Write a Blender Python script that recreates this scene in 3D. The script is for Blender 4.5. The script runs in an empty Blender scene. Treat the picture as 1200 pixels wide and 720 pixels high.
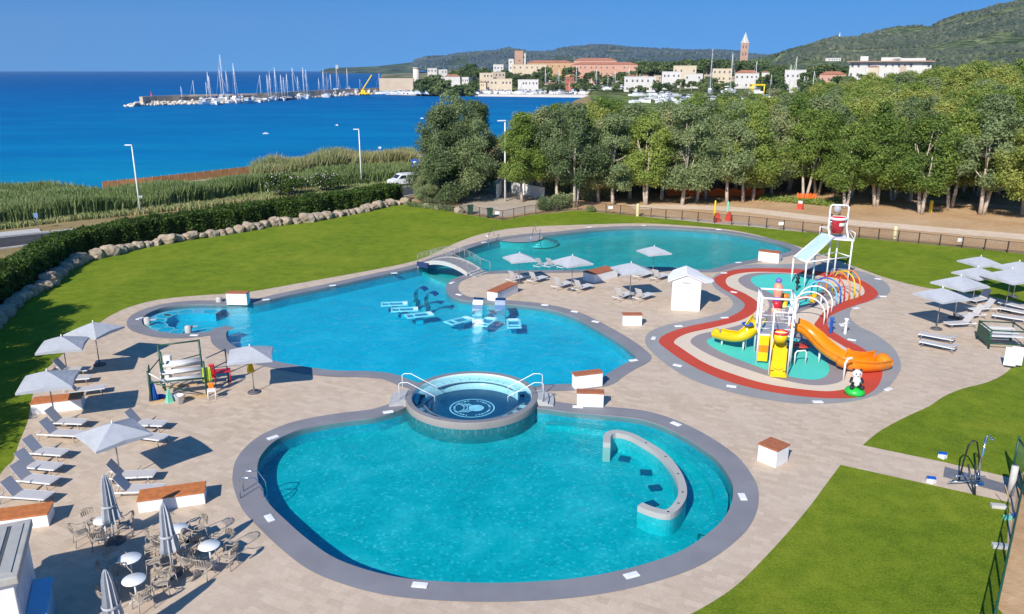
import bpy, bmesh, math, random
import numpy as np
from mathutils import Vector, Matrix
from mathutils.geometry import tessellate_polygon
R = math.radians
rnd = random.Random(7)
scene = bpy.context.scene
col = scene.collection
PITCH = R(16.6); H = 16.5; F = 933.0
SHD = Vector((0.445, 0.895))           # ground direction in which shadows fall
SUN_EL = R(35.6)
SEA = -4.0

# ---------- survey helpers: photograph pixel (1200x720) -> point on a level plane ----------
def ray(px, py):
    x = (px-600)/F; y = (360-py)/F
    return Vector((x, math.cos(PITCH)+y*math.sin(PITCH), -math.sin(PITCH)+y*math.cos(PITCH)))
def G(px, py, z=0.0):
    d = ray(px, py); t = (z-H)/d.z
    return Vector((d.x*t, d.y*t, z))
def GP(l, z=0.0): return [G(p[0], p[1], z).xy for p in l]
def zat(px, py, D):                       # height of the sight line at horizontal distance D
    d = ray(px, py); return H + d.z*D/math.hypot(d.x, d.y)
def xyat(px, D, py=82):
    d = ray(px, py); k = D/math.hypot(d.x, d.y); return Vector((d.x*k, d.y*k))

# ---------- materials ----------
MATS = {}
def nmat(name):
    m = bpy.data.materials.new(name); m.use_nodes = True
    nt = m.node_tree; nt.nodes.clear()
    out = nt.nodes.new('ShaderNodeOutputMaterial')
    MATS[name] = m
    return m, nt, out
def N(nt, typ, **kw):
    n = nt.nodes.new(typ)
    for k, v in kw.items():
        if k.startswith('i_'):
            n.inputs[k[2:].replace('_', ' ')].default_value = v
        else: setattr(n, k, v)
    return n
def L(nt, a, b): nt.links.new(a, b)
def c4(c): return (c[0], c[1], c[2], 1)
def ramp(nt, fac, stops):
    r = N(nt, 'ShaderNodeValToRGB'); e = r.color_ramp.elements
    while len(e) < len(stops): e.new(0.5)
    for i, (p, c) in enumerate(stops):
        e[i].position = p; e[i].color = c4(c)
    L(nt, fac, r.inputs[0]); return r.outputs[0]
def noise(nt, vec, scale, detail=4, rough=.6, dist=0):
    n = N(nt, 'ShaderNodeTexNoise'); n.inputs['Scale'].default_value = scale
    n.inputs['Detail'].default_value = detail; n.inputs['Roughness'].default_value = rough
    n.inputs['Distortion'].default_value = dist
    if vec is not None: L(nt, vec, n.inputs['Vector'])
    return n.outputs['Fac']
def mixc(nt, f, a, b, mode='MIX'):
    m = N(nt, 'ShaderNodeMix', data_type='RGBA', blend_type=mode)
    for s, v in ((m.inputs[0], f), (m.inputs[6], a), (m.inputs[7], b)):
        if isinstance(v, (int, float)): s.default_value = v
        elif isinstance(v, tuple): s.default_value = c4(v)
        else: L(nt, v, s)
    return m.outputs[2]
def pos(nt, scale=(1, 1, 1), rot=0):
    g = N(nt, 'ShaderNodeNewGeometry'); mp = N(nt, 'ShaderNodeMapping')
    mp.inputs['Scale'].default_value = scale; mp.inputs['Rotation'].default_value = (0, 0, rot)
    L(nt, g.outputs['Position'], mp.inputs[0]); return mp.outputs[0]
def objc(nt):
    return N(nt, 'ShaderNodeTexCoord').outputs['Object']
def principled(nt, out, colour, rough=.6, metal=0, spec=.5, bumpf=None, bstr=.2, bdist=.02, **kw):
    p = N(nt, 'ShaderNodeBsdfPrincipled')
    if isinstance(colour, tuple): p.inputs['Base Color'].default_value = c4(colour)
    else: L(nt, colour, p.inputs['Base Color'])
    p.inputs['Roughness'].default_value = rough; p.inputs['Metallic'].default_value = metal
    p.inputs['Specular IOR Level'].default_value = spec
    for k, v in kw.items(): p.inputs[k].default_value = v
    if bumpf is not None:
        b = N(nt, 'ShaderNodeBump'); b.inputs['Strength'].default_value = bstr; b.inputs['Distance'].default_value = bdist
        L(nt, bumpf, b.inputs['Height']); L(nt, b.outputs[0], p.inputs['Normal'])
    L(nt, p.outputs[0], out.inputs[0]); return p
def simple(name, c, rough=.6, metal=0, var=.12, scale=3, spec=.5, bump=0, **kw):
    """a plain coloured material with gentle wear variation"""
    m, nt, out = nmat(name)
    v = objc(nt)
    f = noise(nt, v, scale, 5)
    a = tuple(max(0, x*(1-var)) for x in c); b = tuple(min(1, x*(1+var)) for x in c)
    cc = ramp(nt, f, [(.3, a), (.7, b)])
    principled(nt, out, cc, rough, metal, spec, bumpf=(noise(nt, v, scale*8, 4) if bump else None), bstr=bump, **kw)
    return m
white = simple('white_painted_steel', (.80, .80, .79), .4, var=.04)
plaster = simple('white_plaster', (.80, .79, .77), .8, var=.06, bump=.15)
offwhite = simple('off_white_fabric', (.70, .69, .67), .85, var=.05)
terracotta = simple('terracotta_top', (.40, .13, .055), .7, var=.25, scale=6, bump=.2)
woodtop = simple('orange_stained_wood', (.52, .17, .045), .6, var=.22, scale=5, bump=.2)
steel = simple('brushed_steel', (.62, .64, .66), .22, 1, var=.06)
chrome = simple('polished_tube', (.75, .76, .78), .12, 1, var=.02)
alu = simple('taupe_aluminium', (.36, .34, .32), .45, .3, var=.08)
sling = simple('light_sling_fabric', (.50, .48, .48), .85, var=.05)
slingb = simple('pale_grey_sling_fabric', (.58, .575, .58), .85, var=.05)  # even pale grey fabric of the peninsula loungers
rattan = simple('beige_resin', (.42, .35, .27), .6, var=.12)
tabletop = simple('white_laminate', (.82, .82, .80), .3, var=.02)
darkgrey = simple('dark_grey_base', (.10, .10, .105), .6)
black = simple('black_paint', (.015, .015, .017), .45)
greenp = simple('dark_green_paint', (.012, .075, .045), .45, var=.2)
red = simple('red_plastic', (.55, .02, .03), .35, var=.08)
redm = simple('red_barrier', (.60, .06, .03), .5, var=.2)
yellow = simple('yellow_plastic', (.82, .56, .01), .3, var=.06)
orange = simple('orange_plastic', (.86, .25, .01), .25, var=.06)
blue = simple('blue_plastic', (.01, .10, .45), .35, var=.1)
lblue = simple('light_blue_panel', (.22, .50, .74), .4, var=.05)
mint = simple('mint_plastic', (.18, .62, .42), .5, var=.1)
lime = simple('lime_plastic', (.02, .50, .06), .35, var=.08)
purple = simple('purple_plastic', (.22, .13, .5), .4)
pink = simple('salmon_plastic', (.75, .30, .2), .4)
wood = simple('weathered_wood', (.36, .22, .12), .8, var=.3, scale=8, bump=.3)
woodl = simple('pale_timber', (.50, .33, .16), .8, var=.2, scale=8)
rust = simple('brown_fence_paint', (.055, .035, .028), .7, var=.3)
concrete = simple('pale_concrete', (.50, .48, .45), .85, var=.12, bump=.2)
stepst = simple('pale_stone_step', (.42, .42, .42), .7, var=.1)
glassw = simple('frosted_panel', (.55, .72, .68), .2, var=.05)
rubber = simple('tyre_rubber', (.02, .02, .02), .8)
vanw = simple('white_car_paint', (.78, .79, .80), .2, var=.02)
wglass = simple('dark_window_glass', (.03, .04, .05), .08, var=.1)
roofmetal = simple('grey_roof_panel', (.40, .39, .36), .6, var=.08)
bark = simple('pale_bark', (.48, .40, .32), .9, var=.35, scale=4, bump=.4)
furpatch = simple('black_fur_paint', (.02, .02, .02), .35)
stone_light = simple('breakwater_stone', (.50, .45, .38), .9, var=.25, scale=.6)

def glass_mat():
    m, nt, out = nmat('clear_glass')
    t = N(nt, 'ShaderNodeBsdfTransparent'); t.inputs[0].default_value = (.78, .92, .88, 1)
    g = N(nt, 'ShaderNodeBsdfGlossy'); g.inputs['Roughness'].default_value = .05
    fr = N(nt, 'ShaderNodeFresnel'); fr.inputs[0].default_value = 1.5
    mx = N(nt, 'ShaderNodeMixShader'); L(nt, fr.outputs[0], mx.inputs[0]); L(nt, t.outputs[0], mx.inputs[1]); L(nt, g.outputs[0], mx.inputs[2])
    L(nt, mx.outputs[0], out.inputs[0]); return m
clearglass = glass_mat()
def net_mat(name, c, cell, w):
    """woven net: open cells between real strands"""
    m, nt, out = nmat(name)
    v = objc(nt); s = N(nt, 'ShaderNodeSeparateXYZ'); L(nt, v, s.inputs[0])
    vals = []
    for ax in (0, 2):
        a = N(nt, 'ShaderNodeMath', operation='MULTIPLY'); L(nt, s.outputs[ax], a.inputs[0]); a.inputs[1].default_value = 1/cell
        b = N(nt, 'ShaderNodeMath', operation='FRACT'); L(nt, a.outputs[0], b.inputs[0])
        d = N(nt, 'ShaderNodeMath', operation='LESS_THAN'); L(nt, b.outputs[0], d.inputs[0]); d.inputs[1].default_value = w
        vals.append(d.outputs[0])
    mx_ = N(nt, 'ShaderNodeMath', operation='MAXIMUM'); L(nt, vals[0], mx_.inputs[0]); L(nt, vals[1], mx_.inputs[1])
    t = N(nt, 'ShaderNodeBsdfTransparent'); d = N(nt, 'ShaderNodeBsdfDiffuse'); d.inputs[0].default_value = c4(c)
    mm = N(nt, 'ShaderNodeMixShader'); L(nt, mx_.outputs[0], mm.inputs[0]); L(nt, t.outputs[0], mm.inputs[1]); L(nt, d.outputs[0], mm.inputs[2])
    L(nt, mm.outputs[0], out.inputs[0]); return m
greennet = net_mat('green_wire_net', (.01, .06, .035), .10, .16)
brownnet = net_mat('brown_wire_net', (.06, .045, .04), .12, .10)
orangenet = net_mat('orange_barrier_net', (.85, .17, .03), .10, .6)
whitenet = net_mat('white_rope_net', (.8, .8, .8), .12, .25)

def canopy_mat():
    m, nt, out = nmat('grey_canopy_fabric')
    v = objc(nt); f = noise(nt, v, 2.5, 4)
    c = ramp(nt, f, [(.3, (.45, .47, .50)), (.7, (.52, .54, .57))])
    d = N(nt, 'ShaderNodeBsdfDiffuse'); t = N(nt, 'ShaderNodeBsdfTranslucent')
    L(nt, c, d.inputs[0]); L(nt, c, t.inputs[0])
    mx = N(nt, 'ShaderNodeMixShader'); mx.inputs[0].default_value = .12
    L(nt, d.outputs[0], mx.inputs[1]); L(nt, t.outputs[0], mx.inputs[2]); L(nt, mx.outputs[0], out.inputs[0])
    return m
canopy = canopy_mat()

def leaf_mat(name, stops, hue=.03, trans=.25, clump=.35, rough=.55, vary=.4):
    m, nt, out = nmat(name)
    g = N(nt, 'ShaderNodeNewGeometry'); oi = N(nt, 'ShaderNodeObjectInfo')
    n1 = noise(nt, g.outputs['Position'], clump, 3)
    a = N(nt, 'ShaderNodeMath', operation='MULTIPLY_ADD'); L(nt, g.outputs['Random Per Island'], a.inputs[0]); a.inputs[1].default_value = .45
    L(nt, n1, a.inputs[2])
    b = N(nt, 'ShaderNodeMath', operation='MULTIPLY_ADD'); L(nt, oi.outputs['Random'], b.inputs[0]); b.inputs[1].default_value = vary; L(nt, a.outputs[0], b.inputs[2])
    s = N(nt, 'ShaderNodeMath', operation='SUBTRACT'); L(nt, b.outputs[0], s.inputs[0]); s.inputs[1].default_value = .22+vary*.5
    cc = ramp(nt, s.outputs[0], stops)
    p = N(nt, 'ShaderNodeBsdfPrincipled'); L(nt, cc, p.inputs['Base Color']); p.inputs['Roughness'].default_value = rough
    p.inputs['Specular IOR Level'].default_value = .25
    t = N(nt, 'ShaderNodeBsdfTranslucent'); L(nt, cc, t.inputs[0])
    mx = N(nt, 'ShaderNodeMixShader'); mx.inputs[0].default_value = trans
    L(nt, p.outputs[0], mx.inputs[1]); L(nt, t.outputs[0], mx.inputs[2]); L(nt, mx.outputs[0], out.inputs[0]); return m
leafA = leaf_mat('eucalyptus_leaves', [(.1, (.13, .18, .075)), (.4, (.27, .345, .15)), (.7, (.37, .43, .20)), (1, (.47, .46, .22))], trans=.48, vary=.7)
leafG = leaf_mat('grove_leaves', [(.1, (.14, .22, .045)), (.4, (.29, .385, .080)), (.7, (.39, .46, .11)), (1, (.50, .49, .14))], trans=.48, vary=.75)
leafH = leaf_mat('hedge_leaves', [(.1, (.035, .075, .014)), (.5, (.10, .165, .026)), (.95, (.22, .27, .055))], clump=.6, trans=.3)
leafT = leaf_mat('pine_leaves', [(.1, (.06, .10, .035)), (.5, (.12, .18, .055)), (.95, (.20, .25, .09))], clump=.1, vary=.6)
reedM = leaf_mat('reed_blades', [(.05, (.15, .22, .075)), (.45, (.26, .33, .12)), (.7, (.38, .36, .17)), (.98, (.55, .44, .24))], clump=.12, trans=.3)
flowerM = simple('white_pink_blossom', (.75, .66, .68), .7)

# ---------- surface materials ----------
def lawn_mat():
    m, nt, out = nmat('lawn_turf')
    p = pos(nt); a = noise(nt, p, .16, 8, .72); b = noise(nt, p, .9, 7, .8); c = noise(nt, p, 12, 4, .8)
    cc = ramp(nt, a, [(.38, (.095, .185, .010)), (.5, (.165, .255, .014)), (.60, (.290, .330, .030))])
    cc = mixc(nt, .55, cc, ramp(nt, b, [(.40, (.075, .140, .006)), (.60, (.255, .310, .022))]), 'MIX')
    cc = mixc(nt, .35, cc, ramp(nt, c, [(.42, (.055, .10, .004)), (.58, (.29, .34, .03))]), 'MIX')
    principled(nt, out, cc, .9, spec=.1, bumpf=noise(nt, p, 30, 4, .8), bstr=.8, bdist=.05); return m
def dirt_mat(name='bare_earth', lo=(.42, .24, .11), mid=(.56, .35, .18), hi=(.66, .48, .30), sc=.12):
    m, nt, out = nmat(name)
    p = pos(nt); a = noise(nt, p, sc, 6, .6); b = noise(nt, p, 1.5, 6, .75)
    cc = ramp(nt, a, [(.3, lo), (.5, mid), (.7, hi)])
    cc = mixc(nt, .4, cc, ramp(nt, b, [(.25, tuple(x*.55 for x in lo)), (.75, hi)]))
    principled(nt, out, cc, .95, spec=.1, bumpf=b, bstr=.6, bdist=.1); return m
def paving_mat():
    m, nt, out = nmat('stone_paving')
    p = pos(nt, (1, 1, 1), R(28))
    wob = noise(nt, p, .12, 2)
    def brick(sc, w, h, off):
        br = N(nt, 'ShaderNodeTexBrick'); L(nt, p, br.inputs[0]); br.offset = off; br.squash = .7; br.squash_frequency = 3
        br.inputs['Color1'].default_value = (.43, .345, .265, 1); br.inputs['Color2'].default_value = (.64, .535, .425, 1)
        br.inputs['Mortar'].default_value = (.42, .345, .275, 1)
        br.inputs['Scale'].default_value = sc; br.inputs['Mortar Size'].default_value = .008; br.inputs['Mortar Smooth'].default_value = .6
        br.inputs['Brick Width'].default_value = w; br.inputs['Row Height'].default_value = h; br.inputs['Bias'].default_value = 0
        return br.outputs[0]
    cc = mixc(nt, .22, brick(1, .60, .30, .37), (.57, .47, .365))
    blot = noise(nt, p, 2.6, 5, .75, .4)
    cc = mixc(nt, .32, cc, ramp(nt, blot, [(.3, (.44, .35, .27)), (.5, (.56, .465, .37)), (.7, (.68, .59, .49))]))
    st = noise(nt, p, .22, 7, .7)
    cc = mixc(nt, ramp(nt, st, [(.38, (0, 0, 0)), (.75, (.55, .55, .55))]), cc, (.60, .53, .46))
    fine = noise(nt, p, 9, 6, .8)
    cc = mixc(nt, .4, cc, ramp(nt, fine, [(.3, (.62, .58, .54)), (.7, (1, 1, 1))]), 'MULTIPLY')
    cc = mixc(nt, 1, cc, (1.07, 1.02, .965), 'MULTIPLY')
    principled(nt, out, cc, .8, spec=.15, bumpf=fine, bstr=.25, bdist=.01); return m
def border_mat(name, lo, hi):
    m, nt, out = nmat(name)
    p = pos(nt); a = noise(nt, p, 60, 2, .9); b = noise(nt, p, .5, 5)
    cc = ramp(nt, a, [(.3, lo), (.7, hi)])
    cc = mixc(nt, .35, cc, ramp(nt, b, [(.3, lo), (.7, hi)]))
    principled(nt, out, cc, .7, spec=.3); return m
def rubber_mat(name, c):
    m, nt, out = nmat(name)
    p = pos(nt); a = noise(nt, p, 40, 3, .9); b = noise(nt, p, .7, 5)
    cc = ramp(nt, a, [(.3, tuple(x*.8 for x in c)), (.7, tuple(min(1, x*1.12) for x in c))])
    cc = mixc(nt, .3, cc, ramp(nt, b, [(.3, tuple(x*.8 for x in c)), (.7, c)]))
    principled(nt, out, cc, .75, spec=.2); return m
def mosaic_mat(name, lo, mid, hi, cell=9, patch=.35):
    """pool floor of small glass tiles in mixed tones"""
    m, nt, out = nmat(name)
    p = pos(nt)
    v = N(nt, 'ShaderNodeTexVoronoi'); v.inputs['Scale'].default_value = cell; v.inputs['Randomness'].default_value = .35; L(nt, p, v.inputs[0])
    s = N(nt, 'ShaderNodeSeparateColor'); L(nt, v.outputs['Color'], s.inputs[0])
    cc = ramp(nt, s.outputs[0], [(.0, lo), (.45, mid), (.86, mid), (1, hi)])
    b = noise(nt, p, patch, 6, .65, .6)
    cc = mixc(nt, .5, cc, ramp(nt, b, [(.3, lo), (.5, mid), (.75, hi)]))
    principled(nt, out, cc, .35, spec=.4); return m
def water_mat(name, tint, amp=.35, scale=1.6, ior=1.33):
    m, nt, out = nmat(name)
    p = pos(nt)
    a = noise(nt, p, scale, 4, .6, .8); b = noise(nt, p, scale*5, 3, .6)
    ad = N(nt, 'ShaderNodeMath', operation='MULTIPLY_ADD'); L(nt, b, ad.inputs[0]); ad.inputs[1].default_value = .25; L(nt, a, ad.inputs[2])
    bp = N(nt, 'ShaderNodeBump'); bp.inputs['Strength'].default_value = amp; bp.inputs['Distance'].default_value = .12; L(nt, ad.outputs[0], bp.inputs['Height'])
    t = N(nt, 'ShaderNodeBsdfTransparent'); t.inputs[0].default_value = c4(tint)
    g = N(nt, 'ShaderNodeBsdfGlossy'); g.inputs['Roughness'].default_value = .04; L(nt, bp.outputs[0], g.inputs['Normal'])
    # reflection grows towards grazing angles the same from above and below the surface
    fr = N(nt, 'ShaderNodeLayerWeight'); fr.inputs[0].default_value = .5; L(nt, bp.outputs[0], fr.inputs['Normal'])
    pw = N(nt, 'ShaderNodeMath', operation='POWER'); L(nt, fr.outputs['Facing'], pw.inputs[0]); pw.inputs[1].default_value = 5
    ma = N(nt, 'ShaderNodeMath', operation='MULTIPLY_ADD'); L(nt, pw.outputs[0], ma.inputs[0]); ma.inputs[1].default_value = .95; ma.inputs[2].default_value = .02
    mx = N(nt, 'ShaderNodeMixShader'); L(nt, ma.outputs[0], mx.inputs[0]); L(nt, t.outputs[0], mx.inputs[1]); L(nt, g.outputs[0], mx.inputs[2])
    L(nt, mx.outputs[0], out.inputs[0]); return m
def sea_mat():
    m, nt, out = nmat('sea_water')
    g = N(nt, 'ShaderNodeNewGeometry'); s = N(nt, 'ShaderNodeSeparateXYZ'); L(nt, g.outputs['Position'], s.inputs[0])
    # shallow bay: distance seaward along a line square to the coast
    l1 = N(nt, 'ShaderNodeVectorMath', operation='DOT_PRODUCT'); L(nt, g.outputs['Position'], l1.inputs[0]); l1.inputs[1].default_value = (-.50, .72, 0)
    mp = N(nt, 'ShaderNodeMapping'); L(nt, g.outputs['Position'], mp.inputs[0]); mp.inputs['Scale'].default_value = (.004, .014, 1)
    n = noise(nt, mp.outputs[0], 1, 5, .55, .8)
    a = N(nt, 'ShaderNodeMath', operation='MULTIPLY_ADD'); L(nt, n, a.inputs[0]); a.inputs[1].default_value = 420; L(nt, l1.outputs['Value'], a.inputs[2])
    d = N(nt, 'ShaderNodeMath', operation='DIVIDE'); L(nt, a.outputs[0], d.inputs[0]); d.inputs[1].default_value = 1500
    cc = ramp(nt, d.outputs[0], [(.20, (.006, .30, .42)), (.28, (.0, .18, .40)), (.46, (.0, .115, .34)), (.72, (.0, .085, .30)), (.95, (.0, .072, .27))])
    mp2 = N(nt, 'ShaderNodeMapping'); L(nt, g.outputs['Position'], mp2.inputs[0]); mp2.inputs['Scale'].default_value = (.35, 1, 1)
    w = noise(nt, mp2.outputs[0], .5, 5, .7)
    w2 = noise(nt, mp2.outputs[0], .05, 4, .6)
    cc = mixc(nt, .25, cc, ramp(nt, w2, [(.40, (.0, .07, .25)), (.6, (.002, .21, .42))]))
    cc = mixc(nt, .18, cc, ramp(nt, w, [(.35, (.002, .06, .22)), (.75, (.02, .24, .45))]))
    bp = N(nt, 'ShaderNodeBump'); bp.inputs['Strength'].default_value = .6; bp.inputs['Distance'].default_value = .5; L(nt, w, bp.inputs['Height'])
    df = N(nt, 'ShaderNodeBsdfDiffuse'); L(nt, cc, df.inputs[0])
    gl = N(nt, 'ShaderNodeBsdfGlossy'); gl.inputs['Roughness'].default_value = .25; L(nt, bp.outputs[0], gl.inputs['Normal'])
    fr = N(nt, 'ShaderNodeFresnel'); fr.inputs[0].default_value = 1.33; L(nt, bp.outputs[0], fr.inputs['Normal'])
    ml = N(nt, 'ShaderNodeMath', operation='MULTIPLY'); L(nt, fr.outputs[0], ml.inputs[0]); ml.inputs[1].default_value = .08
    mx = N(nt, 'ShaderNodeMixShader'); L(nt, ml.outputs[0], mx.inputs[0]); L(nt, df.outputs[0], mx.inputs[1]); L(nt, gl.outputs[0], mx.inputs[2])
    L(nt, mx.outputs[0], out.inputs[0]); return m
def hill_mat(name, dark, mid, light, bare, sc, barecut=.62):
    m, nt, out = nmat(name)
    p = pos(nt)
    v = N(nt, 'ShaderNodeTexVoronoi'); v.inputs['Scale'].default_value = sc; L(nt, p, v.inputs[0])
    sp = N(nt, 'ShaderNodeSeparateColor'); L(nt, v.outputs['Color'], sp.inputs[0])
    big = noise(nt, p, sc*.05, 6, .6, .4); mid2 = noise(nt, p, sc*.28, 5, .75)
    cc = ramp(nt, big, [(.40, mid), (.60, light)])
    cc = mixc(nt, .6, cc, ramp(nt, mid2, [(.42, dark), (.50, mid), (.58, light)]))
    cc = mixc(nt, .8, cc, ramp(nt, sp.outputs[0], [(0, (.25, .3, .3)), (.45, (.8, .85, .8)), (1, (1.5, 1.45, 1.4))]), 'MULTIPLY')
    b2 = noise(nt, p, sc*.03, 7, .7)
    cc = mixc(nt, ramp(nt, b2, [(barecut, (0, 0, 0)), (barecut+.06, (.75, .75, .75))]), cc, bare)
    h = N(nt, 'ShaderNodeMath', operation='MULTIPLY'); L(nt, v.outputs['Distance'], h.inputs[0]); h.inputs[1].default_value = -1
    principled(nt, out, cc, .95, spec=.05, bumpf=h.outputs[0], bstr=1, bdist=3); return m
lawnM = lawn_mat(); dirtM = dirt_mat(); pavM = paving_mat()
pathM = dirt_mat('packed_sand_track', (.66, .48, .33), (.74, .57, .41), (.80, .64, .48), .4)
dryM = dirt_mat('dry_grass_ground', (.20, .15, .06), (.30, .22, .10), (.38, .30, .15), .2)
sandM = dirt_mat('beach_sand', (.50, .40, .28), (.60, .50, .37), (.68, .58, .45), .3)
asphM = dirt_mat('asphalt', (.050, .050, .054), (.065, .065, .068), (.085, .085, .088), .5)
plazaM = dirt_mat('gravel_plaza', (.40, .31, .23), (.50, .41, .32), (.58, .50, .41), .3)
borderM = border_mat('lavender_grey_resin', (.15, .15, .165), (.30, .295, .315))
borderG = border_mat('grey_resin', (.24, .235, .235), (.36, .355, .35))
padR = rubber_mat('red_rubber', (.56, .075, .045)); padC = rubber_mat('cream_rubber', (.72, .60, .47))
padG = rubber_mat('grey_rubber', (.30, .27, .275)); padT = rubber_mat('turquoise_rubber', (.09, .62, .52))
floorA = mosaic_mat('aqua_mosaic', (.002, .27, .31), (.003, .40, .45), (.12, .62, .68))
floorB = mosaic_mat('azure_mosaic', (.003, .36, .52), (.004, .47, .65), (.08, .62, .78), 7)
floorC = mosaic_mat('teal_mosaic', (.004, .32, .34), (.010, .47, .48), (.14, .66, .64), 7)
wallP = mosaic_mat('pool_wall_tile', (.010, .24, .34), (.02, .36, .46), (.10, .5, .58), 9)
spaF = mosaic_mat('dark_blue_mosaic', (.001, .045, .12), (.002, .065, .15), (.01, .11, .2), 14)
spaBench = mosaic_mat('pale_aqua_mosaic', (.50, .66, .68), (.60, .75, .76), (.75, .85, .85), 14)
spaWall = border_mat('spa_stone', (.20, .185, .175), (.36, .33, .30))
waterA = water_mat('pool_water', (.62, .97, .975), .6, 1.3); waterS = water_mat('spa_water', (.72, .93, .97), .25, 3)
seaM = sea_mat()

# ---------- mesh builder ----------
class MB:
    def __init__(s): s.v = []; s.f = []; s.mi = []; s.m = []; s.cur = 0; s.sm = []; s.smooth = False
    def mat(s, m):
        if m not in s.m: s.m.append(m)
        s.cur = s.m.index(m); return s
    def add(s, vs, fs):
        o = len(s.v); s.v += [tuple(v) for v in vs]
        for f in fs: s.f.append(tuple(i+o for i in f)); s.mi.append(s.cur); s.sm.append(s.smooth)
        return s
    def box(s, c, d, rz=0, M=None):
        x, y, z = d[0]/2, d[1]/2, d[2]/2
        vs = [Vector((a*x, b*y, e*z)) for a in (-1, 1) for b in (-1, 1) for e in (-1, 1)]
        mt = Matrix.Translation(c) @ Matrix.Rotation(rz, 4, 'Z')
        if M is not None: mt = mt @ M
        return s.add([mt @ v for v in vs], [(0, 1, 3, 2), (4, 6, 7, 5), (0, 4, 5, 1), (2, 3, 7, 6), (0, 2, 6, 4), (1, 5, 7, 3)])
    def beam(s, a, b, w, h=None, up=(0, 0, 1)):
        a = Vector(a); b = Vector(b); h = h or w; d = (b-a).normalized(); u = Vector(up)
        if abs(d.dot(u)) > .98: u = Vector((0, 1, 0))
        sx = d.cross(u).normalized()*w/2; sy = sx.cross(d).normalized()*h/2
        vs = [p+q for p in (a, b) for q in (-sx-sy, sx-sy, sx+sy, -sx+sy)]
        return s.add(vs, [(3, 2, 1, 0), (4, 5, 6, 7), (0, 1, 5, 4), (1, 2, 6, 5), (2, 3, 7, 6), (3, 0, 4, 7)])
    def tube(s, pts, r, n=8, closed=False, caps=True):
        pts = [Vector(p) for p in pts]; k = len(pts); rr = r if isinstance(r, (list, tuple)) else [r]*k
        vs = []; prev = None
        for i, p in enumerate(pts):
            a = pts[(i-1) % k] if (i > 0 or closed) else p; b = pts[(i+1) % k] if (i < k-1 or closed) else p
            d = (b-a).normalized()
            if prev is None: u = Vector((0, 0, 1)) if abs(d.z) < .9 else Vector((1, 0, 0))
            else: u = prev
            x = (u - d*u.dot(d)).normalized(); prev = x; y = d.cross(x)
            for j in range(n):
                t = 2*math.pi*j/n; vs.append(p + (x*math.cos(t)+y*math.sin(t))*rr[i])
        fs = []
        for i in range(k if closed else k-1):
            for j in range(n):
                a = i*n+j; b = i*n+(j+1) % n; c = ((i+1) % k)*n+(j+1) % n; d = ((i+1) % k)*n+j
                fs.append((a, b, c, d))
        if caps and not closed: fs.append(tuple(range(n))[::-1]); fs.append(tuple((k-1)*n+j for j in range(n)))
        sm = s.smooth; s.smooth = True; s.add(vs, fs); s.smooth = sm; return s
    def cyl(s, a, b, r, r2=None, n=12): return s.tube([a, b], [r, r if r2 is None else r2], n)
    def lathe(s, prof, c=(0, 0, 0), n=32, a0=0, a1=2*math.pi, smooth=True):
        full = abs(a1-a0-2*math.pi) < 1e-6; m = n if full else n+1; vs = []
        for i in range(m):
            t = a0+(a1-a0)*i/n
            for r, z in prof: vs.append((c[0]+r*math.cos(t), c[1]+r*math.sin(t), c[2]+z))
        k = len(prof); fs = []
        for i in range(n):
            j = (i+1) % m
            for q in range(k-1): fs.append((i*k+q, j*k+q, j*k+q+1, i*k+q+1))
        sm = s.smooth; s.smooth = smooth; s.add(vs, fs); s.smooth = sm; return s
    def ball(s, c, r, n=14, sc=(1, 1, 1)):
        k = n//2; prof = [(math.sin(math.pi*i/k), -math.cos(math.pi*i/k)) for i in range(k+1)]; vs = []
        for i in range(n):
            t = 2*math.pi*i/n
            for q, z in prof: vs.append((c[0]+r*sc[0]*q*math.cos(t), c[1]+r*sc[1]*q*math.sin(t), c[2]+r*sc[2]*z))
        fs = [(i*(k+1)+q, ((i+1) % n)*(k+1)+q, ((i+1) % n)*(k+1)+q+1, i*(k+1)+q+1) for i in range(n) for q in range(k)]
        sm = s.smooth; s.smooth = True; s.add(vs, fs); s.smooth = sm; return s
    def prism(s, poly, z0, z1, holes=()):
        loops = [poly]+list(holes); flat = [p for l in loops for p in l]
        tri = tessellate_polygon([[Vector((p[0], p[1], 0)) for p in l] for l in loops]); n = len(flat)
        vs = [(p[0], p[1], z0) for p in flat]+[(p[0], p[1], z1) for p in flat]; fs = []
        for t in tri:
            a, b, c = [flat[i] for i in t]
            up = (b[0]-a[0])*(c[1]-a[1])-(b[1]-a[1])*(c[0]-a[0]) > 0
            t = tuple(t) if up else tuple(t)[::-1]
            fs.append(tuple(i+n for i in t)); fs.append(t[::-1])
        o = 0
        for l in loops:
            m = len(l)
            for i in range(m): a = o+i; b = o+(i+1) % m; fs.append((a, b, b+n, a+n))
            o += m
        return s.add(vs, fs)
    def sheet(s, poly, z, holes=()):
        loops = [poly]+list(holes); flat = [p for l in loops for p in l]
        tri = tessellate_polygon([[Vector((p[0], p[1], 0)) for p in l] for l in loops]); fs = []
        for t in tri:
            a, b, c = [flat[i] for i in t]
            up = (b[0]-a[0])*(c[1]-a[1])-(b[1]-a[1])*(c[0]-a[0]) > 0
            fs.append(tuple(t) if up else tuple(t)[::-1])
        return s.add([(p[0], p[1], z) for p in flat], fs)
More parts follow.
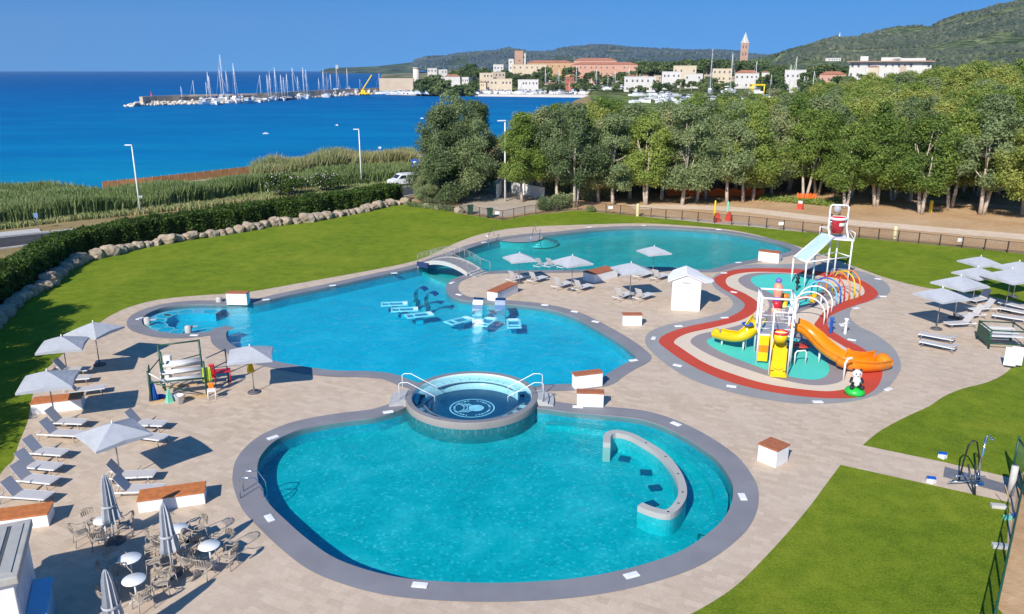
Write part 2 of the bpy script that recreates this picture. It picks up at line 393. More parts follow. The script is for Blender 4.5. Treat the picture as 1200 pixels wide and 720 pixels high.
    def build(s, name, m=None, parent=None, label=None):
        me = bpy.data.meshes.new(name); me.from_pydata(s.v, [], s.f)
        mats = s.m if s.m else [m]
        for q in mats: me.materials.append(q)
        if len(mats) > 1: me.polygons.foreach_set('material_index', s.mi)
        me.polygons.foreach_set('use_smooth', s.sm); me.update()
        bm = bmesh.new(); bm.from_mesh(me); bmesh.ops.recalc_face_normals(bm, faces=bm.faces) if s.recalc else None
        if s.recalc: bm.to_mesh(me)
        bm.free()
        o = bpy.data.objects.new(name, me); col.objects.link(o)
        if parent is not None: o.parent = parent
        if label: o['label'] = label
        return o
    recalc = False
def tag(o, label=None, cat=None, group=None, kind=None):
    if label: o['label'] = label
    if cat: o['category'] = cat
    if group: o['group'] = group
    if kind: o['kind'] = kind
    return o
def empty(name, loc=(0, 0, 0), rz=0, label=None, cat=None, group=None):
    o = bpy.data.objects.new(name, None); col.objects.link(o); o.empty_display_size = .3
    o.location = (loc[0], loc[1], loc[2] if len(loc) > 2 else 0); o.rotation_euler = (0, 0, rz)
    return tag(o, label, cat, group)
KIDS = {}
def kids(o): return [c for c in bpy.data.objects if c.parent is o]
def proto(o):                       # remember a thing's parts once, so that copying stays quick
    KIDS[o.name] = [(c, kids(c)) for c in kids(o)]; return o
def dup(root, loc, rz=0, label=None, group=None, scale=None, cat=None):
    r = root.copy(); col.objects.link(r); r.location = (loc[0], loc[1], loc[2] if len(loc) > 2 else 0); r.rotation_euler = (0, 0, rz)
    if scale: r.scale = scale if isinstance(scale, tuple) else (scale,)*3
    tag(r, label, cat, group)
    for c, gs in KIDS[root.name]:
        n = c.copy(); col.objects.link(n); n.parent = r
        for g in gs:
            q = g.copy(); col.objects.link(q); q.parent = n
    return r
class Series:
    """first placement moves the source itself, the others are copies"""
    def __init__(s, root): s.r = proto(root); s.used = False
    def put(s, loc, rz=0, label=None, group=None, scale=None):
        if not s.used:
            s.used = True; o = s.r; o.location = (loc[0], loc[1], loc[2] if len(loc) > 2 else 0); o.rotation_euler = (0, 0, rz)
            if scale: o.scale = scale if isinstance(scale, tuple) else (scale,)*3
            return tag(o, label, None, group)
        return dup(s.r, loc, rz, label, group, scale)
def struct(o): return tag(o, kind='structure')
ORD = 'first second third fourth fifth sixth seventh eighth ninth tenth eleventh twelfth thirteenth fourteenth fifteenth sixteenth seventeenth eighteenth nineteenth twentieth'.split()
TENS = {2: 'twenty', 3: 'thirty', 4: 'forty', 5: 'fifty', 6: 'sixty', 7: 'seventy'}
def nth(i):
    i += 1
    if i <= 20: return ORD[i-1]
    t, u = divmod(i, 10)
    return (TENS[t]+'-'+ORD[u-1]) if u else TENS[t][:-1]+'ieth'

# ---------- curve helpers ----------
def smooth(pts, closed=True, k=8):
    n = len(pts); out = []
    P = lambda i: pts[i % n] if closed else pts[max(0, min(n-1, i))]
    for i in range(n if closed else n-1):
        p0, p1, p2, p3 = P(i-1), P(i), P(i+1), P(i+2)
        for j in range(k):
            t = j/k; t2 = t*t; t3 = t2*t
            out.append((p1*2+(p2-p0)*t+(p0*2-p1*5+p2*4-p3)*t2+(p1*3-p0-p2*3+p3)*t3)*.5)
    if not closed: out.append(pts[-1])
    return out
def area(p): return sum(p[i].x*p[(i+1) % len(p)].y-p[(i+1) % len(p)].x*p[i].y for i in range(len(p)))/2
def offset(poly, w):                # positive = outward
    n = len(poly); s = 1 if area(poly) > 0 else -1; out = []
    for i in range(n):
        a, b, c = poly[i-1], poly[i], poly[(i+1) % n]
        d = (c-a)
        if d.length < 1e-6: d = c-b
        d.normalize(); out.append(b+Vector((d.y, -d.x))*w*s)
    return out
def strip(mb, a, b, za, zb=None):   # faces between two open polylines of the same length
    zb = za if zb is None else zb; n = len(a)
    mb.add([(p.x, p.y, za) for p in a]+[(p.x, p.y, zb) for p in b], [(i, i+1, n+i+1, n+i) for i in range(n-1)]); return mb
def off_line(pts, w):
    out = []
    for i, p in enumerate(pts):
        d = (pts[min(i+1, len(pts)-1)]-pts[max(i-1, 0)]).normalized(); out.append(p+Vector((-d.y, d.x))*w)
    return out
def inside(p, poly):
    c = False; n = len(poly)
    for i in range(n):
        a = poly[i]; b = poly[i-1]
        if (a.y > p.y) != (b.y > p.y) and p.x < (b.x-a.x)*(p.y-a.y)/(b.y-a.y)+a.x: c = not c
    return c

# =====================================================================
#  THE SETTING
# =====================================================================
SC = Vector((-2.08, 38.3)); SR = 3.42
A_px = [(477,477),(465,482),(440,489),(400,494),(366,500),(345,506),(321,518),(305,536),(301.5,554),(304.5,569),(315,590),(336,611),(360,632),(390,653),(426,667),(465,676.5),(510,681.5),(570,683.6),(630,682),(690,676),(750,663),(800,645),(838,618.6),(854,598),(859,578),(856,562),(840.5,539),(815.6,520),(785,503),(750,491),(705,486),(665,482.5),(640,479)]
def arc(a0, a1, n=26, r=SR): return [SC+Vector((math.cos(R(a0+(a1-a0)*i/n)), math.sin(R(a0+(a1-a0)*i/n))))*r for i in range(n+1)]
Apts = GP(A_px)
chainA = smooth(Apts, False, 7)
def ang(p): d = p-SC; return math.degrees(math.atan2(d.y, d.x))
aL = ang(chainA[0]) % 360; aR = ang(chainA[-1]) % 360
polyA = chainA + arc(aR, aL, 24)
B_px = [(636,451),(670,450),(700,446),(712,438),(729,428),(744.5,419.5),(738,411),(725,401),(702,387),(670,370.5),(635,361),(590,356),(560,353.5),(540,351.5),(527,345.5),(522.5,337.5),(528,329),(546,322),(562,319),(590,317.5),(640,317),(700,316),(740,313.5),(785,313.5),(826,316.5),(842,313.5),(858,309),(880,305),(904,300.5),(922,296),(926,291.5),(909,284.8),(880,278),(844,272),(801,268.7),(754,267),(700,269),(655,274),(620,276.5),(590,280.5),(567,286),(547,292.5),(530,299),(510,306),(490,313.5),(440,324.5),(390,335.7),(340,346),(315,352),(290,356.5),(267,357),(233,356.7),(210,358),(190,361.5),(175,367),(167,374),(168,381),(175,385.5),(190,389.5),(210,391.5),(235,390),(253,386.5),(264,382),(267,386),(265,393),(268,401),(280,408.5),(310,420.5),(345,428),(390,434.5),(430,435.5),(460,438.5),(481,446)]
Bpts = GP(B_px)
chainB = smooth(Bpts, False, 6)
bR = ang(chainB[0]) % 360; bL = ang(chainB[-1]) % 360
polyB = chainB + arc(bL, bR, 24)
polyA = [p for p in polyA]; polyB = [p for p in polyB]
pools = [polyA, polyB]
spadisc = arc(0, 360-15, 23, SR-.05)

# ---- base ground with the coast ----
spahole = arc(0, 360-15, 23, SR-.12)
coast_px = [(-900,330),(-500,262),(-200,232),(0,219),(120,221.5),(200,211),(300,199),(400,186),(480,179),(540,172),(590,166),(630,156),(665,140),(684,124),(690,116)]
top = GP(coast_px)+[xyat(693, 566)]
inland = [xyat(1500, 575), xyat(2600, 400), Vector((160, -60)), Vector((-200, -60))]
mb = MB(); mb.sheet(top+inland, -.03, [polyA, polyB, spahole])
n = len(top)
low = off_line(top, 14)
mb.add([(p.x, p.y, -.03) for p in top]+[(p.x, p.y, SEA-.9) for p in low], [(i+1, i, n+i, n+i+1) for i in range(n-1)])
struct(mb.build('ground', dryM))
mb = MB(); mb.sheet([Vector((-16000, -200)), Vector((16000, -200)), Vector((13000, 10000)), Vector((-13000, 10000))], SEA)
struct(mb.build('sea', seaM))
# sandy strip inside the coast line
bc = smooth(top[2:9], False, 6)
mb = MB(); strip(mb, off_line(bc, -9), off_line(bc, -.1), -.012); struct(mb.build('beach', sandM))

# ---- paving and lawn ----
pave = GP([(-260,760),(-130,560),(0,470),(40,420),(90,370),(140,345),(210,338),(300,330),(400,312),(480,295),(560,268),(640,258),(760,254),(860,259),(940,270),(1010,300),(1100,325),(1230,335),(1500,380),(1420,560)])
pave += [Vector((26, 14)), Vector((-30, 14))]
struct(MB().sheet(pave, 0, [polyA, polyB, spahole]).build('paving', pavM))
lawn_in = GP([(-60,650),(0,556),(15,540),(22,520),(33,492),(38,465),(48,440),(82,408),(95,397),(112,382),(130,370),(152,360),(180,352.5),(208,348.6),(240,346),(290,342.5),(340,334),(390,325),(440,316),(480,307.5),(505,299),(540,282.5),(575,272),(620,266),(700,263),(754,262),(801,264.4),(844,268),(880,274),(916.6,283.5),(945,292),(1000,312),(1039,326),(1078,336),(1110,341),(1161,348),(1200,356),(1290,372)])
lawn_out = GP([(1330,318),(1200,298.5),(1153,293),(1100,288),(1052,283.6),(1006,279),(950,273),(918,270),(877,265.5),(837,262.5),(799,258.5),(762,255),(727,252),(694,248.8),(677,247),(650,250),(628,251.5),(602,256),(589,258.4),(562,254.5),(539,250.5),(500,243),(474,240),(455,242),(425,249),(402,253),(360,261),(325,264),(294,270),(250,277),(214,282),(180,288),(158,292),(133,299),(103,305),(75,319),(53,338),(30,350),(5,371),(-40,410),(-200,560)])
lawnp = smooth(lawn_in, False, 4)+smooth(lawn_out, False, 2)
struct(MB().sheet(lawnp, .006).build('lawn', lawnM))
tri_in = smooth(GP([(1260,385),(1200,418),(1178,437.5),(1155.6,448.6),(1128,455.6),(1105.6,465),(1089,476),(1061,489),(1033,504),(1016.7,516.7),(1011,522)]), False, 4)
tri = tri_in+GP([(1105.6,541.7),(1183,559.7),(1196,556),(1300,470)])
struct(MB().sheet(tri, .006).build('lawn', lawnM))
lr = smooth(GP([(985,545),(972,562),(950,592),(925,622),(890,660),(858,690),(815,717),(770,738),(720,765)]), False, 4)
lr += [Vector((3, 16)), Vector((14.3, 16))]+GP([(1176,700),(1183,589),(1083,566.7)])
struct(MB().sheet(lr, .006).build('lawn', lawnM))
# dirt beyond the right-hand fence, earth field and tracks
struct(MB().sheet([Vector((15.6, 14)), Vector((40, 14))]+GP([(1360,560),(1196,556),(1188,600),(1180,650),(1168,712)]), .012).build('dirt', dirtM))
fieldp = GP([(474,238),(500,241),(539,248.5),(562,252),(589,256),(628,249),(677,245),(727,250),(799,256),(877,263),(918,268),(1006,276.5),(1100,285.5),(1200,295.5),(1400,320),(1400,215),(1200,214),(1000,208),(850,208),(700,205),(560,212),(500,225)])
struct(MB().sheet(fieldp, -.018).build('dirt', dirtM))
plaza = smooth(GP([(536,243),(560,228),(598,222),(640,218),(660,228),(668,238),(640,246),(615,249.5),(590,254),(565,251)]), True, 4)
struct(MB().sheet(plaza, -.010).build('plaza', plazaM))
tl = smooth(GP([(740,243),(800,242.5),(870,246),(940,254),(1000,261),(1060,266),(1130,272),(1210,279),(1400,300)]), False, 5)
mb = MB(); strip(mb, off_line(tl, -1.7), off_line(tl, 1.7), -.006); struct(mb.build('path', pathM))
t3 = smooth(GP([(1064,235),(1110,237),(1160,241),(1220,246),(1400,262)]), False, 4)
mb = MB(); strip(mb, off_line(t3, -1.3), off_line(t3, 1.3), -.006); struct(mb.build('path', pathM))
# sandy strip round the grove foot, where shade falls
struct(MB().sheet(GP([(760,243),(860,243),(1000,240),(1060,246),(1200,262),(1400,282),(1400,250),(1200,240),(1000,228),(860,233),(740,238)]), -.014).build('dirt', dirt_mat('orange_earth', (.46, .26, .12), (.58, .37, .19), (.64, .46, .28), .25)))

# ---- road behind the hedge with kerbs and line ----
rc = smooth([Vector(p) for p in [(-75,44),(-60,66),(-51,77.5),(-42.5,83.5),(-34,90.3),(-26,99),(-18.5,108),(-12,117),(-5,126)]], False, 8)
mb = MB(); strip(mb, off_line(rc, -3.2), off_line(rc, 3.2), 0.0); struct(mb.build('road', asphM))
mb = MB(); strip(mb, off_line(rc, -2.9), off_line(rc, -2.78), .004); strip(mb, off_line(rc, 2.78), off_line(rc, 2.9), .004); struct(mb.build('road_marking', white))
for sgn in (1, -1):
    mb = MB(); a1 = off_line(rc, 3.2*sgn); b1 = off_line(rc, 3.4*sgn); strip(mb, a1, b1, .12); strip(mb, a1, a1, -.02, .12); strip(mb, b1, b1, -.02, .12)
    struct(mb.build('kerb', concrete))
rcs = rc[:20]; mb = MB(); strip(mb, off_line(rcs, 3.4), off_line(rcs, 5.6), .11); strip(mb, off_line(rcs, 5.6), off_line(rcs, 5.6), -.02, .11); struct(mb.build('pavement', concrete))

# ---- pools ----
def border(name, poly, w, z, m, inner=0.0):
    mb = MB(); a = offset(poly, inner); b = offset(poly, w); n = len(a)
    mb.add([(p.x, p.y, z+.008*i/n) for i, p in enumerate(a)]+[(p.x, p.y, z+.008*i/n) for i, p in enumerate(b)], [(i, (i+1) % n, n+(i+1) % n, n+i) for i in range(n)])
    # rounded nosing into the water
    mb.add([(p.x, p.y, z) for p in a]+[(p.x, p.y, -.30) for p in a], [((i+1) % n, i, n+i, n+(i+1) % n) for i in range(n)])
    return struct(mb.build(name, m))
border('pool_border', polyA, 1.0, .014, borderM)
border('pool_border', polyB, .95, .018, borderM)
def basin(poly, z, fm, name='pool_basin'):
    mb = MB().mat(fm); mb.sheet(poly, z); mb.mat(wallP); n = len(poly)
    a = offset(poly, .002)
    mb.add([(p.x, p.y, -.02) for p in a]+[(p.x, p.y, z) for p in a], [((i+1) % n, i, n+i, n+(i+1) % n) for i in range(n)])
    return struct(mb.build(name))
basin(polyA, -.78, floorA); basin(polyB, -.80, floorB)
# the teal deep pool behind the weir line: floor laid a little above the shared floor
weir = smooth(GP([(490,318),(497,325),(508,332),(522,338),(540,345)], -1.0), False, 5)
cp = [p for p in polyB if (p-Vector((-1, 60))).y > 0 or True]
iA = min(range(len(polyB)), key=lambda i: (polyB[i]-G(538,351).xy).length)
iB = min(range(len(polyB)), key=lambda i: (polyB[i]-G(492,313).xy).length)
polyC = polyB[iA:iB+1]+weir[:]
struct(MB().sheet(polyC, -.785).build('pool_basin', floorC))
mb = MB(); w1 = off_line(weir, .16); w2 = off_line(weir, -.16); strip(mb, w1, w2, -.55); strip(mb, w2, w2, -.79, -.55); strip(mb, w1, w1, -.55, -.79); struct(mb.build('pool_basin', floorC))
for pl in pools: struct(MB().sheet(offset(pl, -.001), -.06).build('water', waterA))
# step ledges below the water
def ledge(px, w, z, m, name='pool_step'):
    l = smooth(GP(px), False, 6); b = off_line(l, w); n = len(l)
    mb = MB(); strip(mb, l, b, z); strip(mb, b, b, z, -.92)
    o = mb.build(name, m); return struct(o)
ledge([(640,483.5),(665,484.5),(705,489),(750,494),(785,506),(813,523),(838,542),(852,563),(854,580),(849,598),(835,618)], -.55, -.45, floorA)
# beach-entry slab and round steps of the far pool
mb = MB(); c = G(608,280).xy
mb.mat(borderG).lathe([(0, 0), (2.5, 0)], (c.x, c.y+1.0, -.052), 40); mb.mat(floorC).lathe([(2.5, 0), (2.5, -.7)], (c.x, c.y+1.0, -.115), 40)
c = G(633,279.5).xy
for i in range(3): mb.mat(wallP).lathe([(1.04+.4*i, 0), (1.12+.4*i, 0)], (c.x, c.y+.4, -.2-.12*i), 36); mb.mat(floorC).lathe([(0, -.01), (1.12+.4*i, -.01), (1.12+.4*i, -.25)], (c.x, c.y+.4, -.2-.12*i), 36)
struct(mb.build('pool_step'))

# ---- splash pad bands ----
PAD = {
 'grey': [(756,397),(759.5,408),(779,426),(808,444),(844,456.5),(888,467),(935,473),(974,473),(1007,469),(1036,458),(1052,440),(1055.6,426),(1046.6,408),(1025,391.5),(1007,382.5),(996,371.6),(999.6,361),(1018,353.6),(1039,346),(1043,339),(1036,330),(1018,321),(989,314.6),(953,310),(917,309.5),(880,310),(859,314.6),(841,321),(833.6,328),(839,339),(853.4,348),(859,357),(848,366),(819,373.4),(783,380.6),(763,388)],
 'red': [(772,400.5),(783,411),(808,427.6),(844,444),(888,456.5),(931,463.7),(971,467),(1007,465.5),(1027,454.7),(1034,436.6),(1028.5,422),(1010,408),(989,397),(974,387),(969,379),(974,370),(999.6,359),(1021,352),(1029,344.5),(1021,335.5),(1007,328),(981.6,321),(934.7,315.7),(888,314.6),(859,316.8),(842.6,323),(836.5,328),(844.4,337),(862.5,348),(872.6,357),(866,366),(844.4,375),(808,382.5),(781,391.5)],
 'cream': [(790,400.5),(797.5,407.7),(826,425.8),(862.5,440),(902,451),(953,458),(981.6,458),(1003,451),(1011,436.6),(1010.5,422),(996,411),(967,393),(954.5,382.5),(958,375),(967,364.4),(989,353.6),(1007,348),(1013,342.7),(1007,333.7),(981.6,326.5),(934.7,321),(891,319),(866,321),(851.6,326.5),(853.4,335.5),(873,344.5),(888,355),(886,364.4),(870,375),(837,384),(804.7,391.5)],
 'inner': [(809,400.5),(819,409.5),(844,422),(880.5,435),(916.6,445.6),(953,452),(981.6,449),(990.6,440),(992.4,426),(978,414),(955,398),(938,386),(930,377),(934,368),(948,362),(968,354),(981,345),(981,338),(953,326),(916.6,320.4),(880.5,321),(865,328),(873,337),(891,344.5),(900,353.6),(898.6,364.4),(873,379),(844,387),(819,392.6)],
 'turq': [(828,400.5),(844.4,413),(880.5,427.6),(916.6,440),(952.7,445.6),(969,440),(971,429),(960,415),(938,400.5),(920,390),(902,385.5),(873,389),(844,394)],
 'turq2': [(879.4,328),(891,323),(924,322),(953,328),(963.5,339),(953,352),(931,362),(913,357),(906,346),(888,337)]}
for i, (k_, m_) in enumerate((('grey', borderG), ('red', padR), ('cream', padC), ('inner', padG), ('turq', padT), ('turq2', padT))):
    p_ = smooth(GP(PAD[k_]), True, 6)
    struct(MB().sheet(p_, .006+.005*i if k_ != 'turq2' else .031).build('splash_pad_surface', m_))

# ---- distant land ----
def interp(x, xs, ys): return float(np.interp(x, xs, ys))
TD = [560, 640, 680, 760, 900, 1200, 3600]; TZ = [-.06, 0, 1.5, 4.0, 8.0, 10.0, 14.0]
def dz(py, z):                             # distance at which the level z is seen at photograph row py
    a = PITCH+math.atan((py-360)/F); return (H-z)/math.tan(a)
QPX = [445, 470, 520, 600, 680, 700]; QD = [dz(y_, SEA) for y_ in (110.8, 111.5, 112.6, 113.7, 114.6, 114.8)]
def terr(px, D):
    z = interp(D, TD, TZ)
    if px < 694:
        q = interp(px, QPX, QD)
        if D < q+6: z = -7
        elif D < q+42: z = SEA+1.35
        else: t = min(1, (D-q-42)/60); z = (SEA+1.35)*(1-t)+z*t
    if px < 446: z = -7
    elif px < 500: z = min(z, 0+max(0, (px-446))*.06)
    return z
def polar(name, pxs, Ds, hf, m):
    vs = []; fs = []
    for px in pxs:
        for D in Ds:
            p = xyat(px, D); vs.append((p.x, p.y, hf(px, D)))
    k = len(Ds)
    for i in range(len(pxs)-1):
        for j in range(k-1): fs.append((i*k+j, (i+1)*k+j, (i+1)*k+j+1, i*k+j+1))
    mb = MB(); mb.smooth = True; mb.add(vs, fs); return struct(mb.build(name, m))
townM = hill_mat('scrub_and_gardens', (.03, .05, .018), (.08, .11, .035), (.19, .19, .08), (.48, .39, .27), .12, .50)
polar('terrain', list(np.arange(439, 1500, 5)), list(np.concatenate([np.arange(560, 860, 7), np.geomspace(862, 3600, 36)])), terr, townM)
fp_ = [xyat(p_, d_) for p_, d_ in ((693,564),(692,480),(705,400),(720,300),(740,240),(800,215),(900,260),(1000,380),(1200,440),(1400,440),(1400,564))]
struct(MB().sheet(fp_, -.02).build('terrain', hill_mat('waste_ground_green', (.07, .11, .03), (.12, .17, .045), (.20, .24, .08), (.44, .37, .27), .12, .6)))
from mathutils import noise as mnoise
def fb(x, y, s, o=4): return mnoise.fractal(Vector((x*s, y*s, 3.7)), 1.0, 2.0, o)
farridge = [(376,83),(386,80),(440,78),(484,73),(501,67),(532,61.7),(564,58.4),(594.5,53.4),(618,58),(638,59.5),(667,55),(688,52.6),(714,53.4),(742,55),(764,54.7),(786,57),(807,58.4),(850,58.7),(880,62.5),(900,65),(960,66),(1500,60)]
def farh(px, D):
    rz = zat(px, interp(px, [a[0] for a in farridge], [a[1] for a in farridge]), 5200)
    t = max(0, min(1, (D-3300)/1900)); t = t*t*(3-2*t)
    if D > 5200: t = max(0, 1-(D-5200)/1500)
    p = xyat(px, D)
    rz -= 14*min(1, max(0, (px-484)/40))
    z = 12+(rz-12)*t + fb(p.x, p.y, .0016)*22*min(1, t*1.2)*(1 if px > 484 else .3)
    if px < 484: z = -6+(rz+6)*max(0, min(1, (D-4700)/500)) if D < 5200 else rz*t
    return z
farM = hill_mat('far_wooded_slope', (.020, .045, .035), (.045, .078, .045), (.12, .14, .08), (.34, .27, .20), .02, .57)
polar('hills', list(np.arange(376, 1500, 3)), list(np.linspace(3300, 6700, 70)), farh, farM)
nearridge = [(880,70),(900,66),(925,58.5),(950,51),(975,45.5),(1000,45.5),(1030,39),(1060,35),(1085,34),(1095,28.5),(1107,25),(1125,17.5),(1147,10.5),(1165,5),(1200,0),(1260,-16),(1400,-40),(1500,-50)]
def nearh(px, D):
    R0 = 2300
    rz = zat(px, interp(px, [a[0] for a in nearridge], [a[1] for a in nearridge]), R0)
    t = max(0, min(1, (D-950)/(R0-950))); t = t**1.35
    if D > R0: t = max(0, 1-(D-R0)/900)
    p = xyat(px, D)
    e = min(1, max(0, (px-880)/60))
    return 9+(rz-9)*t*(e if D < R0*.98 else 1) + (fb(p.x, p.y, .004)*16+fb(p.x, p.y, .05, 2)*3.2)*min(1, t*1.5)
nearM = hill_mat('wooded_hillside', (.028, .055, .024), (.080, .115, .045), (.19, .21, .10), (.42, .33, .24), .11, .56)
polar('hills', list(np.arange(880, 1440, 1.6)), list(np.concatenate([np.linspace(950, 2300, 190), np.linspace(2320, 3200, 12)])), nearh, nearM)

# woods on the slopes: countless crowns, one mass each
def wood_mass(name, hf, px0, px1, D0, D1, n, s0, s1, m, seed, skip=.0):
    rs = np.random.RandomState(seed); ico = bmesh.new(); bmesh.ops.create_icosphere(ico, subdivisions=1, radius=1); iv = np.array([v.co[:] for v in ico.verts]); it = np.array([[v.index for v in f.verts] for f in ico.faces]); ico.free()
    Vs = []; Fs = []; o = 0
    while len(Vs) < n:
        px = rs.uniform(px0, px1); D = math.sqrt(rs.uniform(D0*D0, D1*D1)); p = xyat(px, D)
        if mnoise.noise(Vector((p.x*.006, p.y*.006, seed))) < skip: continue
        z = hf(px, D)
        if z < 11: continue
        s_ = rs.uniform(s0, s1); Vs.append(iv*np.array([s_, s_, s_*.85])*(1+.18*rs.normal(size=(len(iv), 1)))+np.array([p.x, p.y, z+s_*.1])); Fs.append(it+o); o += len(iv)
    me = bpy.data.meshes.new(name); V_ = np.concatenate(Vs); F_ = np.concatenate(Fs)
    me.from_pydata(V_.tolist(), [], F_.tolist()); me.materials.append(m); me.update(); ob = bpy.data.objects.new(name, me); col.objects.link(ob); tag(ob, kind='stuff')
hw = leaf_mat('haze_greyed_crowns', [(.1, (.026, .040, .026)), (.5, (.062, .080, .045)), (.95, (.14, .150, .085))], trans=0, clump=.004, vary=.1)  # greyed green: some of the distance haze is put into the crown colour
hf_ = leaf_mat('haze_blue_far_crowns', [(.1, (.026, .046, .058)), (.5, (.055, .082, .085)), (.95, (.13, .15, .125))], trans=0, clump=.002, vary=.1)  # bluish tint of the far crowns stands in for haze
wood_mass('woods', nearh, 884, 1262, 960, 2330, 14000, 3.0, 6.5, hw, 3, -.06)
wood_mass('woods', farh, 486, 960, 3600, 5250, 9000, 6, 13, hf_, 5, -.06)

# =====================================================================
#  POOL FURNITURE AND STRUCTURES
# =====================================================================
# ---- round spa between the pools ----
spa = empty('spa_pool', (SC.x, SC.y, 0), 0, 'round raised spa pool with pale emblem on dark blue floor between two big pools', 'spa pool')
mb = MB(); mb.mat(mosaic_mat('deep_teal_mosaic', (.003, .10, .13), (.005, .16, .19), (.03, .28, .32), 9)).lathe([(SR, -1.0), (SR, -.04)], n=96); mb.mat(spaWall).lathe([(SR, -.04), (SR, .27), (SR-.03, .32), (SR-.30, .32), (SR-.32, .30)], n=96); mb.mat(spaBench).lathe([(SR-.32, .30), (SR-.38, -.05)], n=96); mb.mat(spaF).lathe([(SR-.38, -.05), (SR-.38, -.62)], n=96); mb.build('rim', None, spa)
mb = MB(); mb.lathe([(SR-.03, .323), (SR-.30, .323)], n=96); mb.build('coping', borderM, spa)
mb = MB(); mb.lathe([(0, -.42), (SR-.38, -.42)], n=64); mb.build('basin_floor', spaF, spa)
mb = MB(); ri = SR-.38
for k in range(48):
    a0 = 2*math.pi*k/48; a1 = a0+2*math.pi/48; am = math.degrees((a0+a1)/2) % 360
    if am < 13 or am > 347 or 167 < am < 193: continue
    mb.mat(spaBench if (k % 2 or 20 < am < 160) else spaF).lathe([(ri, .06), (ri-.45, .06), (ri-.45, -.45)], n=2, a0=a0, a1=a1)
mb.build('bench', None, spa)
for k in range(14):
    a = R(22+136*k/13)
    for dr in (.12, .32): MB().lathe([(0, .068), (.035, .068)], (math.cos(a)*(ri-dr), math.sin(a)*(ri-dr), 0), 8).build('jet', darkgrey, spa)
# emblem: ring, inner disc, palm-like chevrons, arc of small characters too small to read
mb = MB(); z = -.412
mb.lathe([(1.18, z), (1.11, z)], n=64)
mb.lathe([(0, z), (.40, z)], (.22, .0, 0), 32)
for k in range(4):
    y0 = -.02; x0 = -.02-.17*k+.1
    for sg in (1, -1):
        pts = [Vector((x0+.26*t-.0, sg*(.04+.46*t-.1*t*t*0), 0)) for t in (0, .25, .5, .75, 1)]
        pts = [Vector((x0-.36*t*t+.02, sg*(.05+.50*t), 0)) for t in (0, .25, .5, .75, 1)]
        strip(mb, off_line([p.xy for p in pts], .035), off_line([p.xy for p in pts], -.035), z+.004)
for k in range(34):
    if k in (8, 9, 25, 26): continue
    a = 2*math.pi*k/34; w_ = .03+.02*((k*7) % 3)
    c = Vector((math.cos(a)*.93, math.sin(a)*.93)); d = Vector((-math.sin(a), math.cos(a))); e = Vector((math.cos(a), math.sin(a)))
    q = [c-d*w_-e*.055, c+d*w_-e*.055, c+d*w_+e*.055, c-d*w_+e*.055]; mb.add([(p.x, p.y, z) for p in q], [(0, 1, 2, 3)])
mb.build('emblem', simple('pale_emblem_tile', (.45, .75, .85), .4), spa)
MB().sheet(arc(0, 360-7.5, 47, SR-.35), .23).build('water', waterS, spa)
spa.location = (SC.x, SC.y, 0)
for o in kids(spa):
    if o.name.startswith('water'):
        for v in o.data.vertices: v.co.x -= SC.x; v.co.y -= SC.y
for sg in (1, -1):
    for k in range(3):
        h_ = .34-.11*k; c0 = SR+.28*k+.002; a0 = 0 if sg > 0 else 180
        po = [Vector((math.cos(R(a0+t))*(c0+.28), math.sin(R(a0+t))*(c0+.28))) for t in range(-11, 12, 2)]+[Vector((math.cos(R(a0+t))*c0, math.sin(R(a0+t))*c0)) for t in range(11, -12, -2)]
        MB().prism(po, -.02, h_).build('step', stepst, spa)
    mb = MB()
    for k in range(3): mb.box((sg*(ri-.15-.3*k), 0, .1-.22*k), (.3, 1.3, .06))
    mb.build('inner_step', spaF, spa)
    for yy in (.62, -.62):
        mb = MB(); x1 = SR+.25; x2 = SR-1.55
        mb.tube([(sg*x1, yy, .2), (sg*x1, yy, 1.18), (sg*(x1-.12), yy, 1.26), (sg*(x1-.45), yy, 1.26), (sg*x2, yy, .50), (sg*x2, yy, .2)], .021, 8)
        mb.build('handrail', white, spa)

# ---- curved massage wall in the near pool ----
wl = smooth(GP([(711,519),(711.5,511),(716,507),(724,506),(740,510),(757,519),(775,531),(788,545),(797,561),(800,577),(795,590),(783,600),(765,597),(750,591)], .18), False, 6)
mb = MB(); wa = off_line(wl, .17); wb = off_line(wl, -.17); n = len(wl)
cwm = border_mat('warm_grey_stone', (.34, .34, .32), (.49, .48, .455)); mb.mat(cwm)
strip(mb, wb, wa, .19); strip(mb, wa, wa, .19, -.07); strip(mb, wb, wb, -.07, .19); mb.mat(mosaic_mat('pale_wall_mosaic', (.003, .33, .38), (.01, .44, .49), (.16, .6, .66), 9)); strip(mb, wa, wa, -.07, -.92); strip(mb, wb, wb, -.92, -.07); mb.mat(cwm)
for i in (0, n-1): mb.add([(wa[i].x, wa[i].y, -.92), (wb[i].x, wb[i].y, -.92), (wb[i].x, wb[i].y, .19), (wa[i].x, wa[i].y, .19)], [(0, 1, 2, 3)])
cw = mb.build('curved_pool_wall')
tag(cw, 'curved low stone wall hooking round the shallow corner of the near pool', 'pool wall')
for i in (30, 38, 46, 54, 60, 66): MB().lathe([(0, .194), (.05, .194)], (wl[i].x, wl[i].y, 0), 10).build('jet', black, cw)
for i, p in enumerate([(732,535),(757,551),(768,569),(763,588)]):
    q = G(*p, -.6); mb = MB(); mb.box((0, 0, 0), (.5, .38, .24))
    o = mb.build('underwater_stool', spaF); o.location = (q.x, q.y, -.79); o.rotation_euler = (0, 0, .3*i-.4)
    tag(o, 'dark blue tiled seat under water, %s from the far end inside the curved wall' % nth(i), 'pool seat', 'submerged tiled seats inside the curved wall')

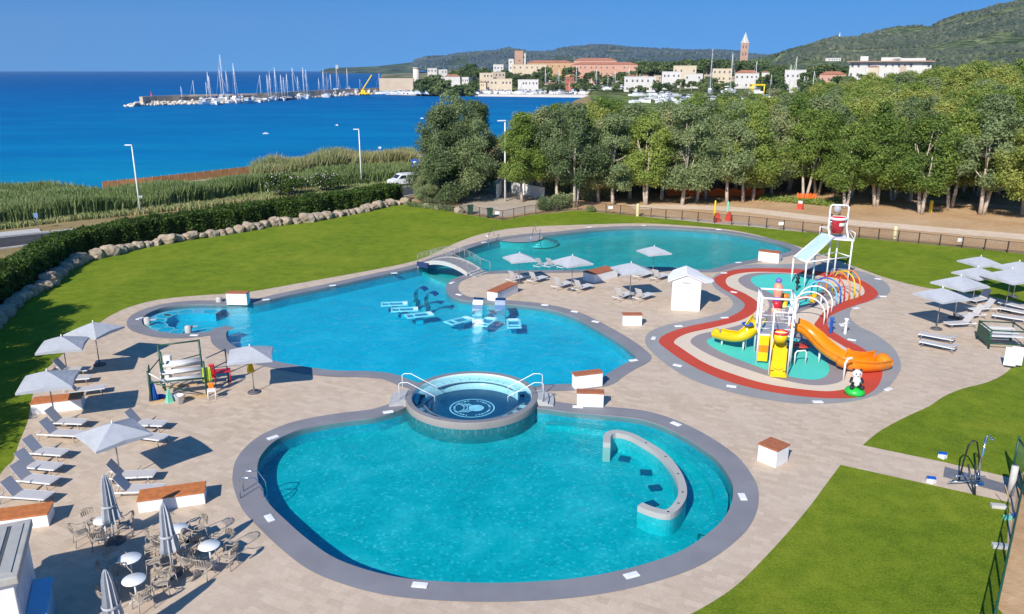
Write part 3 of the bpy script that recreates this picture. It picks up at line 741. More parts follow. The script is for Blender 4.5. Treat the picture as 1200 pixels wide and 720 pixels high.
# ---- ladders and rails ----
def ladder(p, d, label, rung=True):
    e = empty('pool_ladder', p, math.atan2(d[1], d[0]), label, 'pool ladder')
    for s in (-.28, .28):
        MB().tube([(-.85, s, 0), (-.85, s, .8), (-.7, s, .92), (-.2, s, .88), (.05, s, .4), (.08, s, -.8)], .022, 8).build('handrail', chrome, e)
    mb = MB()
    for k in range(3): mb.box((.08, 0, -.2-.25*k), (.12, .54, .03))
    mb.build('step', chrome, e); return e
ladder(G(309,579), (1, .1), 'steel pool ladder with curved rails on the left rim of the near pool')
for i, (p, q, lab) in enumerate([((572,287), (579,277), 'thin steel handrail on the left bank of the far pool'), ((622,289), (628,272), 'pair of upright steel rails at the round steps of the far pool')]):
    a = G(*p); b = G(*q)
    mb = MB(); mb.tube([(0, 0, -.6), (0, 0, .95), (.12, .15, 1.05), (b.x-a.x-.1, b.y-a.y-.1, 1.0), (b.x-a.x, b.y-a.y, 0)], .03)
    o = mb.build('pool_handrail', chrome); o.location = (a.x, a.y, 0); tag(o, lab, 'handrail')

# ---- skimmer lids set in the pool borders ----
sk = MB(); sk.box((0, 0, .012), (.52, .27, .03)); sk.box((0, 0, .03), (.42, .18, .012)); sk = Series(tag(sk.build('skimmer_lid', white), None, 'skimmer lid'))
def skim(lst, what, grp, z=.02):
    for i, (x, y, r_) in enumerate(lst):
        p = G(x, y); sk.put((p.x, p.y, z), R(r_), 'small white skimmer lid, %s %s' % (nth(i), what), grp)
skim([(320,513.5,45),(316,608,-55),(492,686.5,-8),(740,675,22),(870,583,88),(792,497.5,-50),(677,477.5,-8),(455,483.5,20)], 'counting anticlockwise from the upper left round the near pool rim', 'white skimmer lids round the near pool')
skim([(164,374,70),(228,393.5,0),(312,351.8,20),(390,335.2,20),(462,320.7,20),(567,284.5,40),(690,266.6,4),(754,264.6,0),(842,269.6,-14),(865,308.2,20),(530,332,60),(538,346,-40),(638.5,358,-10),(673.5,365.8,-28),(698,377.6,-35),(742,423,20)], 'counting clockwise from the left tip of the lagoon pool rim', 'white skimmer lids round the lagoon pool', .024)
skim([(766,397,70),(795,383,10),(849,373,18),(860,343,-40),(848,320.5,0),(1029,327.5,-40),(1034,348,0),(1003,361.8,20),(986,381.5,80),(998,399,-30),(1037,426.8,-45),(1041,457,40),(958,471.8,0),(857,453.5,-20),(794,429,-35)], 'counting clockwise from the left tip of the splash pad edge', 'white lids round the splash pad edge', .026)

# ---- white blocks with terracotta tops ----
def plinth(a, b, c, h, label, m_top=terracotta, cat='planter block', name='pool_block', t=.07, min_d=None):
    A, B, C = [Vector(v).xy for v in (a, b, c)]
    u = B-A; w = u.length; u.normalize(); v = Vector((-u.y, u.x)); d = (C-B).dot(v)
    if min_d: d = min_d
    cen = A+u*w/2+v*d/2; e = empty(name, (cen.x, cen.y, 0), math.atan2(u.y, u.x), label, cat)
    m1 = MB(); m1.box((0, 0, (h-t)/2), (w, d, h-t)); o = m1.build('body', plaster, e); bev(o)
    m2 = MB(); m2.box((0, 0, h-t/2+.002), (w+.06, d+.06, t)); o = m2.build('slab_top', m_top, e); bev(o)
    return e
def bev(o, w=.015):
    b = o.modifiers.new('bevel', 'BEVEL'); b.width = w; b.segments = 2; b.limit_method = 'ANGLE'
plinth(G(887,540), G(908.5,549), G(925,542), .85, 'white block with terracotta top standing alone on paving right of the near pool')
plinth(G(266,357.5), G(290,358), G(294,354), .92, 'white block with terracotta top on the far rim of the lagoon pool beside the lawn', min_d=.6)
plinth(G(571,352), G(583,354), G(601,342), .75, 'long white block with terracotta top at the water edge of the umbrella peninsula')
plinth(G(683,328.5), G(697,332), G(709,321.5), .75, 'white block with terracotta top among loungers beside the far pool')
plinth(G(730,382), G(752,382), G(753,378), .78, 'small white block with terracotta top on the peninsula paving below the white hut', min_d=.55)
plinth(G(676,477), G(707,478), G(708,473), .80, 'nearer of two white blocks with terracotta tops beside the near pool, right of the spa', min_d=.5)
plinth(G(674,457), G(706,453), G(707,447), .84, 'farther of two white blocks with terracotta tops right of the spa', min_d=.5)
plinth(G(888,306), G(912,309), G(914,305.5), .95, 'white block with terracotta top at the right tip of the far pool', min_d=.8)
plinth(G(163,602), G(241,591), G(240,580), .55, 'long low white bench block with orange wood top, right of the closed parasols', woodtop, 'bench', 'block_bench', .05, .9)
plinth(G(-22,628), G(58,617), G(58,606), .55, 'long low white bench block with orange wood top beside the grey-roofed kiosk', woodtop, 'bench', 'block_bench', .05, .9)
plinth(G(38,487), G(97,480), G(97,472), .62, 'low white bench block with orange wood top under the parasol by the dark lawn edge', woodtop, 'bench', 'block_bench', .05, .9)

# ---- white hut on the peninsula ----
hp = G(805, 364); hut = empty('white_hut', (hp.x, hp.y+.75, 0), R(-10), 'white gabled hut with wide overhanging white roof beside the splash pad', 'hut')
o = MB().prism([Vector((-1.0, -.85)), Vector((1.0, -.85)), Vector((1.0, .85)), Vector((-1.0, .85))], 0, 2.25).build('wall', plaster, hut); bev(o)
MB().prism([Vector((-1.0, 0)), Vector((1.0, 0)), Vector((0, .37))], -.845, .845).build('gable', plaster, hut).matrix_basis = Matrix(((1, 0, 0, 0), (0, 0, 1, 0), (0, 1, 0, 2.25), (0, 0, 0, 1)))
mb = MB(); nn = 14; vs = []; fs = []; hz_ = lambda x: 2.70-.40*min(1.6, abs(x)/1.0)
for k in range(nn+1):
    t = k/nn; y = -1.0+2.75*t; xl = -1.32+.55*max(0, t-.55)*1.6; xr = 1.32+.62*math.sin(math.pi*min(1, t*1.15))-1.5*max(0, t-.7)
    for x in (xl, 0, xr): vs += [(x, y, hz_(x)), (x, y, hz_(x)-.06)]
for k in range(nn):
    a = k*6; b = a+6
    fs += [(a, a+2, b+2, b), (a+2, a+4, b+4, b+2), (b+1, b+3, a+3, a+1), (b+3, b+5, a+5, a+3), (a+1, a, b, b+1), (a+4, a+5, b+5, b+4)]
fs += [(0, 1, 3, 2), (2, 3, 5, 4)]; e_ = nn*6; fs += [(e_+2, e_+3, e_+1, e_), (e_+4, e_+5, e_+3, e_+2)]
mb.add(vs, fs); mb.build('roof', plaster, hut)
MB().box((-.05, -.862, 2.05), (.5, .02, .05)).build('vent', darkgrey, hut)
MB().box((1.01, -.1, 1.0), (.02, .8, 1.9)).build('door', simple('door_white', (.62, .62, .63), .5), hut)

# ---- footbridge ----
b0 = G(489, 313.5); b1 = G(553, 324.5); ax = (b1-b0).xy; Lb = ax.length; rz = math.atan2(ax.y, ax.x)
br = empty('footbridge', (b0.x, b0.y, 0), rz, 'small arched white footbridge with wire railings crossing the lagoon channel', 'footbridge')
W = 1.9
arcz = lambda t: .78*math.sin(math.pi*min(1, max(0, t*.93+.03)))**.8 + .08
ts = [i/20 for i in range(21)]
mb = MB()
for i in range(20):
    x0, x1 = ts[i]*Lb*.92, ts[i+1]*Lb*.92; z0, z1 = arcz(ts[i]), arcz(ts[i+1])
    mb.add([(x0, .12, z0), (x1, .12, z1), (x1, W-.12, z1), (x0, W-.12, z0), (x0, .12, z0-.1), (x1, .12, z1-.1), (x1, W-.12, z1-.1), (x0, W-.12, z0-.1)], [(0, 1, 2, 3), (7, 6, 5, 4), (0, 4, 5, 1), (3, 2, 6, 7)])
mb.build('deck', borderG, br)
for y in (0, W-.12):
    mb = MB()
    for i in range(20):
        x0, x1 = ts[i]*Lb*.92, ts[i+1]*Lb*.92; z0, z1 = arcz(ts[i])+.05, arcz(ts[i+1])+.05; th = .34
        mb.add([(x0, y, z0), (x1, y, z1), (x1, y+.12, z1), (x0, y+.12, z0), (x0, y, z0-th), (x1, y, z1-th), (x1, y+.12, z1-th), (x0, y+.12, z0-th)], [(0, 1, 2, 3), (7, 6, 5, 4), (0, 4, 5, 1), (3, 2, 6, 7)])
    mb.add([(0, y, -.05), (0, y+.12, -.05), (0, y+.12, .1), (0, y, .1)], [(0, 1, 2, 3)])
    mb.build('side_beam', concrete, br)
mb = MB()
for k in range(3): mb.box((Lb*.92+.05+.28*k, W/2, .33-.12*k-.1), (.3, W-.1, .1))
mb.build('step', stepst, br)
for y in (.06, W-.06):
    mb = MB(); pts = [(t*Lb*.92, y, arcz(t)+.95) for t in ts]+[(Lb+.55, y, .95)]
    mb.tube(pts, .020, 6)
    for i in range(0, 21, 2):
        mb.cyl((ts[i]*Lb*.92, y, arcz(ts[i])), (ts[i]*Lb*.92, y, arcz(ts[i])+.95), .02, n=6)
    mb.cyl((Lb+.55, y, 0), (Lb+.55, y, .95), .022, n=6)
    for i in range(41):
        t = i/40; mb.cyl((t*Lb*.92, y, arcz(t)+.06), (t*Lb*.92, y, arcz(t)+.95), .007, n=4)
    mb.build('railing', alu, br)
mb = MB(); mb.box((.75, -.12, .35), (1.2, .2, .4)); mb.build('equipment_box', simple('navy_box', (.02, .04, .12), .5), br)

# ---- whirlpool seats in the left lobe ----
lobe = smooth(GP([(262,358),(233,357.5),(210,359),(190,362.5),(177,367.5),(169.5,374),(170.5,381),(178,385.5),(191,389),(210,391),(235,389.3),(252,386.5)]), False, 5)
wb_ = empty('whirlpool_bench', (0, 0, 0), 0, 'pale blue underwater bench with round whirlpool seats in the left lobe of the lagoon pool', 'pool bench')
iw = off_line(lobe, -1.35) if (off_line(lobe, -1.35)[20]-Vector((-25, 51))).length < (off_line(lobe, 1.35)[20]-Vector((-25, 51))).length else off_line(lobe, 1.35)
mb = MB(); mb.mat(floorB); strip(mb, iw, iw, -.24, -.79); mb.mat(lil := mosaic_mat('lilac_blue_mosaic', (.20, .42, .62), (.30, .52, .72), (.5, .7, .85), 8)); strip(mb, lobe, iw, -.24); mb.build('bench', None, wb_)
for k in range(10):
    i = int((k+.5)*len(lobe)/10); c = (lobe[i]+iw[i])*.5; c = c*1+(iw[i]-lobe[i])*.12
    mb = MB(); mb.lathe([(0, -.232), (.50, -.232)], (c.x, c.y, 0), 24)
    mb.mat = mb.mat; st = mb.build('seat', floorB, wb_)
    mb = MB(); mb.lathe([(.50, -.222), (.58, -.222)], (c.x, c.y, 0), 24); mb.build('seat_rim', spaBench, st)
for i, (p, lab) in enumerate([((173,378), 'left tip of the lobe'), ((221,388), 'near side of the lobe'), ((257,354), 'far side of the lobe by the white block')]):
    q = G(*p); mb = MB(); mb.lathe([(.22, -.3), (.22, .28), (.16, .36), (0, .38)], n=14); mb.box((.35, .0, .2), (.55, .2, .05))
    o = mb.build('water_spout', concrete); o.location = (q.x, q.y, 0); o.rotation_euler = (0, 0, .8*i)
    tag(o, 'small beige water spout at the '+lab, 'water spout')

# ---- hydromassage loungers and swan-neck water blades ----
def mk_blade():
    e = empty('neck_fountain', (0, 0, 0), 0, None, 'water jet'); mb = MB(); pts = []
    prof = [(-.1, -.9), (-.1, .35), (-.04, .66), (.12, .90), (.36, 1.0), (.62, .95), (.82, .80)]
    for w0 in (-.36,):
        vs = []; fs = []
        for x, z in prof: vs += [(x, -.36, z), (x, .36, z), (x-.04, -.36, z-.05), (x-.04, .36, z-.05)]
        for i in range(len(prof)-1):
            a = i*4; b = a+4
            fs += [(a, a+1, b+1, b), (a+2, b+2, b+3, a+3), (a, b, b+2, a+2), (a+1, a+3, b+3, b+1)]
        fs += [(0, 2, 3, 1), (len(vs)-4, len(vs)-3, len(vs)-1, len(vs)-2)]
        mb.add(vs, fs)
    mb.build('blade', simple('blade_steel', (.50, .56, .62), .2, 1), e)
    MB().box((-.1, 0, -.45), (.30, .8, .62)).build('base', wallP, e); return e
blade = Series(mk_blade())
for p, a, lab in [((489,351), -20, 'left one of the pair of steel water blades left of the bed rows'), ((501,357), -20, 'right one of the pair of steel water blades beside the left bubble beds'), ((560,366.5), 78, 'steel water blade arching over the left of the peninsula bubble beds'), ((586,367), 85, 'steel water blade arching between the middle and right peninsula bubble beds')]:
    q = G(*p); blade.put((q.x, q.y, 0), R(a), lab, 'steel water blades in the lagoon pool')
def mk_bed():
    e = empty('bubble_bed', (0, 0, 0), 0, None, 'bubble bed'); mb = MB()
    for y in (-.42, .42): mb.box((0, y, -.115), (1.95, .15, .07))
    mb.box((-.91, 0, -.115), (.13, .69, .07)); mb.box((.80, 0, -.10), (.34, .69, .09)); mb.box((-.35, 0, -.115), (.10, .69, .06))
    mb.build('frame', simple('pale_tile_frame', (.62, .84, .92), .5), e)
    MB().box((0, 0, -.17), (1.7, .7, .03)).build('lounge_surface', mosaic_mat('bed_mosaic', (.003, .16, .36), (.005, .24, .48), (.05, .4, .6), 9), e)
    MB().box((0, 0, -.48), (.5, .4, .58)).build('pedestal', floorB, e)
    return e
bed = Series(mk_bed())
for p, a, lab in [((462,354.5), 8, 'leftmost submerged bubble bed of the lagoon pool'), ((474,361), 8, 'second submerged bubble bed from the left in the lagoon pool'), ((491,367.5), 22, 'third submerged bubble bed from the left in the lagoon pool'), ((538,374), 42, 'bubble bed left of the two upright steel water blades'), ((570,375.5), 68, 'bubble bed between the two upright steel water blades'), ((602,377.5), 92, 'rightmost submerged bubble bed of the lagoon pool')]:
    q = G(*p, 0); bed.put((q.x, q.y, 0), R(a), lab, 'submerged bubble beds in the lagoon pool')

# ---- parasols ----
def mk_umb():
    e = empty('parasol', (0, 0, 0), 0, None, 'parasol'); s = 1.12
    MB().lathe([(0, 0), (.34, 0), (.34, .05), (.30, .08), (.05, .09), (.05, .3), (0, .3)], n=24).build('base', darkgrey, e)
    MB().cyl((0, 0, .05), (0, 0, 2.62), .028, n=10).build('pole', alu, e)
    mb = MB(); cor = [(-s, -s), (s, -s), (s, s), (-s, s)]; mid = [(0, -s*.96), (s*.96, 0), (0, s*.96), (-s*.96, 0)]
    ring = [];
    for i in range(4): ring += [cor[i], mid[i]]
    vs = []; K = 5; apex = 2.62
    for k in range(K+1):
        t = k/K
        for j, (x, y) in enumerate(ring):
            zz = apex-(.50 if j % 2 == 0 else .42)*t**1.12 - (.0 if j % 2 == 0 else .03*math.sin(math.pi*t))
            vs.append((x*t, y*t, zz))
    for (x, y) in ring: vs.append((x*1.003, y*1.003, apex-.60))
    fs = []
    for k in range(K+1):
        for j in range(8):
            a = k*8+j; b = k*8+(j+1) % 8; fs.append((a, b, b+8, a+8))
    mb.add(vs, fs); mb.build('canopy', canopy, e)
    mb = MB(); mb.cyl((0, 0, 2.60), (0, 0, 2.74), .05, .02, 8)
    mb.build('finial', white, e)
    for x, y in ring[::1]:
        MB().beam((0, 0, 2.52), (x*.97, y*.97, apex-.52 if abs(x) > .1 and abs(y) > .1 else apex-.46), .022).build('rib', alu, e)
    return e
umb = Series(mk_umb())
U = [((117,428), -15, 1.0, 'grey parasol farthest back of the left terrace group, beside the lawn edge'),
 ((81,447), 18, 1.0, 'grey parasol on the left terrace in front of the two far loungers'),
 ((66,497), 20, 1.05, 'grey parasol standing over the orange-topped bench on the left terrace'),
 ((142,563), 47, 1.0, 'grey parasol over the middle loungers nearest the long orange-topped bench'),
 ((298,460), 15, 1.0, 'grey parasol at the lagoon pool edge with a yellow bag hanging on its pole'),
 ((609,332), 20, .95, 'leftmost grey parasol on the peninsula by the footbridge'),
 ((670,340), 28, 1.05, 'second grey parasol from the left on the peninsula'),
 ((738,350), 15, 1.05, 'grey parasol with a line tied to it in front of the white hut row'),
 ((765,323), 20, .95, 'grey parasol behind the white hut beside the far pool'),
 ((1097,386), 20, 1.08, 'nearest left grey parasol of the right-hand lounger group'),
 ((1118,373), 25, 1.15, 'second nearest grey parasol in the left file of the right-hand group'),
 ((1139,356), 20, 1.05, 'third grey parasol going back in the left file of the right-hand group'),
 ((1143,339), 15, 1.0, 'farthest back grey parasol of the right-hand group on the lawn edge'),
 ((1177,366), 18, 1.2, 'large grey parasol above the green framed stand on the right'),
 ((1187,348), 22, 1.05, 'grey parasol cut by the right edge behind the large one')]
for p, a, s, lab in U:
    q = G(*p); umb.put((q.x, q.y, 0), R(a), lab, 'open grey parasols', s)
def mk_closed():
    e = empty('closed_parasol', (0, 0, 0), 0, None, 'closed parasol'); 
    MB().lathe([(0, 0), (.36, 0), (.36, .05), (.30, .08), (0, .09)], n=24).build('base', darkgrey, e)
    MB().cyl((0, 0, .05), (0, 0, 2.7), .03, n=8).build('pole', white, e)
    mb = MB(); mb.smooth = False; n = 20; prof = [(.03, 2.72), (.10, 2.62), (.17, 2.35), (.20, 2.0), (.24, 1.6), (.28, 1.2), (.33, .95), (.30, .85), (.1, .95)]
    vs = []; fs = []; r_ = random.Random(3)
    off = [r_.uniform(-.1, .1) for _ in range(n)]
    for i, (r, z) in enumerate(prof):
        for j in range(n):
            a = 2*math.pi*j/n; q = r*(1.0 if j % 2 else .48)*(1+off[j]); vs.append((q*math.cos(a), q*math.sin(a), z+(off[j]*1.2 if i > 4 else 0)))
    for i in range(len(prof)-1):
        for j in range(n): fs.append((i*n+j, i*n+(j+1) % n, (i+1)*n+(j+1) % n, (i+1)*n+j))
    mb.add(vs, fs); mb.build('folded_canopy', canopy, e)
    MB().lathe([(.255, 1.48), (.262, 1.52), (.25, 1.56)], n=20).build('strap', canopy, e)
    return e
cu = Series(mk_closed())
for p, z, lab in [((122,557), 2.7, 'closed grey parasol standing behind the table in the kiosk shadow'), ((191,590), 2.7, 'closed grey parasol in the middle of the cafe tables'), ((123,668), 2.7, 'closed grey parasol nearest the bottom edge beside the front cafe table')]:
    q = G(*p, z); cu.put((q.x, q.y, 0), rnd.random()*3, lab, 'closed grey parasols in the cafe corner')

# ---- sun loungers ----
def mk_lounger(back, fabric):
    e = empty('sun_lounger', (0, 0, 0), 0, None, 'sun lounger'); hx = -.35; Lf = 1.0; w = .31; z = .34
    mb = MB()
    for y in (-w, w): mb.beam((hx-.62, y, z), (Lf, y, z), .035, .045)
    mb.beam((Lf, -w, z), (Lf, w, z), .035); mb.beam((hx-.62, -w, z), (hx-.62, w, z), .035); mb.build('frame', white, e)
    for x in (.78, -.82):
        for y in (-w, w): MB().tube([(x, y, z), (x+(.1 if x > 0 else -.12), y*1.02, 0)], .018, 6).build('leg', alu, e)
    a = R(back); bl = .74
    mb = MB(); mb.box(((hx+Lf)/2+.005, 0, z+.022), (Lf-hx-.05, w*2-.05, .018)); mb.build('seat', fabric, e)
    mb = MB(); c = Vector((hx-math.cos(a)*bl/2, 0, z+.03+math.sin(a)*bl/2)); mb.box(c, (bl, w*2-.04, .02), 0, Matrix.Rotation(a, 4, 'Y')); mb.build('backrest', fabric, e)
    tp = Vector((hx-math.cos(a)*bl*.7, 0, z+math.sin(a)*bl*.7))
    for y in (-w*.9, w*.9): MB().tube([(tp.x, y, tp.z), (tp.x-.12, y, z)], .012, 5).build('back_prop', alu, e)
    return e
lgA = Series(mk_lounger(54, sling)); lgB = Series(mk_lounger(58, slingb)); lgF = Series(mk_lounger(12, sling))
def loung(S, foot, head, lab, grp, z=.35):
    f = G(*foot, z).xy; h = G(*head, z+.2).xy; d = (f-h).normalized(); c = h+d*.95
    S.put((c.x, c.y, 0), math.atan2(d.y, d.x), lab, grp)
gl = 'grey sun loungers on the left terrace'
ml = 'sun lounger with raised backrest, '
for i, (h_, f_) in enumerate([((29,522),(72,530)), ((20,538),(69,547)), ((15,553),(65,563)), ((4,572),(57,581))]):
    loung(lgA, f_, h_, ml+'%s from the far end of the row by the lawn' % nth(i), gl)
for h_, f_, lab in [((54,488),(98,494), 'farther of two right beside the low white bench'), ((48,501),(95,508), 'nearer of two in front of the low white bench'), ((147,490),(187,496), 'farther of two standing behind the middle parasol'), ((150,503),(185,512), 'nearer of two mostly hidden under the middle parasol'), ((60,441),(98,442), 'nearer of two under the second back parasol'), ((62,429),(106,432), 'farther of two under the second back parasol'), ((74,455),(99,456), 'small part showing between two back parasols'), ((124,552),(170,555), 'farther of two under the near parasol pole'), ((132,568),(174,572), 'nearer of two by the near parasol and the long bench')]:
    loung(lgA, f_, h_, ml+lab, gl)
gi = 'light sun loungers on the peninsula'
dv = Vector((math.cos(R(48)), math.sin(R(48))))
for p, lab in [((596,333), 'leftmost, under the first peninsula parasol'), ((620,334), 'second from the left in the near peninsula row'), ((649,341), 'left of two under the second peninsula parasol'), ((673,344), 'right of two under the second peninsula parasol'), ((721,354), 'left of two under the parasol with the tied line'), ((745,355), 'right of two under the parasol with the tied line'), ((765,331), 'right one behind the hut by the far pool'), ((745,329), 'left one behind the hut by the far pool'), ((628,317), 'left of three facing the far pool water edge'), ((640,317), 'middle of three facing the far pool water edge'), ((655,318), 'right of three facing the far pool water edge')]:
    q = G(*p).xy+dv*1.0; lgB.put((q.x, q.y, 0), R(48+rnd.uniform(-3, 3)), 'light sun lounger with steep backrest, '+lab, gi)
gr = 'light sun loungers of the right-hand group'
for S, h_, f_, lab in [(lgA, (1141,374),(1106,379), 'nearest with raised back in the left file'), (lgA, (1152,364),(1112,370), 'second nearest with raised back in the left file'), (lgA, (1158,345),(1128,354), 'farthest back in the left file at the lawn edge'), (lgF, (1118,394),(1087,392), 'lying flat, farther of two by the nearest parasol base'), (lgF, (1120,404),(1088,401), 'lying flat, nearest one of the group'), (lgA, (1165,357),(1140,361), 'between the two files of parasols'), (lgF, (1203,371),(1168,369), 'lying flat behind the green framed stand'), (lgF, (1206,358),(1178,355), 'lying flat under the large right parasol'), (lgF, (1208,364),(1180,362), 'in the right file cut by the photo edge')]:
    loung(S, f_, h_, 'light sun lounger '+lab, gr)

# ---- cafe corner: tables and chairs ----
def mk_table():
    e = empty('bistro_table', (0, 0, 0), 0, None, 'cafe table')
    o = MB().lathe([(0, .735), (.36, .735), (.37, .75), (.36, .765), (0, .765)], n=32).build('tabletop', tabletop, e)
    MB().cyl((0, 0, .03), (0, 0, .735), .03).build('pedestal', white, e)
    mb = MB(); 
    for k in range(4):
        a = R(45+90*k); mb.beam((0, 0, .05), (.27*math.cos(a), .27*math.sin(a), .015), .05, .03)
    mb.build('foot', white, e); return e
def mk_chair():
    e = empty('cafe_chair', (0, 0, 0), 0, None, 'cafe chair'); w = .24
    o = MB().box((0, 0, .45), (.46, .46, .03)).build('seat', rattan, e); bev(o)
    mb = MB(); vs = []
    for k in range(7):
        y = -w+2*w*k/6; x = -.25-.05*(1-(y/w)**2)
        mb.beam((x, y, .62), (x-.05, y, .84), .06, .014, up=(0, 1, 0))
    mb.tube([(-.23, -w-.01, .80), (-.33, -w*.5, .87), (-.345, 0, .88), (-.33, w*.5, .87), (-.23, w+.01, .80)], .016, 6)
    mb.build('backrest', rattan, e)
    for sx in (-1, 1):
        for sy in (-1, 1):
            MB().tube([(sx*.20, sy*w*.92, .45), (sx*.25, sy*w, 0)], .016, 6).build('leg', alu, e)
    for sy in (-1, 1): MB().tube([(-.24, sy*(w+.01), .82), (-.05, sy*(w+.03), .67), (.2, sy*(w+.02), .66), (.2, sy*w, .45)], .016, 6).build('armrest', rattan, e)
    return e
tb = Series(mk_table()); ch = Series(mk_chair())
TB = [((122,609), 'round white table in the kiosk shadow under the closed parasol', [20, 150, 215, 290]),
      ((245,639), 'rightmost round white table near the pool rim', [60, 215, 280, 345]),
      ((152,654), 'round white table between the kiosk shadow and middle parasol', [25, 150, 205]),
      ((157,679), 'front round white table nearest the bottom edge', [20, 150, 220, 310]),
      ((208,619), 'round white table partly hidden by the middle closed parasol', [40, 130, 190, 250, 320])]
pl_ = ['on its right side', 'on its upper left side', 'on its left side', 'on its near side', 'behind the parasol pole']
for (p, lab, angs) in TB:
    q = G(*p, .76); tb.put((q.x, q.y, 0), .3, lab, 'round white cafe tables')
    for i, a in enumerate(angs):
        rr = .68+rnd.uniform(-.05, .12); aa = R(a+rnd.uniform(-8, 8)); c = q.xy+Vector((math.cos(aa), math.sin(aa)))*rr
        dirn = 'right' if (a < 60 or a > 320) else 'far' if a < 125 else 'left' if a < 220 else 'near'
        ch.put((c.x, c.y, 0), aa+math.pi+rnd.uniform(-.25, .25), 'beige slatted cafe chair, %s clockwise from the right, at the %s' % (nth(len(angs)-1-i), lab.replace('round white ', '').split(' partly')[0].split(' between')[0] if False else {0: 'shaded table', 1: 'rightmost table', 2: 'left middle table', 3: 'front table', 4: 'table behind the parasol'}[[t[0] for t in TB].index(p)]), 'beige chairs around the cafe tables')
for p, a, lab in [((178,640), 200, 'beige cafe chair standing alone between the middle parasol and left middle table'), ((196,672), 40, 'beige cafe chair standing apart right of the front table'), ((212,650), 100, 'beige cafe chair just right of the middle closed parasol base'), ((226,633), 10, 'beige cafe chair between the parasol and the rightmost table')]:
    q = G(*p, .45); ch.put((q.x, q.y, 0), R(a), lab, 'beige chairs standing loose in the cafe corner')

# ---- kiosk bottom left ----
KA = Vector((-15.2, 22.2)); ku = Vector((.406, -.914)); kv = Vector((-.914, -.406)); KH = 2.9
kc = KA+ku*1.62+kv*1.6
ki = empty('kiosk', (kc.x, kc.y, 0), math.atan2(ku.y, ku.x), 'white kiosk with grey ribbed flat roof and shade-tinted blue side counter at the bottom left', 'kiosk')
o = MB().box((0, 0, (KH-.25)/2), (2.95, 2.9, KH-.25)).build('wall', plaster, ki); bev(o)
mb = MB(); mb.box((0, 0, KH-.125), (3.3, 3.25, .25)); ro = mb.build('roof', simple('kiosk_roof_beige', (.42, .40, .36), .7), ki); bev(ro, .03)
mb = MB()
for k in range(7): mb.box((0, -1.3+.43*k, KH+.012), (2.75, .30, .03))
mb.build('roof_panel', roofmetal, ro)
mb = MB()
for k in range(6): mb.box((0, -1.085+.43*k, KH+.006), (2.75, .07, .012))
mb.build('roof_gap', darkgrey, ro)
mb = MB(); mb.box((.2, 1.75, 1.1), (2.3, .55, .06), 0, Matrix.Rotation(R(-6), 4, 'X')); mb.build('counter', blue if False else lblue, ki)  # light blue stands in for blue shade on a white counter
mb = MB(); mb.box((.2, 1.92, .55), (2.3, .03, 1.0)); mb.build('counter_front', lblue, ki)  # same blue, shade put into the colour of the front
MB().box((.2, 1.455, 1.75), (2.2, .02, 1.0)).build('shutter', simple('kiosk_shutter', (.55, .58, .62), .5), ki)

# =====================================================================
#  SPLASH PLAYGROUND
# =====================================================================
def V(v, z): return Vector((v[0], v[1], z))
tA = G(886, 426); tB = G(925, 429); tu = (tB-tA).xy; tw = tu.length; trz = math.atan2(tu.y, tu.x)
# ---- main slide tower ----
tow = empty('slide_tower', (tA.x, tA.y, .03), trz, 'white framed play tower with yellow panels and net, centre of the splash pad', 'play tower')
tw_, td_, th_ = tw, 2.1, 3.95
for x in (0, tw_):
    for y in (0, td_): MB().cyl((x, y, 0), (x, y, th_), .07, n=12).build('post', white, tow)
for z in (th_, 1.75):
    mb = MB(); c_ = [(0, 0, z), (tw_, 0, z), (tw_, td_, z), (0, td_, z)]
    for i in range(4): mb.cyl(c_[i], c_[(i+1) % 4], .06 if z > 2 else .05, n=10)
    mb.build('top_frame' if z > 2 else 'deck_frame', white, tow)
MB().box((tw_/2, td_/2, 1.78), (tw_-.1, td_-.1, .06)).build('platform', simple('grey_deck', (.36, .38, .42), .6), tow)
for y in (0, td_):
    mb = MB()
    for z in (2.15, 2.55, 2.95): mb.cyl((.1, y, z), (.55, y, z), .02, n=6); mb.cyl((tw_-.5, y, z), (tw_-.1, y, z), .02, n=6)
    mb.build('guard_rail', white, tow)
mb = MB()
for k in range(9): x = .62+.08*k; mb.cyl((x, 0.05, 2.55), (x, .05, 3.35), .012, n=5)
for z in (2.55, 2.95, 3.35): mb.cyl((.55, .05, z), (1.35, .05, z), .014, n=5)
mb.build('net', white, tow)
# left side stair panels
for k, (m_, z0, z1) in enumerate(((yellow, .15, .70), (orange, .72, 1.1), (yellow, 1.12, 1.72))):
    o = MB().box((.32, -.03, (z0+z1)/2), (.55, .05, z1-z0)).build('side_panel', m_, tow); bev(o, .01)
mb = MB()
for k in range(6): mb.box((tw_+.0, .35+.25*k, .25+.28*k), (.7, .24, .05))
mb.build('stair', greenp, tow)
# front bay: tall yellow chute between two slender posts
fa = -1.9
for x in (.55, tw_-.32):
    MB().tube([(x, fa, 0), (x, fa, 3.72)], .045, 8).build('front_post', white, tow)
mb = MB(); mb.cyl((.55, fa, 3.72), (tw_-.32, fa, 3.72), .045, n=8); mb.cyl((.55, fa, 3.72), (.55, 0, 3.72), .035, n=8); mb.cyl((tw_-.32, fa, 3.72), (tw_-.32, 0, 3.72), .035, n=8); mb.build('front_frame', white, tow)
mb = MB(); x0, x1 = .62, tw_-.40
pr_ = [(-1.75-.45, .10), (-1.9, .12), (-1.75, .3), (-1.35, .95), (-.75, 1.6), (-.3, 1.82), (0.05, 1.84)]
vs = []; fs = []
for y, z in pr_: vs += [(x0, y, z+.18), (x0+.04, y, z), (x1-.04, y, z), (x1, y, z+.18), (x1+.03, y, z-.06), (x0-.03, y, z-.06)]
for i in range(len(pr_)-1):
    for j in range(6): a = i*6+j; b = i*6+(j+1) % 6; fs.append((a, b, b+6, a+6))
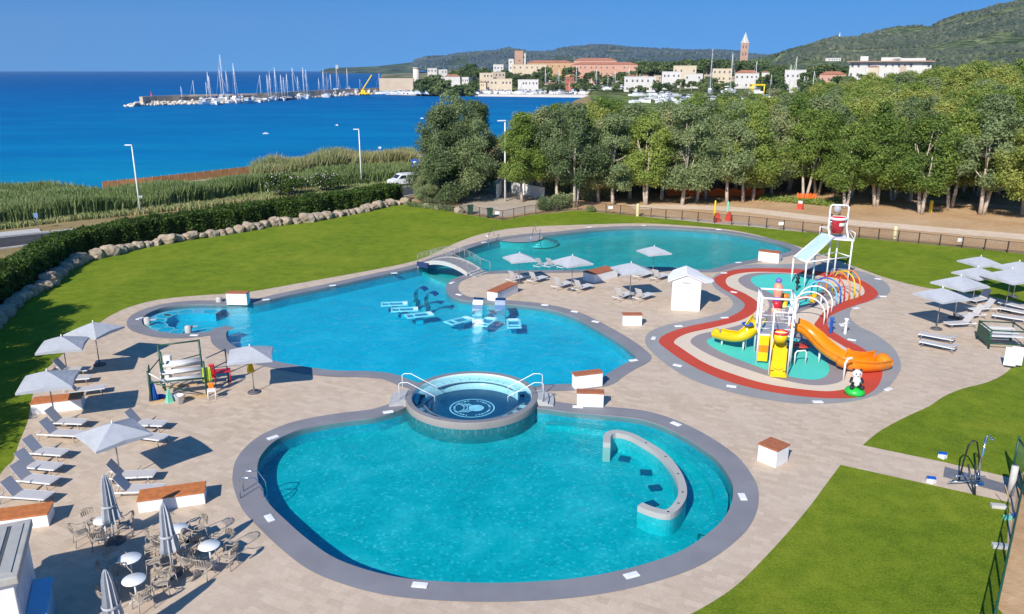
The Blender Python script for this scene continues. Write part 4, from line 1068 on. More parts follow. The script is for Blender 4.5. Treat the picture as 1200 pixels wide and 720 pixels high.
fs.append((0, 1, 2, 3, 4, 5)); mb.add(vs, fs); mb.build('front_slide', yellow, tow)
MB().box(((x0+x1)/2, -1.98, .9), (x1-x0-.08, .05, 1.55)).build('front_panel', yellow, tow)
fpm = simple('brown_face_paint', (.25, .12, .02), .5)
for sx in (.12, .88): MB().box((x0+(x1-x0)*sx, -2.012, .34), (.17, .015, .07)).build('panel_eye', fpm, tow)
mb = MB(); sml = [((x0+x1)/2+(k-6)/6*.26, -2.012, .40+.12*((k-6)/6)**2) for k in range(13)]; mb.tube(sml, .014, 5); mb.build('panel_smile', fpm, tow)
# tipping pot over the front bay
pot = empty('tipping_pot', (tA.x, tA.y, .03), trz, 'small yellow tipping pot with red rim over the front slide of the play tower', 'tipping pot')
pc = ((x0+x1)/2+.0, -1.3, 2.1)
MB().lathe([(0, -.32), (.26, -.30), (.38, -.05), (.42, .25), (.38, .25), (.34, -.02), (0, -.2)], pc, 24).build('pot', yellow, pot)
MB().lathe([(.43, .22), (.46, .28), (.43, .34), (.38, .34), (.38, .22)], pc, 24).build('rim', red, pot)
MB().cyl((.55, pc[1], pc[2]+.28), (tw_-.32, pc[1], pc[2]+.28), .025, n=6).build('axle', white, pot)
# blue dish to the left of the tower
ds = G(876, 380, 1.6); dish = empty('spray_dish', (ds.x, ds.y, 0.03), 0, 'small blue spray dish on a yellow bracket left of the play tower', 'spray dish')
MB().lathe([(0, 1.42), (.2, 1.45), (.36, 1.6), (.33, 1.62), (.18, 1.50), (0, 1.47)], n=20).build('dish', blue, dish)
MB().tube([(0, 0, 0), (0, 0, 1.44)], .04).build('stem', white, dish)

def chute(e, pts, r, m, name, a0=180, a1=360, wall=.05, rim=True):
    """open half-pipe slide along a path"""
    vs = []; k = len(pts); n = 12; outer = []
    for ri_, sgn in ((r, 1), (r+wall, 1)):
        for i, p in enumerate(pts):
            a = pts[max(0, i-1)]; b = pts[min(k-1, i+1)]; d = (b-a).normalized(); sd_ = d.cross(Vector((0, 0, 1))).normalized(); up = sd_.cross(d)
            rr = ri_ if not callable(r) else r
            for j in range(n+1):
                t = R(a0+(a1-a0)*j/n); vs.append(p+sd_*math.cos(t)*ri_+up*math.sin(t)*ri_)
    fs = []; N_ = n+1; o = k*N_
    for i in range(k-1):
        for j in range(n):
            a = i*N_+j; fs.append((a, a+1, a+N_+1, a+N_)); fs.append((o+a+N_, o+a+N_+1, o+a+1, o+a))
        for j in (0, n): a = i*N_+j; fs.append((a, a+N_, o+a+N_, o+a))
    for i in (0, k-1):
        for j in range(n): a = i*N_+j; fs.append((a, o+a, o+a+1, a+1))
    mb = MB(); mb.smooth = True; mb.add(vs, fs)
    if rim:
        for q in (0, n): mb.tube([(vs[i*N_+q]+vs[o+i*N_+q])/2 for i in range(k)], wall*.9, 6)
    return mb.build(name, m, e)
# ---- orange slide ----
q0 = G(933, 380, 2.0)
os_ = empty('orange_slide', (q0.x, q0.y, .03), 0, 'big bright orange winding slide running from the play tower to the right', 'slide')
ctrl = [G(931, 378, 2.05), G(944, 383, 1.95), G(955, 392, 1.62), G(966, 403, 1.25), G(979, 413, .98), G(994, 420, .80), G(1010, 423, .66), G(1024, 423, .58), G(1035, 421, .55)]
ctrl = [c-Vector((q0.x, q0.y, .03)) for c in ctrl]
def smooth3(p, k=6):
    out = []
    for i in range(len(p)-1):
        p0, p1, p2, p3 = p[max(0, i-1)], p[i], p[i+1], p[min(len(p)-1, i+2)]
        for j in range(k):
            t = j/k; out.append((p1*2+(p2-p0)*t+(p0*2-p1*5+p2*4-p3)*t*t+(p1*3-p0-p2*3+p3)*t**3)*.5)
    return out+[p[-1]]
sp3 = smooth3(ctrl)
chute(os_, sp3[:29], .47, orange, 'chute', 165, 375)
chute(os_, [p+Vector((0, 0, .02)) for p in sp3[27:]], .60, orange, 'exit_trough', 150, 372)
e_ = sp3[-1]; mb = MB(); mb.ball(tuple(e_+Vector((.0, 0, -.12))), .62, 20, (.7, 1, .75)); mb.build('end_cap', orange, os_)
for i in (16, 34, 46):
    p = sp3[i]; MB().cyl((p.x, p.y, 0), (p.x, p.y, p.z-.45), .06).build('leg', white, os_)
# ---- yellow slide ----
q0 = G(882, 388, 1.6); ys = empty('yellow_slide', (q0.x, q0.y, .03), 0, 'bright yellow curved open slide leaving the play tower towards the left', 'slide')
ctrl = [G(890, 372, 1.95), G(884, 380, 1.65), G(876, 388, 1.30), G(864, 392, 1.05), G(851, 391, .90), G(840, 388.5, .82)]
ctrl = [c-Vector((q0.x, q0.y, .03)) for c in ctrl]; sy3 = smooth3(ctrl)
chute(ys, sy3, .42, yellow, 'chute', 175, 372)
e_ = sy3[-1]; mb = MB(); mb.ball(tuple(e_+Vector((-.02, 0, -.12))), .44, 16, (.55, 1, .7)); mb.build('end_cap', yellow, ys)
for i in (14, 26):
    p = sy3[i]; MB().cyl((p.x, p.y, 0), (p.x, p.y, p.z-.4), .055).build('leg', white, ys)

# ---- bucket tower ----
P_ = [G(927, 331.6), G(942, 337.5), G(952, 329), G(968, 327), G(976.7, 324.5), G(993, 330.4)]
o0 = P_[3]; bt = empty('bucket_tower', (o0.x, o0.y, .03), 0, 'tall white steel tower with slanted glass roof carrying a big red bucket', 'bucket tower')
lp = [p-o0 for p in P_]
hl = [2.05, 2.05, 2.0, 3.35, 3.35, 3.35]
for p, h in zip(lp, hl): MB().cyl((p.x, p.y, 0), (p.x, p.y, h), .065).build('post', white, bt)
f1, f2, bk1, hi1, hi2, hi3 = lp
mb = MB()
for a, b in ((f1, f2), (f2, hi3), (f1, bk1), (bk1, hi2), (hi2, hi3)): mb.cyl(V(a, 2.05), V(b, 2.05), .05)
mb.build('lower_beam', white, bt)
rA = V(f1, 2.08); rB = V(f2, 2.08); 
tA2 = V(hi2, 3.9)*.0+Vector((hi1.x-.25, hi1.y+1.3, 3.55)); tB2 = V(hi1, 3.45)+Vector((.1, -.4, .1))
mb = MB()
for a, b in ((rA, tA2), (rB, tB2), (rA, rB), (tA2, tB2)): mb.cyl(a, b, .06)
mb.build('roof_frame', white, bt)
n_ = (rB-rA).cross(tA2-rA).normalized()*.02
mb = MB(); q_ = [rA, rB, tB2, tA2]; mb.add([v+n_ for v in q_]+[v-n_ for v in q_], [(0, 1, 2, 3), (7, 6, 5, 4), (0, 4, 5, 1), (1, 5, 6, 2), (2, 6, 7, 3), (3, 7, 4, 0)])
mb.build('glass_roof', glassw, bt)
mb = MB(); tp_ = [V(hi1, 3.35)+Vector((-.25, -.3, 0)), V(hi3, 3.35)+Vector((.1, -.1, 0)), V(hi3, 3.35)+Vector((.2, 1.7, 0)), V(hi1, 3.35)+Vector((-.3, 1.7, 0))]
mb.prism([v.xy for v in tp_], 3.33, 3.42); mb.build('deck', white, bt)
mb = MB(); zt = 3.42
for i in range(4):
    a, b = tp_[i], tp_[(i+1) % 4]
    if i in (1, 2): mb.cyl((a.x, a.y, 4.0), (b.x, b.y, 4.0), .03); mb.cyl((a.x, a.y, zt), (b.x, b.y, 4.0), .02)
    mb.cyl((b.x, b.y, zt), (b.x, b.y, 4.0), .03)
mb.build('guard_rail', white, bt)
bc_ = Vector(((tp_[0].x+tp_[1].x)/2-.1, (tp_[0].y+tp_[2].y)/2, 0))
mb = MB()
mb.tube([(bc_.x-.72, bc_.y-.5, 3.42), (bc_.x-.72, bc_.y, 4.2), (bc_.x-.72, bc_.y, 5.9), (bc_.x-.62, bc_.y, 6.05), (bc_.x+.62, bc_.y, 6.0), (bc_.x+.75, bc_.y, 5.85), (bc_.x+.75, bc_.y, 4.2), (bc_.x+.75, bc_.y-.6, 3.42)], .075, 10)
mb.build('bucket_hoop', white, bt)
bu = empty('tipping_bucket', (o0.x+bc_.x, o0.y+bc_.y, 3.44), R(20), 'big red tipping bucket with white rim hanging in the hoop of the tower', 'bucket')
MB().lathe([(0, .28), (.42, .28), (.62, 1.45), (.66, 1.52), (.60, 1.52), (.40, .36), (0, .36)], (0, 0, .1), 32).build('bucket_body', red, bu)
MB().lathe([(.635, 1.36), (.69, 1.42), (.69, 1.54), (.60, 1.56), (.60, 1.36)], (0, 0, .1), 32).build('rim', white, bu)
mb = MB(); 
for s in (0, 2.1, 4.2): mb.lathe([(.562, 0), (.60, .26)], (0, 0, 1.0), 6, s, s+.9)
mb.build('splash_decal', white, bu)
MB().cyl((-.78, 0, 1.3), (.78, 0, 1.3), .04).build('axle', chrome, bu)

# ---- spray arches ----
foot = [G(*p).xy for p in ((965,381),(969,374),(974,366.5),(979,360),(984,356.5),(988.5,354),(994,353),(1000,352),(1006,351.3))]
cols = [(white, 'white'), (white, 'white'), (white, 'white'), (lblue, 'pale blue'), (blue, 'blue'), (red, 'red'), (orange, 'orange'), (yellow, 'yellow'), (orange, 'orange')]
for i, f in enumerate(foot):
    d = (foot[min(i+1, 8)]-foot[max(i-1, 0)]).normalized(); nrm = Vector((-d.y, d.x)); wdt = 2.3 if i < 3 else 2.15
    c = f+nrm*wdt/2; hh = 1.95 if i > 5 else 1.75
    pts = [(math.cos(R(a))*wdt/2, 0, max(0, hh-wdt/2)+math.sin(R(a))*wdt/2) for a in range(0, 181, 12)]
    pts = [(wdt/2, 0, 0)]+pts+[(-wdt/2, 0, 0)]
    o = MB().tube(pts, .05, 8).build('spray_arch', cols[i][0]); o.location = (c.x, c.y, .03); o.rotation_euler = (0, 0, math.atan2(-nrm.y, -nrm.x))
    tag(o, '%s tubular spray arch, %s of nine counting from the play tower' % (cols[i][1], nth(i)), 'spray arch', 'row of spray arches on the splash pad')

# ---- panda figure on a green dome ----
p = G(1001, 461.5); pa = empty('panda_figure', (p.x, p.y, .03), R(-8), 'black and white seated panda figure on a round green base at the splash pad edge', 'panda figure')
MB().lathe([(0, .34), (.25, .34), (.42, .28), (.5, .16), (.52, 0), (0, 0)], n=28).build('base', lime, pa)
mb = MB(); mb.ball((0, 0, .68), .27, 18, (1, .9, 1.15)); mb.build('body', white, pa)
for s in (-1, 1):
    MB().tube([(s*.20, -.02, .88), (s*.30, -.14, .70), (s*.16, -.27, .64)], [.09, .085, .07], 10).build('arm', furpatch, pa)
    MB().tube([(s*.16, -.08, .45), (s*.26, -.30, .42), (s*.28, -.40, .50)], [.12, .11, .09], 10).build('leg', furpatch, pa)
hd = MB().ball((0, -.02, 1.12), .23, 18, (1.08, .95, .95)).build('head', white, pa)
for s in (-1, 1):
    MB().ball((s*.19, 0, 1.32), .075, 10).build('ear', furpatch, hd)
    MB().ball((s*.085, -.20, 1.15), .055, 10, (.9, .6, 1.2)).build('eye_patch', furpatch, hd)
MB().ball((0, -.245, 1.06), .03, 8).build('nose', furpatch, hd)
p2 = G(988, 446); o = MB().tube([(0, 0, 0), (0, 0, 1.0), (.12, 0, 1.25), (.35, 0, 1.3)], .06, 10).build('spray_post', white); o.location = (p2.x, p2.y, .03)
tag(o, 'white bent spray post just left of the panda figure', 'spray post')

# ---- stacked playful figures behind the tower ----
def stacked(p, lab, parts, post=None):
    q = G(*p); e = empty('spray_figure', (q.x, q.y, .03), 0, lab, 'spray figure')
    for nm, m_, prof in parts: MB().lathe(prof, n=20).build(nm, m_, e)
    return e
stacked((909,366), 'tall stacked spray figure in salmon, red and blue with purple knob, behind the play tower', [('base', orange, [(.34, 0), (.34, .25), (0, .28)]), ('lower_drum', red, [(.28, .26), (.36, .6), (.26, .85), (0, .86)]), ('middle_drum', blue, [(.24, .84), (.26, 1.12), (0, 1.14)]), ('upper_drum', pink, [(.26, 1.12), (.34, 1.5), (.30, 1.95), (.12, 2.15), (0, 2.16)]), ('knob', purple, [(.06, 2.12), (.2, 2.2), (.22, 2.32), (.12, 2.45), (0, 2.46)])])
stacked((918,360), 'small yellow and orange spray pot beside the stacked figure', [('base', yellow, [(.25, 0), (.25, .4), (0, .42)]), ('pot', orange, [(.1, .4), (.3, .7), (.3, .95), (0, 1.0)])])
stacked((933.5,341), 'slim black spray figure standing on the upper turquoise pad', [('stem', black, [(.07, 0), (.07, .5), (0, .5)]), ('loop', black, [(.05, .48), (.2, .66), (.08, .85), (.18, 1.0), (.06, 1.18), (0, 1.18)])])
for i, (p, m_, lab) in enumerate((((973,391), blue, 'blue spray post on red rubber beside the white arches'), ((990,392), white, 'small white spray post on the grey edge right of the blue post'))):
    q = G(*p); e = empty('spray_post', (q.x, q.y, .03), R(20), lab, 'spray post')
    MB().lathe([(.10, 0), (.10, .9), (.14, .95), (.14, 1.05), (0, 1.08)], n=14).build('post', m_, e); MB().cyl((-.3, 0, .72), (.3, 0, .72), .045).build('cross_bar', m_, e)
q = G(938, 412); e = empty('spinner_disc', (q.x, q.y, .03), 0, 'dark red round disc seat on a white hoop under the orange slide', 'disc seat')
MB().lathe([(0, .45), (.52, .42), (.55, .36), (.1, .3), (.08, 0), (0, 0)], n=24).build('disc', simple('dark_red_disc', (.42, .05, .03), .5), e)
q = G(936, 428); o = MB().tube([(-.3, 0, 0), (-.3, 0, .72), (-.2, 0, .85), (.3, 0, .85), (.4, 0, .72), (.4, 0, 0)], .045, 8).build('play_hoop', white); o.location = (q.x, q.y, .03); o.rotation_euler = (0, 0, .2)
tag(o, 'small white hoop rail at the right foot of the play tower', 'hoop rail')
# central frame with red/teal wheel between the tower and the arches
q = G(948, 362); e = empty('water_wheel_frame', (q.x, q.y, .03), R(30), 'low red and teal tube frame with yellow wheel between the arches and bucket tower', 'play frame')
MB().tube([(-1.3, 0, .9), (1.3, 0, .9)], .12, 10).build('red_tube', simple('brick_red_tube', (.48, .10, .05), .4), e)
for x in (-1.2, 1.2): MB().cyl((x, 0, 0), (x, 0, .9), .05).build('leg', white, e)
mb = MB()
for k in range(10): a = R(36*k); mb.beam((0, -.25, .8), (.38*math.cos(a), -.25, .8+.38*math.sin(a)), .09, .05)
mb.build('wheel', yellow, e)

# ---- green framed stand on the left terrace ----
def gpt(px, py, z=0): q = G(px, py, z); return q
s0 = gpt(178, 473); s1 = gpt(243, 465); su = (s1-s0).xy; sw = su.length; srz = math.atan2(su.y, su.x)
gs = empty('net_frame_stand', (s0.x, s0.y, 0), srz, 'green posted stand with white slung beds and hanging towels on the left terrace', 'stand')
sd2 = 2.0
o = MB().box((sw/2, .1, .05), (sw+.1, .18, .10)).build('front_timber', woodl, gs); MB().box((sw/2, sd2, .05), (sw*.6, .15, .10)).build('rear_timber', woodl, gs)
for (x, y, h) in ((0, .1, 1.75), (sw, .1, 1.95), (.45, sd2, 2.5), (sw-.2, sd2, 2.55), (.55, sd2-.35, 2.2)):
    MB().cyl((x, y, 0), (x, y, h), .055).build('post', greenp, gs)
mb = MB(); mb.cyl((.45, sd2, 2.45), (sw-.2, sd2, 2.5), .045); mb.cyl((.45, sd2, 1.35), (sw-.2, sd2, 1.38), .045); mb.cyl((.5, sd2, 1.35), (sw-.2, sd2, 1.7), .03); mb.build('back_rail', greenp, gs)
mb = MB(); mb.cyl((0, .1, 1.1), (sw, .1, 1.02), .045); mb.cyl((0, .1, 1.65), (.45, sd2, 1.7), .03); mb.cyl((sw, .1, 1.1), (sw-.2, sd2, 1.3), .035); mb.build('front_rail', greenp, gs)
MB().cyl((.3, .1, 1.0), (sw-.2, .12, .15), .03).build('brace', greenp, gs)
mb = MB(); mb.cyl((0.05, .08, 1.62), (.9, .05, .95), .03); mb.build('white_strut', white, gs)
def sag(x0, x1, y0, y1, z, m_, nm, dip=.18):
    mb = MB(); mb.smooth = True; n = 10; vs = []
    for i in range(n+1):
        t = i/n; zz = z-dip*4*t*(1-t)*1.0; vs += [(x0+(x1-x0)*.02, y0+(y1-y0)*t, zz), (x1, y0+(y1-y0)*t, zz), (x1, y0+(y1-y0)*t, zz-.025), (x0, y0+(y1-y0)*t, zz-.025)]
    fs = []
    for i in range(n):
        for j in range(4): a = i*4+j; b = i*4+(j+1) % 4; fs.append((a, b, b+4, a+4))
    fs += [(3, 2, 1, 0), (n*4, n*4+1, n*4+2, n*4+3)]
    mb.add(vs, fs); return mb.build(nm, m_, gs)
sag(.5, sw-.1, .12, .62, 1.08, offwhite, 'front_sling'); sag(.5, sw-.15, .8, 1.3, 1.28, offwhite, 'middle_sling'); sag(.6, sw-.2, 1.4, 1.95, 1.55, offwhite, 'rear_sling', .3)
MB().box((.02, .55, 1.4), (.05, .5, .9)).build('side_net', greenp, gs)
def cloth(name, loc, w, h, m, lab, cat, rz=0, wav=.08, taper=1.0):
    mb = MB(); mb.smooth = True; nx, nz = 12, 8; vs = []; fs = []
    for j in range(nz+1):
        for i in range(nx+1):
            t = i/nx-.5; k = j/nz; vs.append((t*w*(taper+(1-taper)*k), wav*math.sin(i*1.9)*(.4+k), -h*k))
    for j in range(nz):
        for i in range(nx): a = j*(nx+1)+i; fs.append((a, a+1, a+nx+2, a+nx+1))
    mb.add(vs, fs); o = mb.build(name, m); o.location = loc; o.rotation_euler = (0, 0, rz)
    md = o.modifiers.new('thick', 'SOLIDIFY'); md.thickness = .02
    return tag(o, lab, cat)
q = gpt(181, 470); cloth('rolled_towel', (q.x+.05, q.y-.12, 1.15), .5, 1.1, blue, 'deep blue cloth hanging on the front left post of the green stand', 'towel', srz, .09, .35)
q = gpt(246, 462); cloth('life_vest', (q.x, q.y-.1, 1.55), .48, .8, lime if False else simple('lime_vest', (.55, .68, .06), .7), 'lime green vest hanging on the right post of the green stand', 'vest', srz, .06, .8)
q = gpt(252, 455); cloth('red_vest', (q.x-.05, q.y, 1.4), .35, .8, red, 'red vest hanging beside the lime one on the stand', 'vest', srz, .05, .8)
q = gpt(249, 466); cloth('orange_vest', (q.x, q.y, .85), .3, .5, orange, 'small orange vest hanging low at the right post of the stand', 'vest', srz, .05, .8)
# rear guard frame and things round the stand
q = gpt(246, 459); q2 = gpt(268, 448); d_ = (q2-q).xy
e = empty('guard_frame', (q.x, q.y, 0), math.atan2(d_.y, d_.x), 'thin dark blue grey rail frame right of the green stand', 'rail frame'); l_ = d_.length
navy = simple('navy_tube', (.04, .07, .14), .4)
for z in (1.9, 1.2): MB().cyl((0, 0, z), (l_, 0, z), .03).build('rail', navy, e)
MB().cyl((l_, 0, 0), (l_, 0, 1.95), .035).build('post', navy, e)
def low_table(p, w, d, h, m, lab, nm, rz):
    q = G(*p); e = empty(nm, (q.x, q.y, 0), rz, lab, 'stool'); MB().box((0, 0, h-.03), (w, d, .06)).build('top', m, e)
    for sx in (-1, 1):
        for sy in (-1, 1): MB().cyl((sx*(w/2-.04), sy*(d/2-.04), 0), (sx*(w/2-.02), sy*(d/2-.02), h-.04), .025, n=6).build('leg', m, e)
    return e
low_table((262,449), .85, .55, .75, red, 'red plastic table beside the hanging vests', 'plastic_table', srz)
low_table((249,468), .42, .36, .55, white, 'small white step stool in front of the hanging vests', 'step_stool', srz)
q = G(211, 473); e = empty('white_bucket', (q.x, q.y, 0), 0, 'white plastic bucket in front of the green stand', 'bucket')
MB().lathe([(0, .02), (.17, .02), (.23, .46), (.25, .47), (.22, .47), (.16, .06), (0, .06)], n=20).build('bucket', white, e)
q = G(199, 471); o = MB().lathe([(0, .75), (.05, .72), (.22, .03), (.26, 0), (0, 0)], n=4, smooth=False).build('folded_umbrella', mint); o.location = (q.x, q.y, 0); tag(o, 'mint green pointed toy tent by the white bucket', 'toy tent')
for p, m_, lab in (((188,467), blue, 'blue float lying behind the mint toy tent'), ((204,468), lblue, 'small pale blue float beside the mint toy tent')):
    q = G(*p); o = MB().ball((0, 0, .12), .28, 14, (1.2, .7, .42)).build('swim_float', m_); o.location = (q.x, q.y, 0); tag(o, lab, 'float')
q = G(196, 449); o = MB().box((0, 0, .35), (.5, .4, .7)).build('storage_box', offwhite); o.location = (q.x, q.y, 0); bev(o, .03); tag(o, 'white storage box behind the left posts of the green stand', 'box')
q = G(198, 432); o = MB().box((0, 0, .4), (.4, .3, .8)).build('pump_housing', white); o.location = (q.x, q.y, 0); bev(o, .03); tag(o, 'narrow white box standing far left behind the green stand', 'box')
q = G(298, 460); cloth('yellow_bag', (q.x-.02, q.y-.12, 1.75), .42, .55, yellow, 'bright yellow bag hanging on the parasol pole at the pool edge', 'bag', .2, .1, .5)
q = G(306, 432); 

# ---- green framed stand on the right ----
r0 = G(1158, 409); r1 = G(1196, 411); ru = (r1-r0).xy
rs = empty('net_frame_stand', (r0.x, r0.y, 0), math.atan2(ru.y, ru.x), 'green framed stand with white slats between loungers at the right edge', 'stand')
w2 = ru.length+.15
for x in (0, w2):
    for y in (0, 1.9): MB().cyl((x, y, 0), (x, y, 1.25), .055).build('post', greenp, rs)
for z in (1.2, .35):
    for y in (0, 1.9): MB().cyl((0, y, z), (w2, y, z), .045).build('rail', greenp, rs)
for x in (0, w2): MB().cyl((x, 0, 1.2), (x, 1.9, 1.2), .045).build('side_rail', greenp, rs)
for k in range(4): MB().box((w2/2, .25+.45*k, .80+.04*k), (w2-.12, .36, .03)).build('slat', offwhite, rs)
MB().box((-.05, .95, .7), (.04, 1.7, .8)).build('side_panel', greenp, rs)
q = G(1150, 398); e = empty('folded_chair', (q.x, q.y, 0), R(60), 'folded grey metal chair leaning left of the right green stand', 'folded chair')
for y in (-.22, .22): MB().cyl((0, y, 0), (.25, y, 1.1), .02, n=6).build('side_tube', alu, e); 
MB().box((.13, 0, .6), (.04, .42, .5), 0, Matrix.Rotation(R(13), 4, 'Y')).build('seat', sling, e)
q = G(1182, 430); e = empty('white_board', (q.x, q.y, 0), R(65), 'pair of white upright boards on feet at the paving edge on the right', 'board')
for x, y in ((0, 0), (.3, -.35)):
    o = MB().box((x, y, .62), (.06, .62, 1.1)).build('panel', white, e); bev(o)
    MB().box((x, y, .04), (.3, .5, .06)).build('foot', black, e)

# ---- showers ----
pad = GP([(1107,547),(1180,568),(1180,579),(1105,559)])
struct(MB().sheet(pad, .012).build('paving', simple('dark_wet_drain', (.17, .17, .18), .5)))
q = G(1144, 566); e = empty('outdoor_shower', (q.x, q.y, 0), 0, 'polished steel outdoor shower column behind the bike-like racks on the path', 'shower')
MB().lathe([(0, .04), (.28, .04), (.28, 0)], n=20).build('base', steel, e); MB().cyl((0, 0, .02), (.06, 0, 2.1), .045).build('column', chrome, e)
MB().tube([(.06, 0, 2.1), (.08, -.05, 2.2), (.1, -.3, 2.2)], .025).build('shower_arm', chrome, e); MB().lathe([(0, 0), (.11, 0), (.03, .05), (0, .05)], (.1, -.32, 2.14), 14).build('shower_head', chrome, e)
q = G(1139, 563); o = MB().tube([(-.35, 0, 0), (-.3, 0, .9), (-.22, 0, 1.6), (-.05, 0, 1.85), (.12, 0, 1.75), (.28, 0, 1.2), (.42, 0, .5), (.5, 0, 0)], .035, 8).build('shower_hoop', black); o.location = (q.x-.2, q.y, 0)
tag(o, 'black hoop shaped shower pipe beside the steel column', 'shower')
q = G(1137, 576); e = empty('foot_shower', (q.x, q.y, 0), 0, 'dark A-shaped steel foot shower frame on the drain pad', 'foot shower')
for s in (-1, 1): MB().cyl((s*.02, -.3, 0), (s*.15-.05, .15, 1.15), .035).build('leg', simple('gunmetal', (.07, .08, .09), .35, .6), e)
MB().tube([(-.7, .1, .5), (-.65, .1, .65), (.55, .1, .62), (.62, .1, .5)], .03).build('side_pipe', chrome, e); MB().tube([(-.8, .25, .3), (.5, .3, .34)], .025).build('low_pipe', chrome, e)
for i, (p, lab) in enumerate((((1104,537), 'small blue and white sprinkler cap in the lawn above the shower path'), ((1091,566), 'small blue and white sprinkler cap at the lower edge of the shower path'))):
    q = G(*p); e = empty('sprinkler_cap', (q.x, q.y, .0), R(30), lab, 'sprinkler cap')
    o = MB().box((0, 0, .11), (.28, .28, .2)).build('box', white, e); bev(o); MB().box((.0, .02, .23), (.2, .34, .05), R(45)).build('lid', blue, e)

# ---- right-hand green fence ----
fl = [G(1168,712).xy+Vector((.15, -3.8)), G(1168,712).xy, G(1183,640).xy, G(1192,598).xy]
fdir = (G(1192,598).xy-G(1160,745).xy)
gf = empty('mesh_fence', (fl[1].x, fl[1].y, 0), math.atan2(fdir.y, fdir.x), 'dark green wire mesh fence along the dirt in the bottom right corner', 'fence')
Lf = 13.5; x0 = -4.2
for k in range(8): x = x0+k*1.75; MB().cyl((x, 0, 0), (x, 0, 1.7), .035, n=8).build('post', greenp, gf)
for z in (1.68, .06): MB().cyl((x0, 0, z), (x0+12.3, 0, z), .025, n=6).build('rail', greenp, gf)
mb = MB(); mb.add([(x0, 0, .05), (x0+12.3, 0, .05), (x0+12.3, 0, 1.68), (x0, 0, 1.68)], [(0, 1, 2, 3)]); mb.build('mesh_panel', greennet, gf)
for i, (p, lab) in enumerate((((1181,668), 'small pale concrete block on the lawn by the green mesh fence'), ((1177,595), 'pale stone slab at the corner of path and green fence'))):
    q = G(*p) if i else G(1180, 642); o = MB().box((0, 0, .07), (.55, .25, .14)).build('concrete_slab', concrete); bev(o); o.location = (q.x-.25, q.y, 0); o.rotation_euler = (0, 0, -.2); tag(o, lab, 'slab')
q = G(1186, 580); o = MB().cyl((0, 0, 0), (0, 0, 1.3), .13, n=16).build('gate_post', concrete); o.location = (q.x-.1, q.y, 0); tag(o, 'short pale round post at the end of the shower path', 'post')
q = G(1193, 572); e = empty('metal_gate', (q.x, q.y, 0), R(75), 'dark green and blue metal gate at the right end of the shower path', 'gate')
for x in (-.9, .9): MB().cyl((x, 0, 0), (x, 0, 1.9), .05).build('post', greenp, e)
for z in (.15, 1.8): MB().cyl((-.9, 0, z), (.9, 0, z), .03).build('rail', greenp, e)
mb = MB()
for k in range(13): mb.cyl((-.8+k*.133, 0, .15), (-.8+k*.133, 0, 1.8), .012, n=5)
mb.build('bars', greenp, e)
q = G(1187, 606); e = empty('broom', (q.x, q.y, 0), R(40), 'broom with blue brush leaning by the gate', 'broom')
MB().cyl((0, 0, .08), (-.25, .4, 1.3), .015, n=6).build('handle', woodl, e); MB().box((0, 0, .06), (.4, .1, .12)).build('brush', blue, e)
q = G(1180, 609); o = MB().box((0, 0, .09), (.3, .14, .18)).build('plastic_crate', mint); o.location = (q.x, q.y, 0); bev(o); tag(o, 'small mint green plastic crate beside the blue broom', 'crate')

# ---- brown wire fence along the far lawn ----
fpx = [(477,240.5),(500,243.5),(520,247),(539,250),(562,254),(589,258),(602,255.3),(615,252.6),(628,250.5),(652,248.5),(677,246),(693.6,248),(710,249.4),(727,251.3),(746,253.3),(762.6,254.6),(780,256.6),(799,258),(817.6,260),(837,262),(857,263.6),(877,265),(897.8,267.3),(918,269.7),(940,272),(962,274.5),(984,276.5),(1006,278.7),(1029,280.8),(1052,283.2),(1076,285.6),(1100.7,288),(1127,290.8),(1153,293.3),(1180,296.2),(1210,299.3),(1250,304)]
fp = [G(*p).xy for p in fpx]
bf = empty('wire_fence', (fp[0].x, fp[0].y, 0), 0, 'low brown post and wire fence running along the far lawn edge', 'fence')
b0_ = fp[0]; lay = MB(); rails = MB()
for i, p in enumerate(fp):
    q = p-b0_; MB().box((q.x, q.y, .55), (.09, .09, 1.1)).build('post', rust, bf)
    if i:
        o_ = fp[i-1]-b0_; rails.beam((o_.x, o_.y, 1.06), (q.x, q.y, 1.06), .04, .04)
        L_ = (q-o_).length; pn = MB(); pn.add([(0, 0, .05), (L_, 0, .05), (L_, 0, 1.03), (0, 0, 1.03)], [(0, 1, 2, 3)]); o = pn.build('mesh_panel', brownnet, bf); o.location = (o_.x, o_.y, 0); o.rotation_euler = (0, 0, math.atan2(q.y-o_.y, q.x-o_.x))
rails.build('rail', rust, bf)
sgn_ = Series(tag(MB().box((0, 0, 0), (.55, .03, .32)).build('fence_notice', white), None, 'notice'))
for p, lab in (((583,252.5), 'small white notice on the wire fence by the gravel plaza'), ((715,246), 'small white notice on the wire fence near the left end of the dirt field'), ((914,265.5), 'small white notice on the wire fence left of the bucket tower'), ((1123,285.5), 'small white notice on the wire fence at the right')):
    q = G(p[0], p[1]+4.5); sgn_.put((q.x, q.y-.15, .75), .05, lab, 'white notices on the wire fence')

# ---- beach fence of reed panels ----
bfl = [G(*p, 0).xy for p in ((121,223),(150,220),(180,217),(210,213.5),(240,210),(270,206.5),(300,203),(330,199),(360,195))]
be = empty('reed_fence', (bfl[0].x, bfl[0].y, -.05), 0, 'orange brown reed panel fence along the beach beyond the tall reeds', 'fence')
reedp = simple('orange_reed_panel', (.42, .21, .085), .9, var=.25, scale=1.2, bump=.3)
pts_ = smooth(bfl, False, 3)
for i in range(len(pts_)-1):
    a = pts_[i]-bfl[0]; b = pts_[i+1]-bfl[0]
    MB().beam((a.x, a.y, .62), (b.x-(b-a).x*.05, b.y-(b-a).y*.05, .62), .08, 1.25).build('reed_panel', reedp, be)
    MB().cyl((b.x, b.y, -.2), (b.x, b.y, 1.35), .07, n=6).build('post', wood, be)

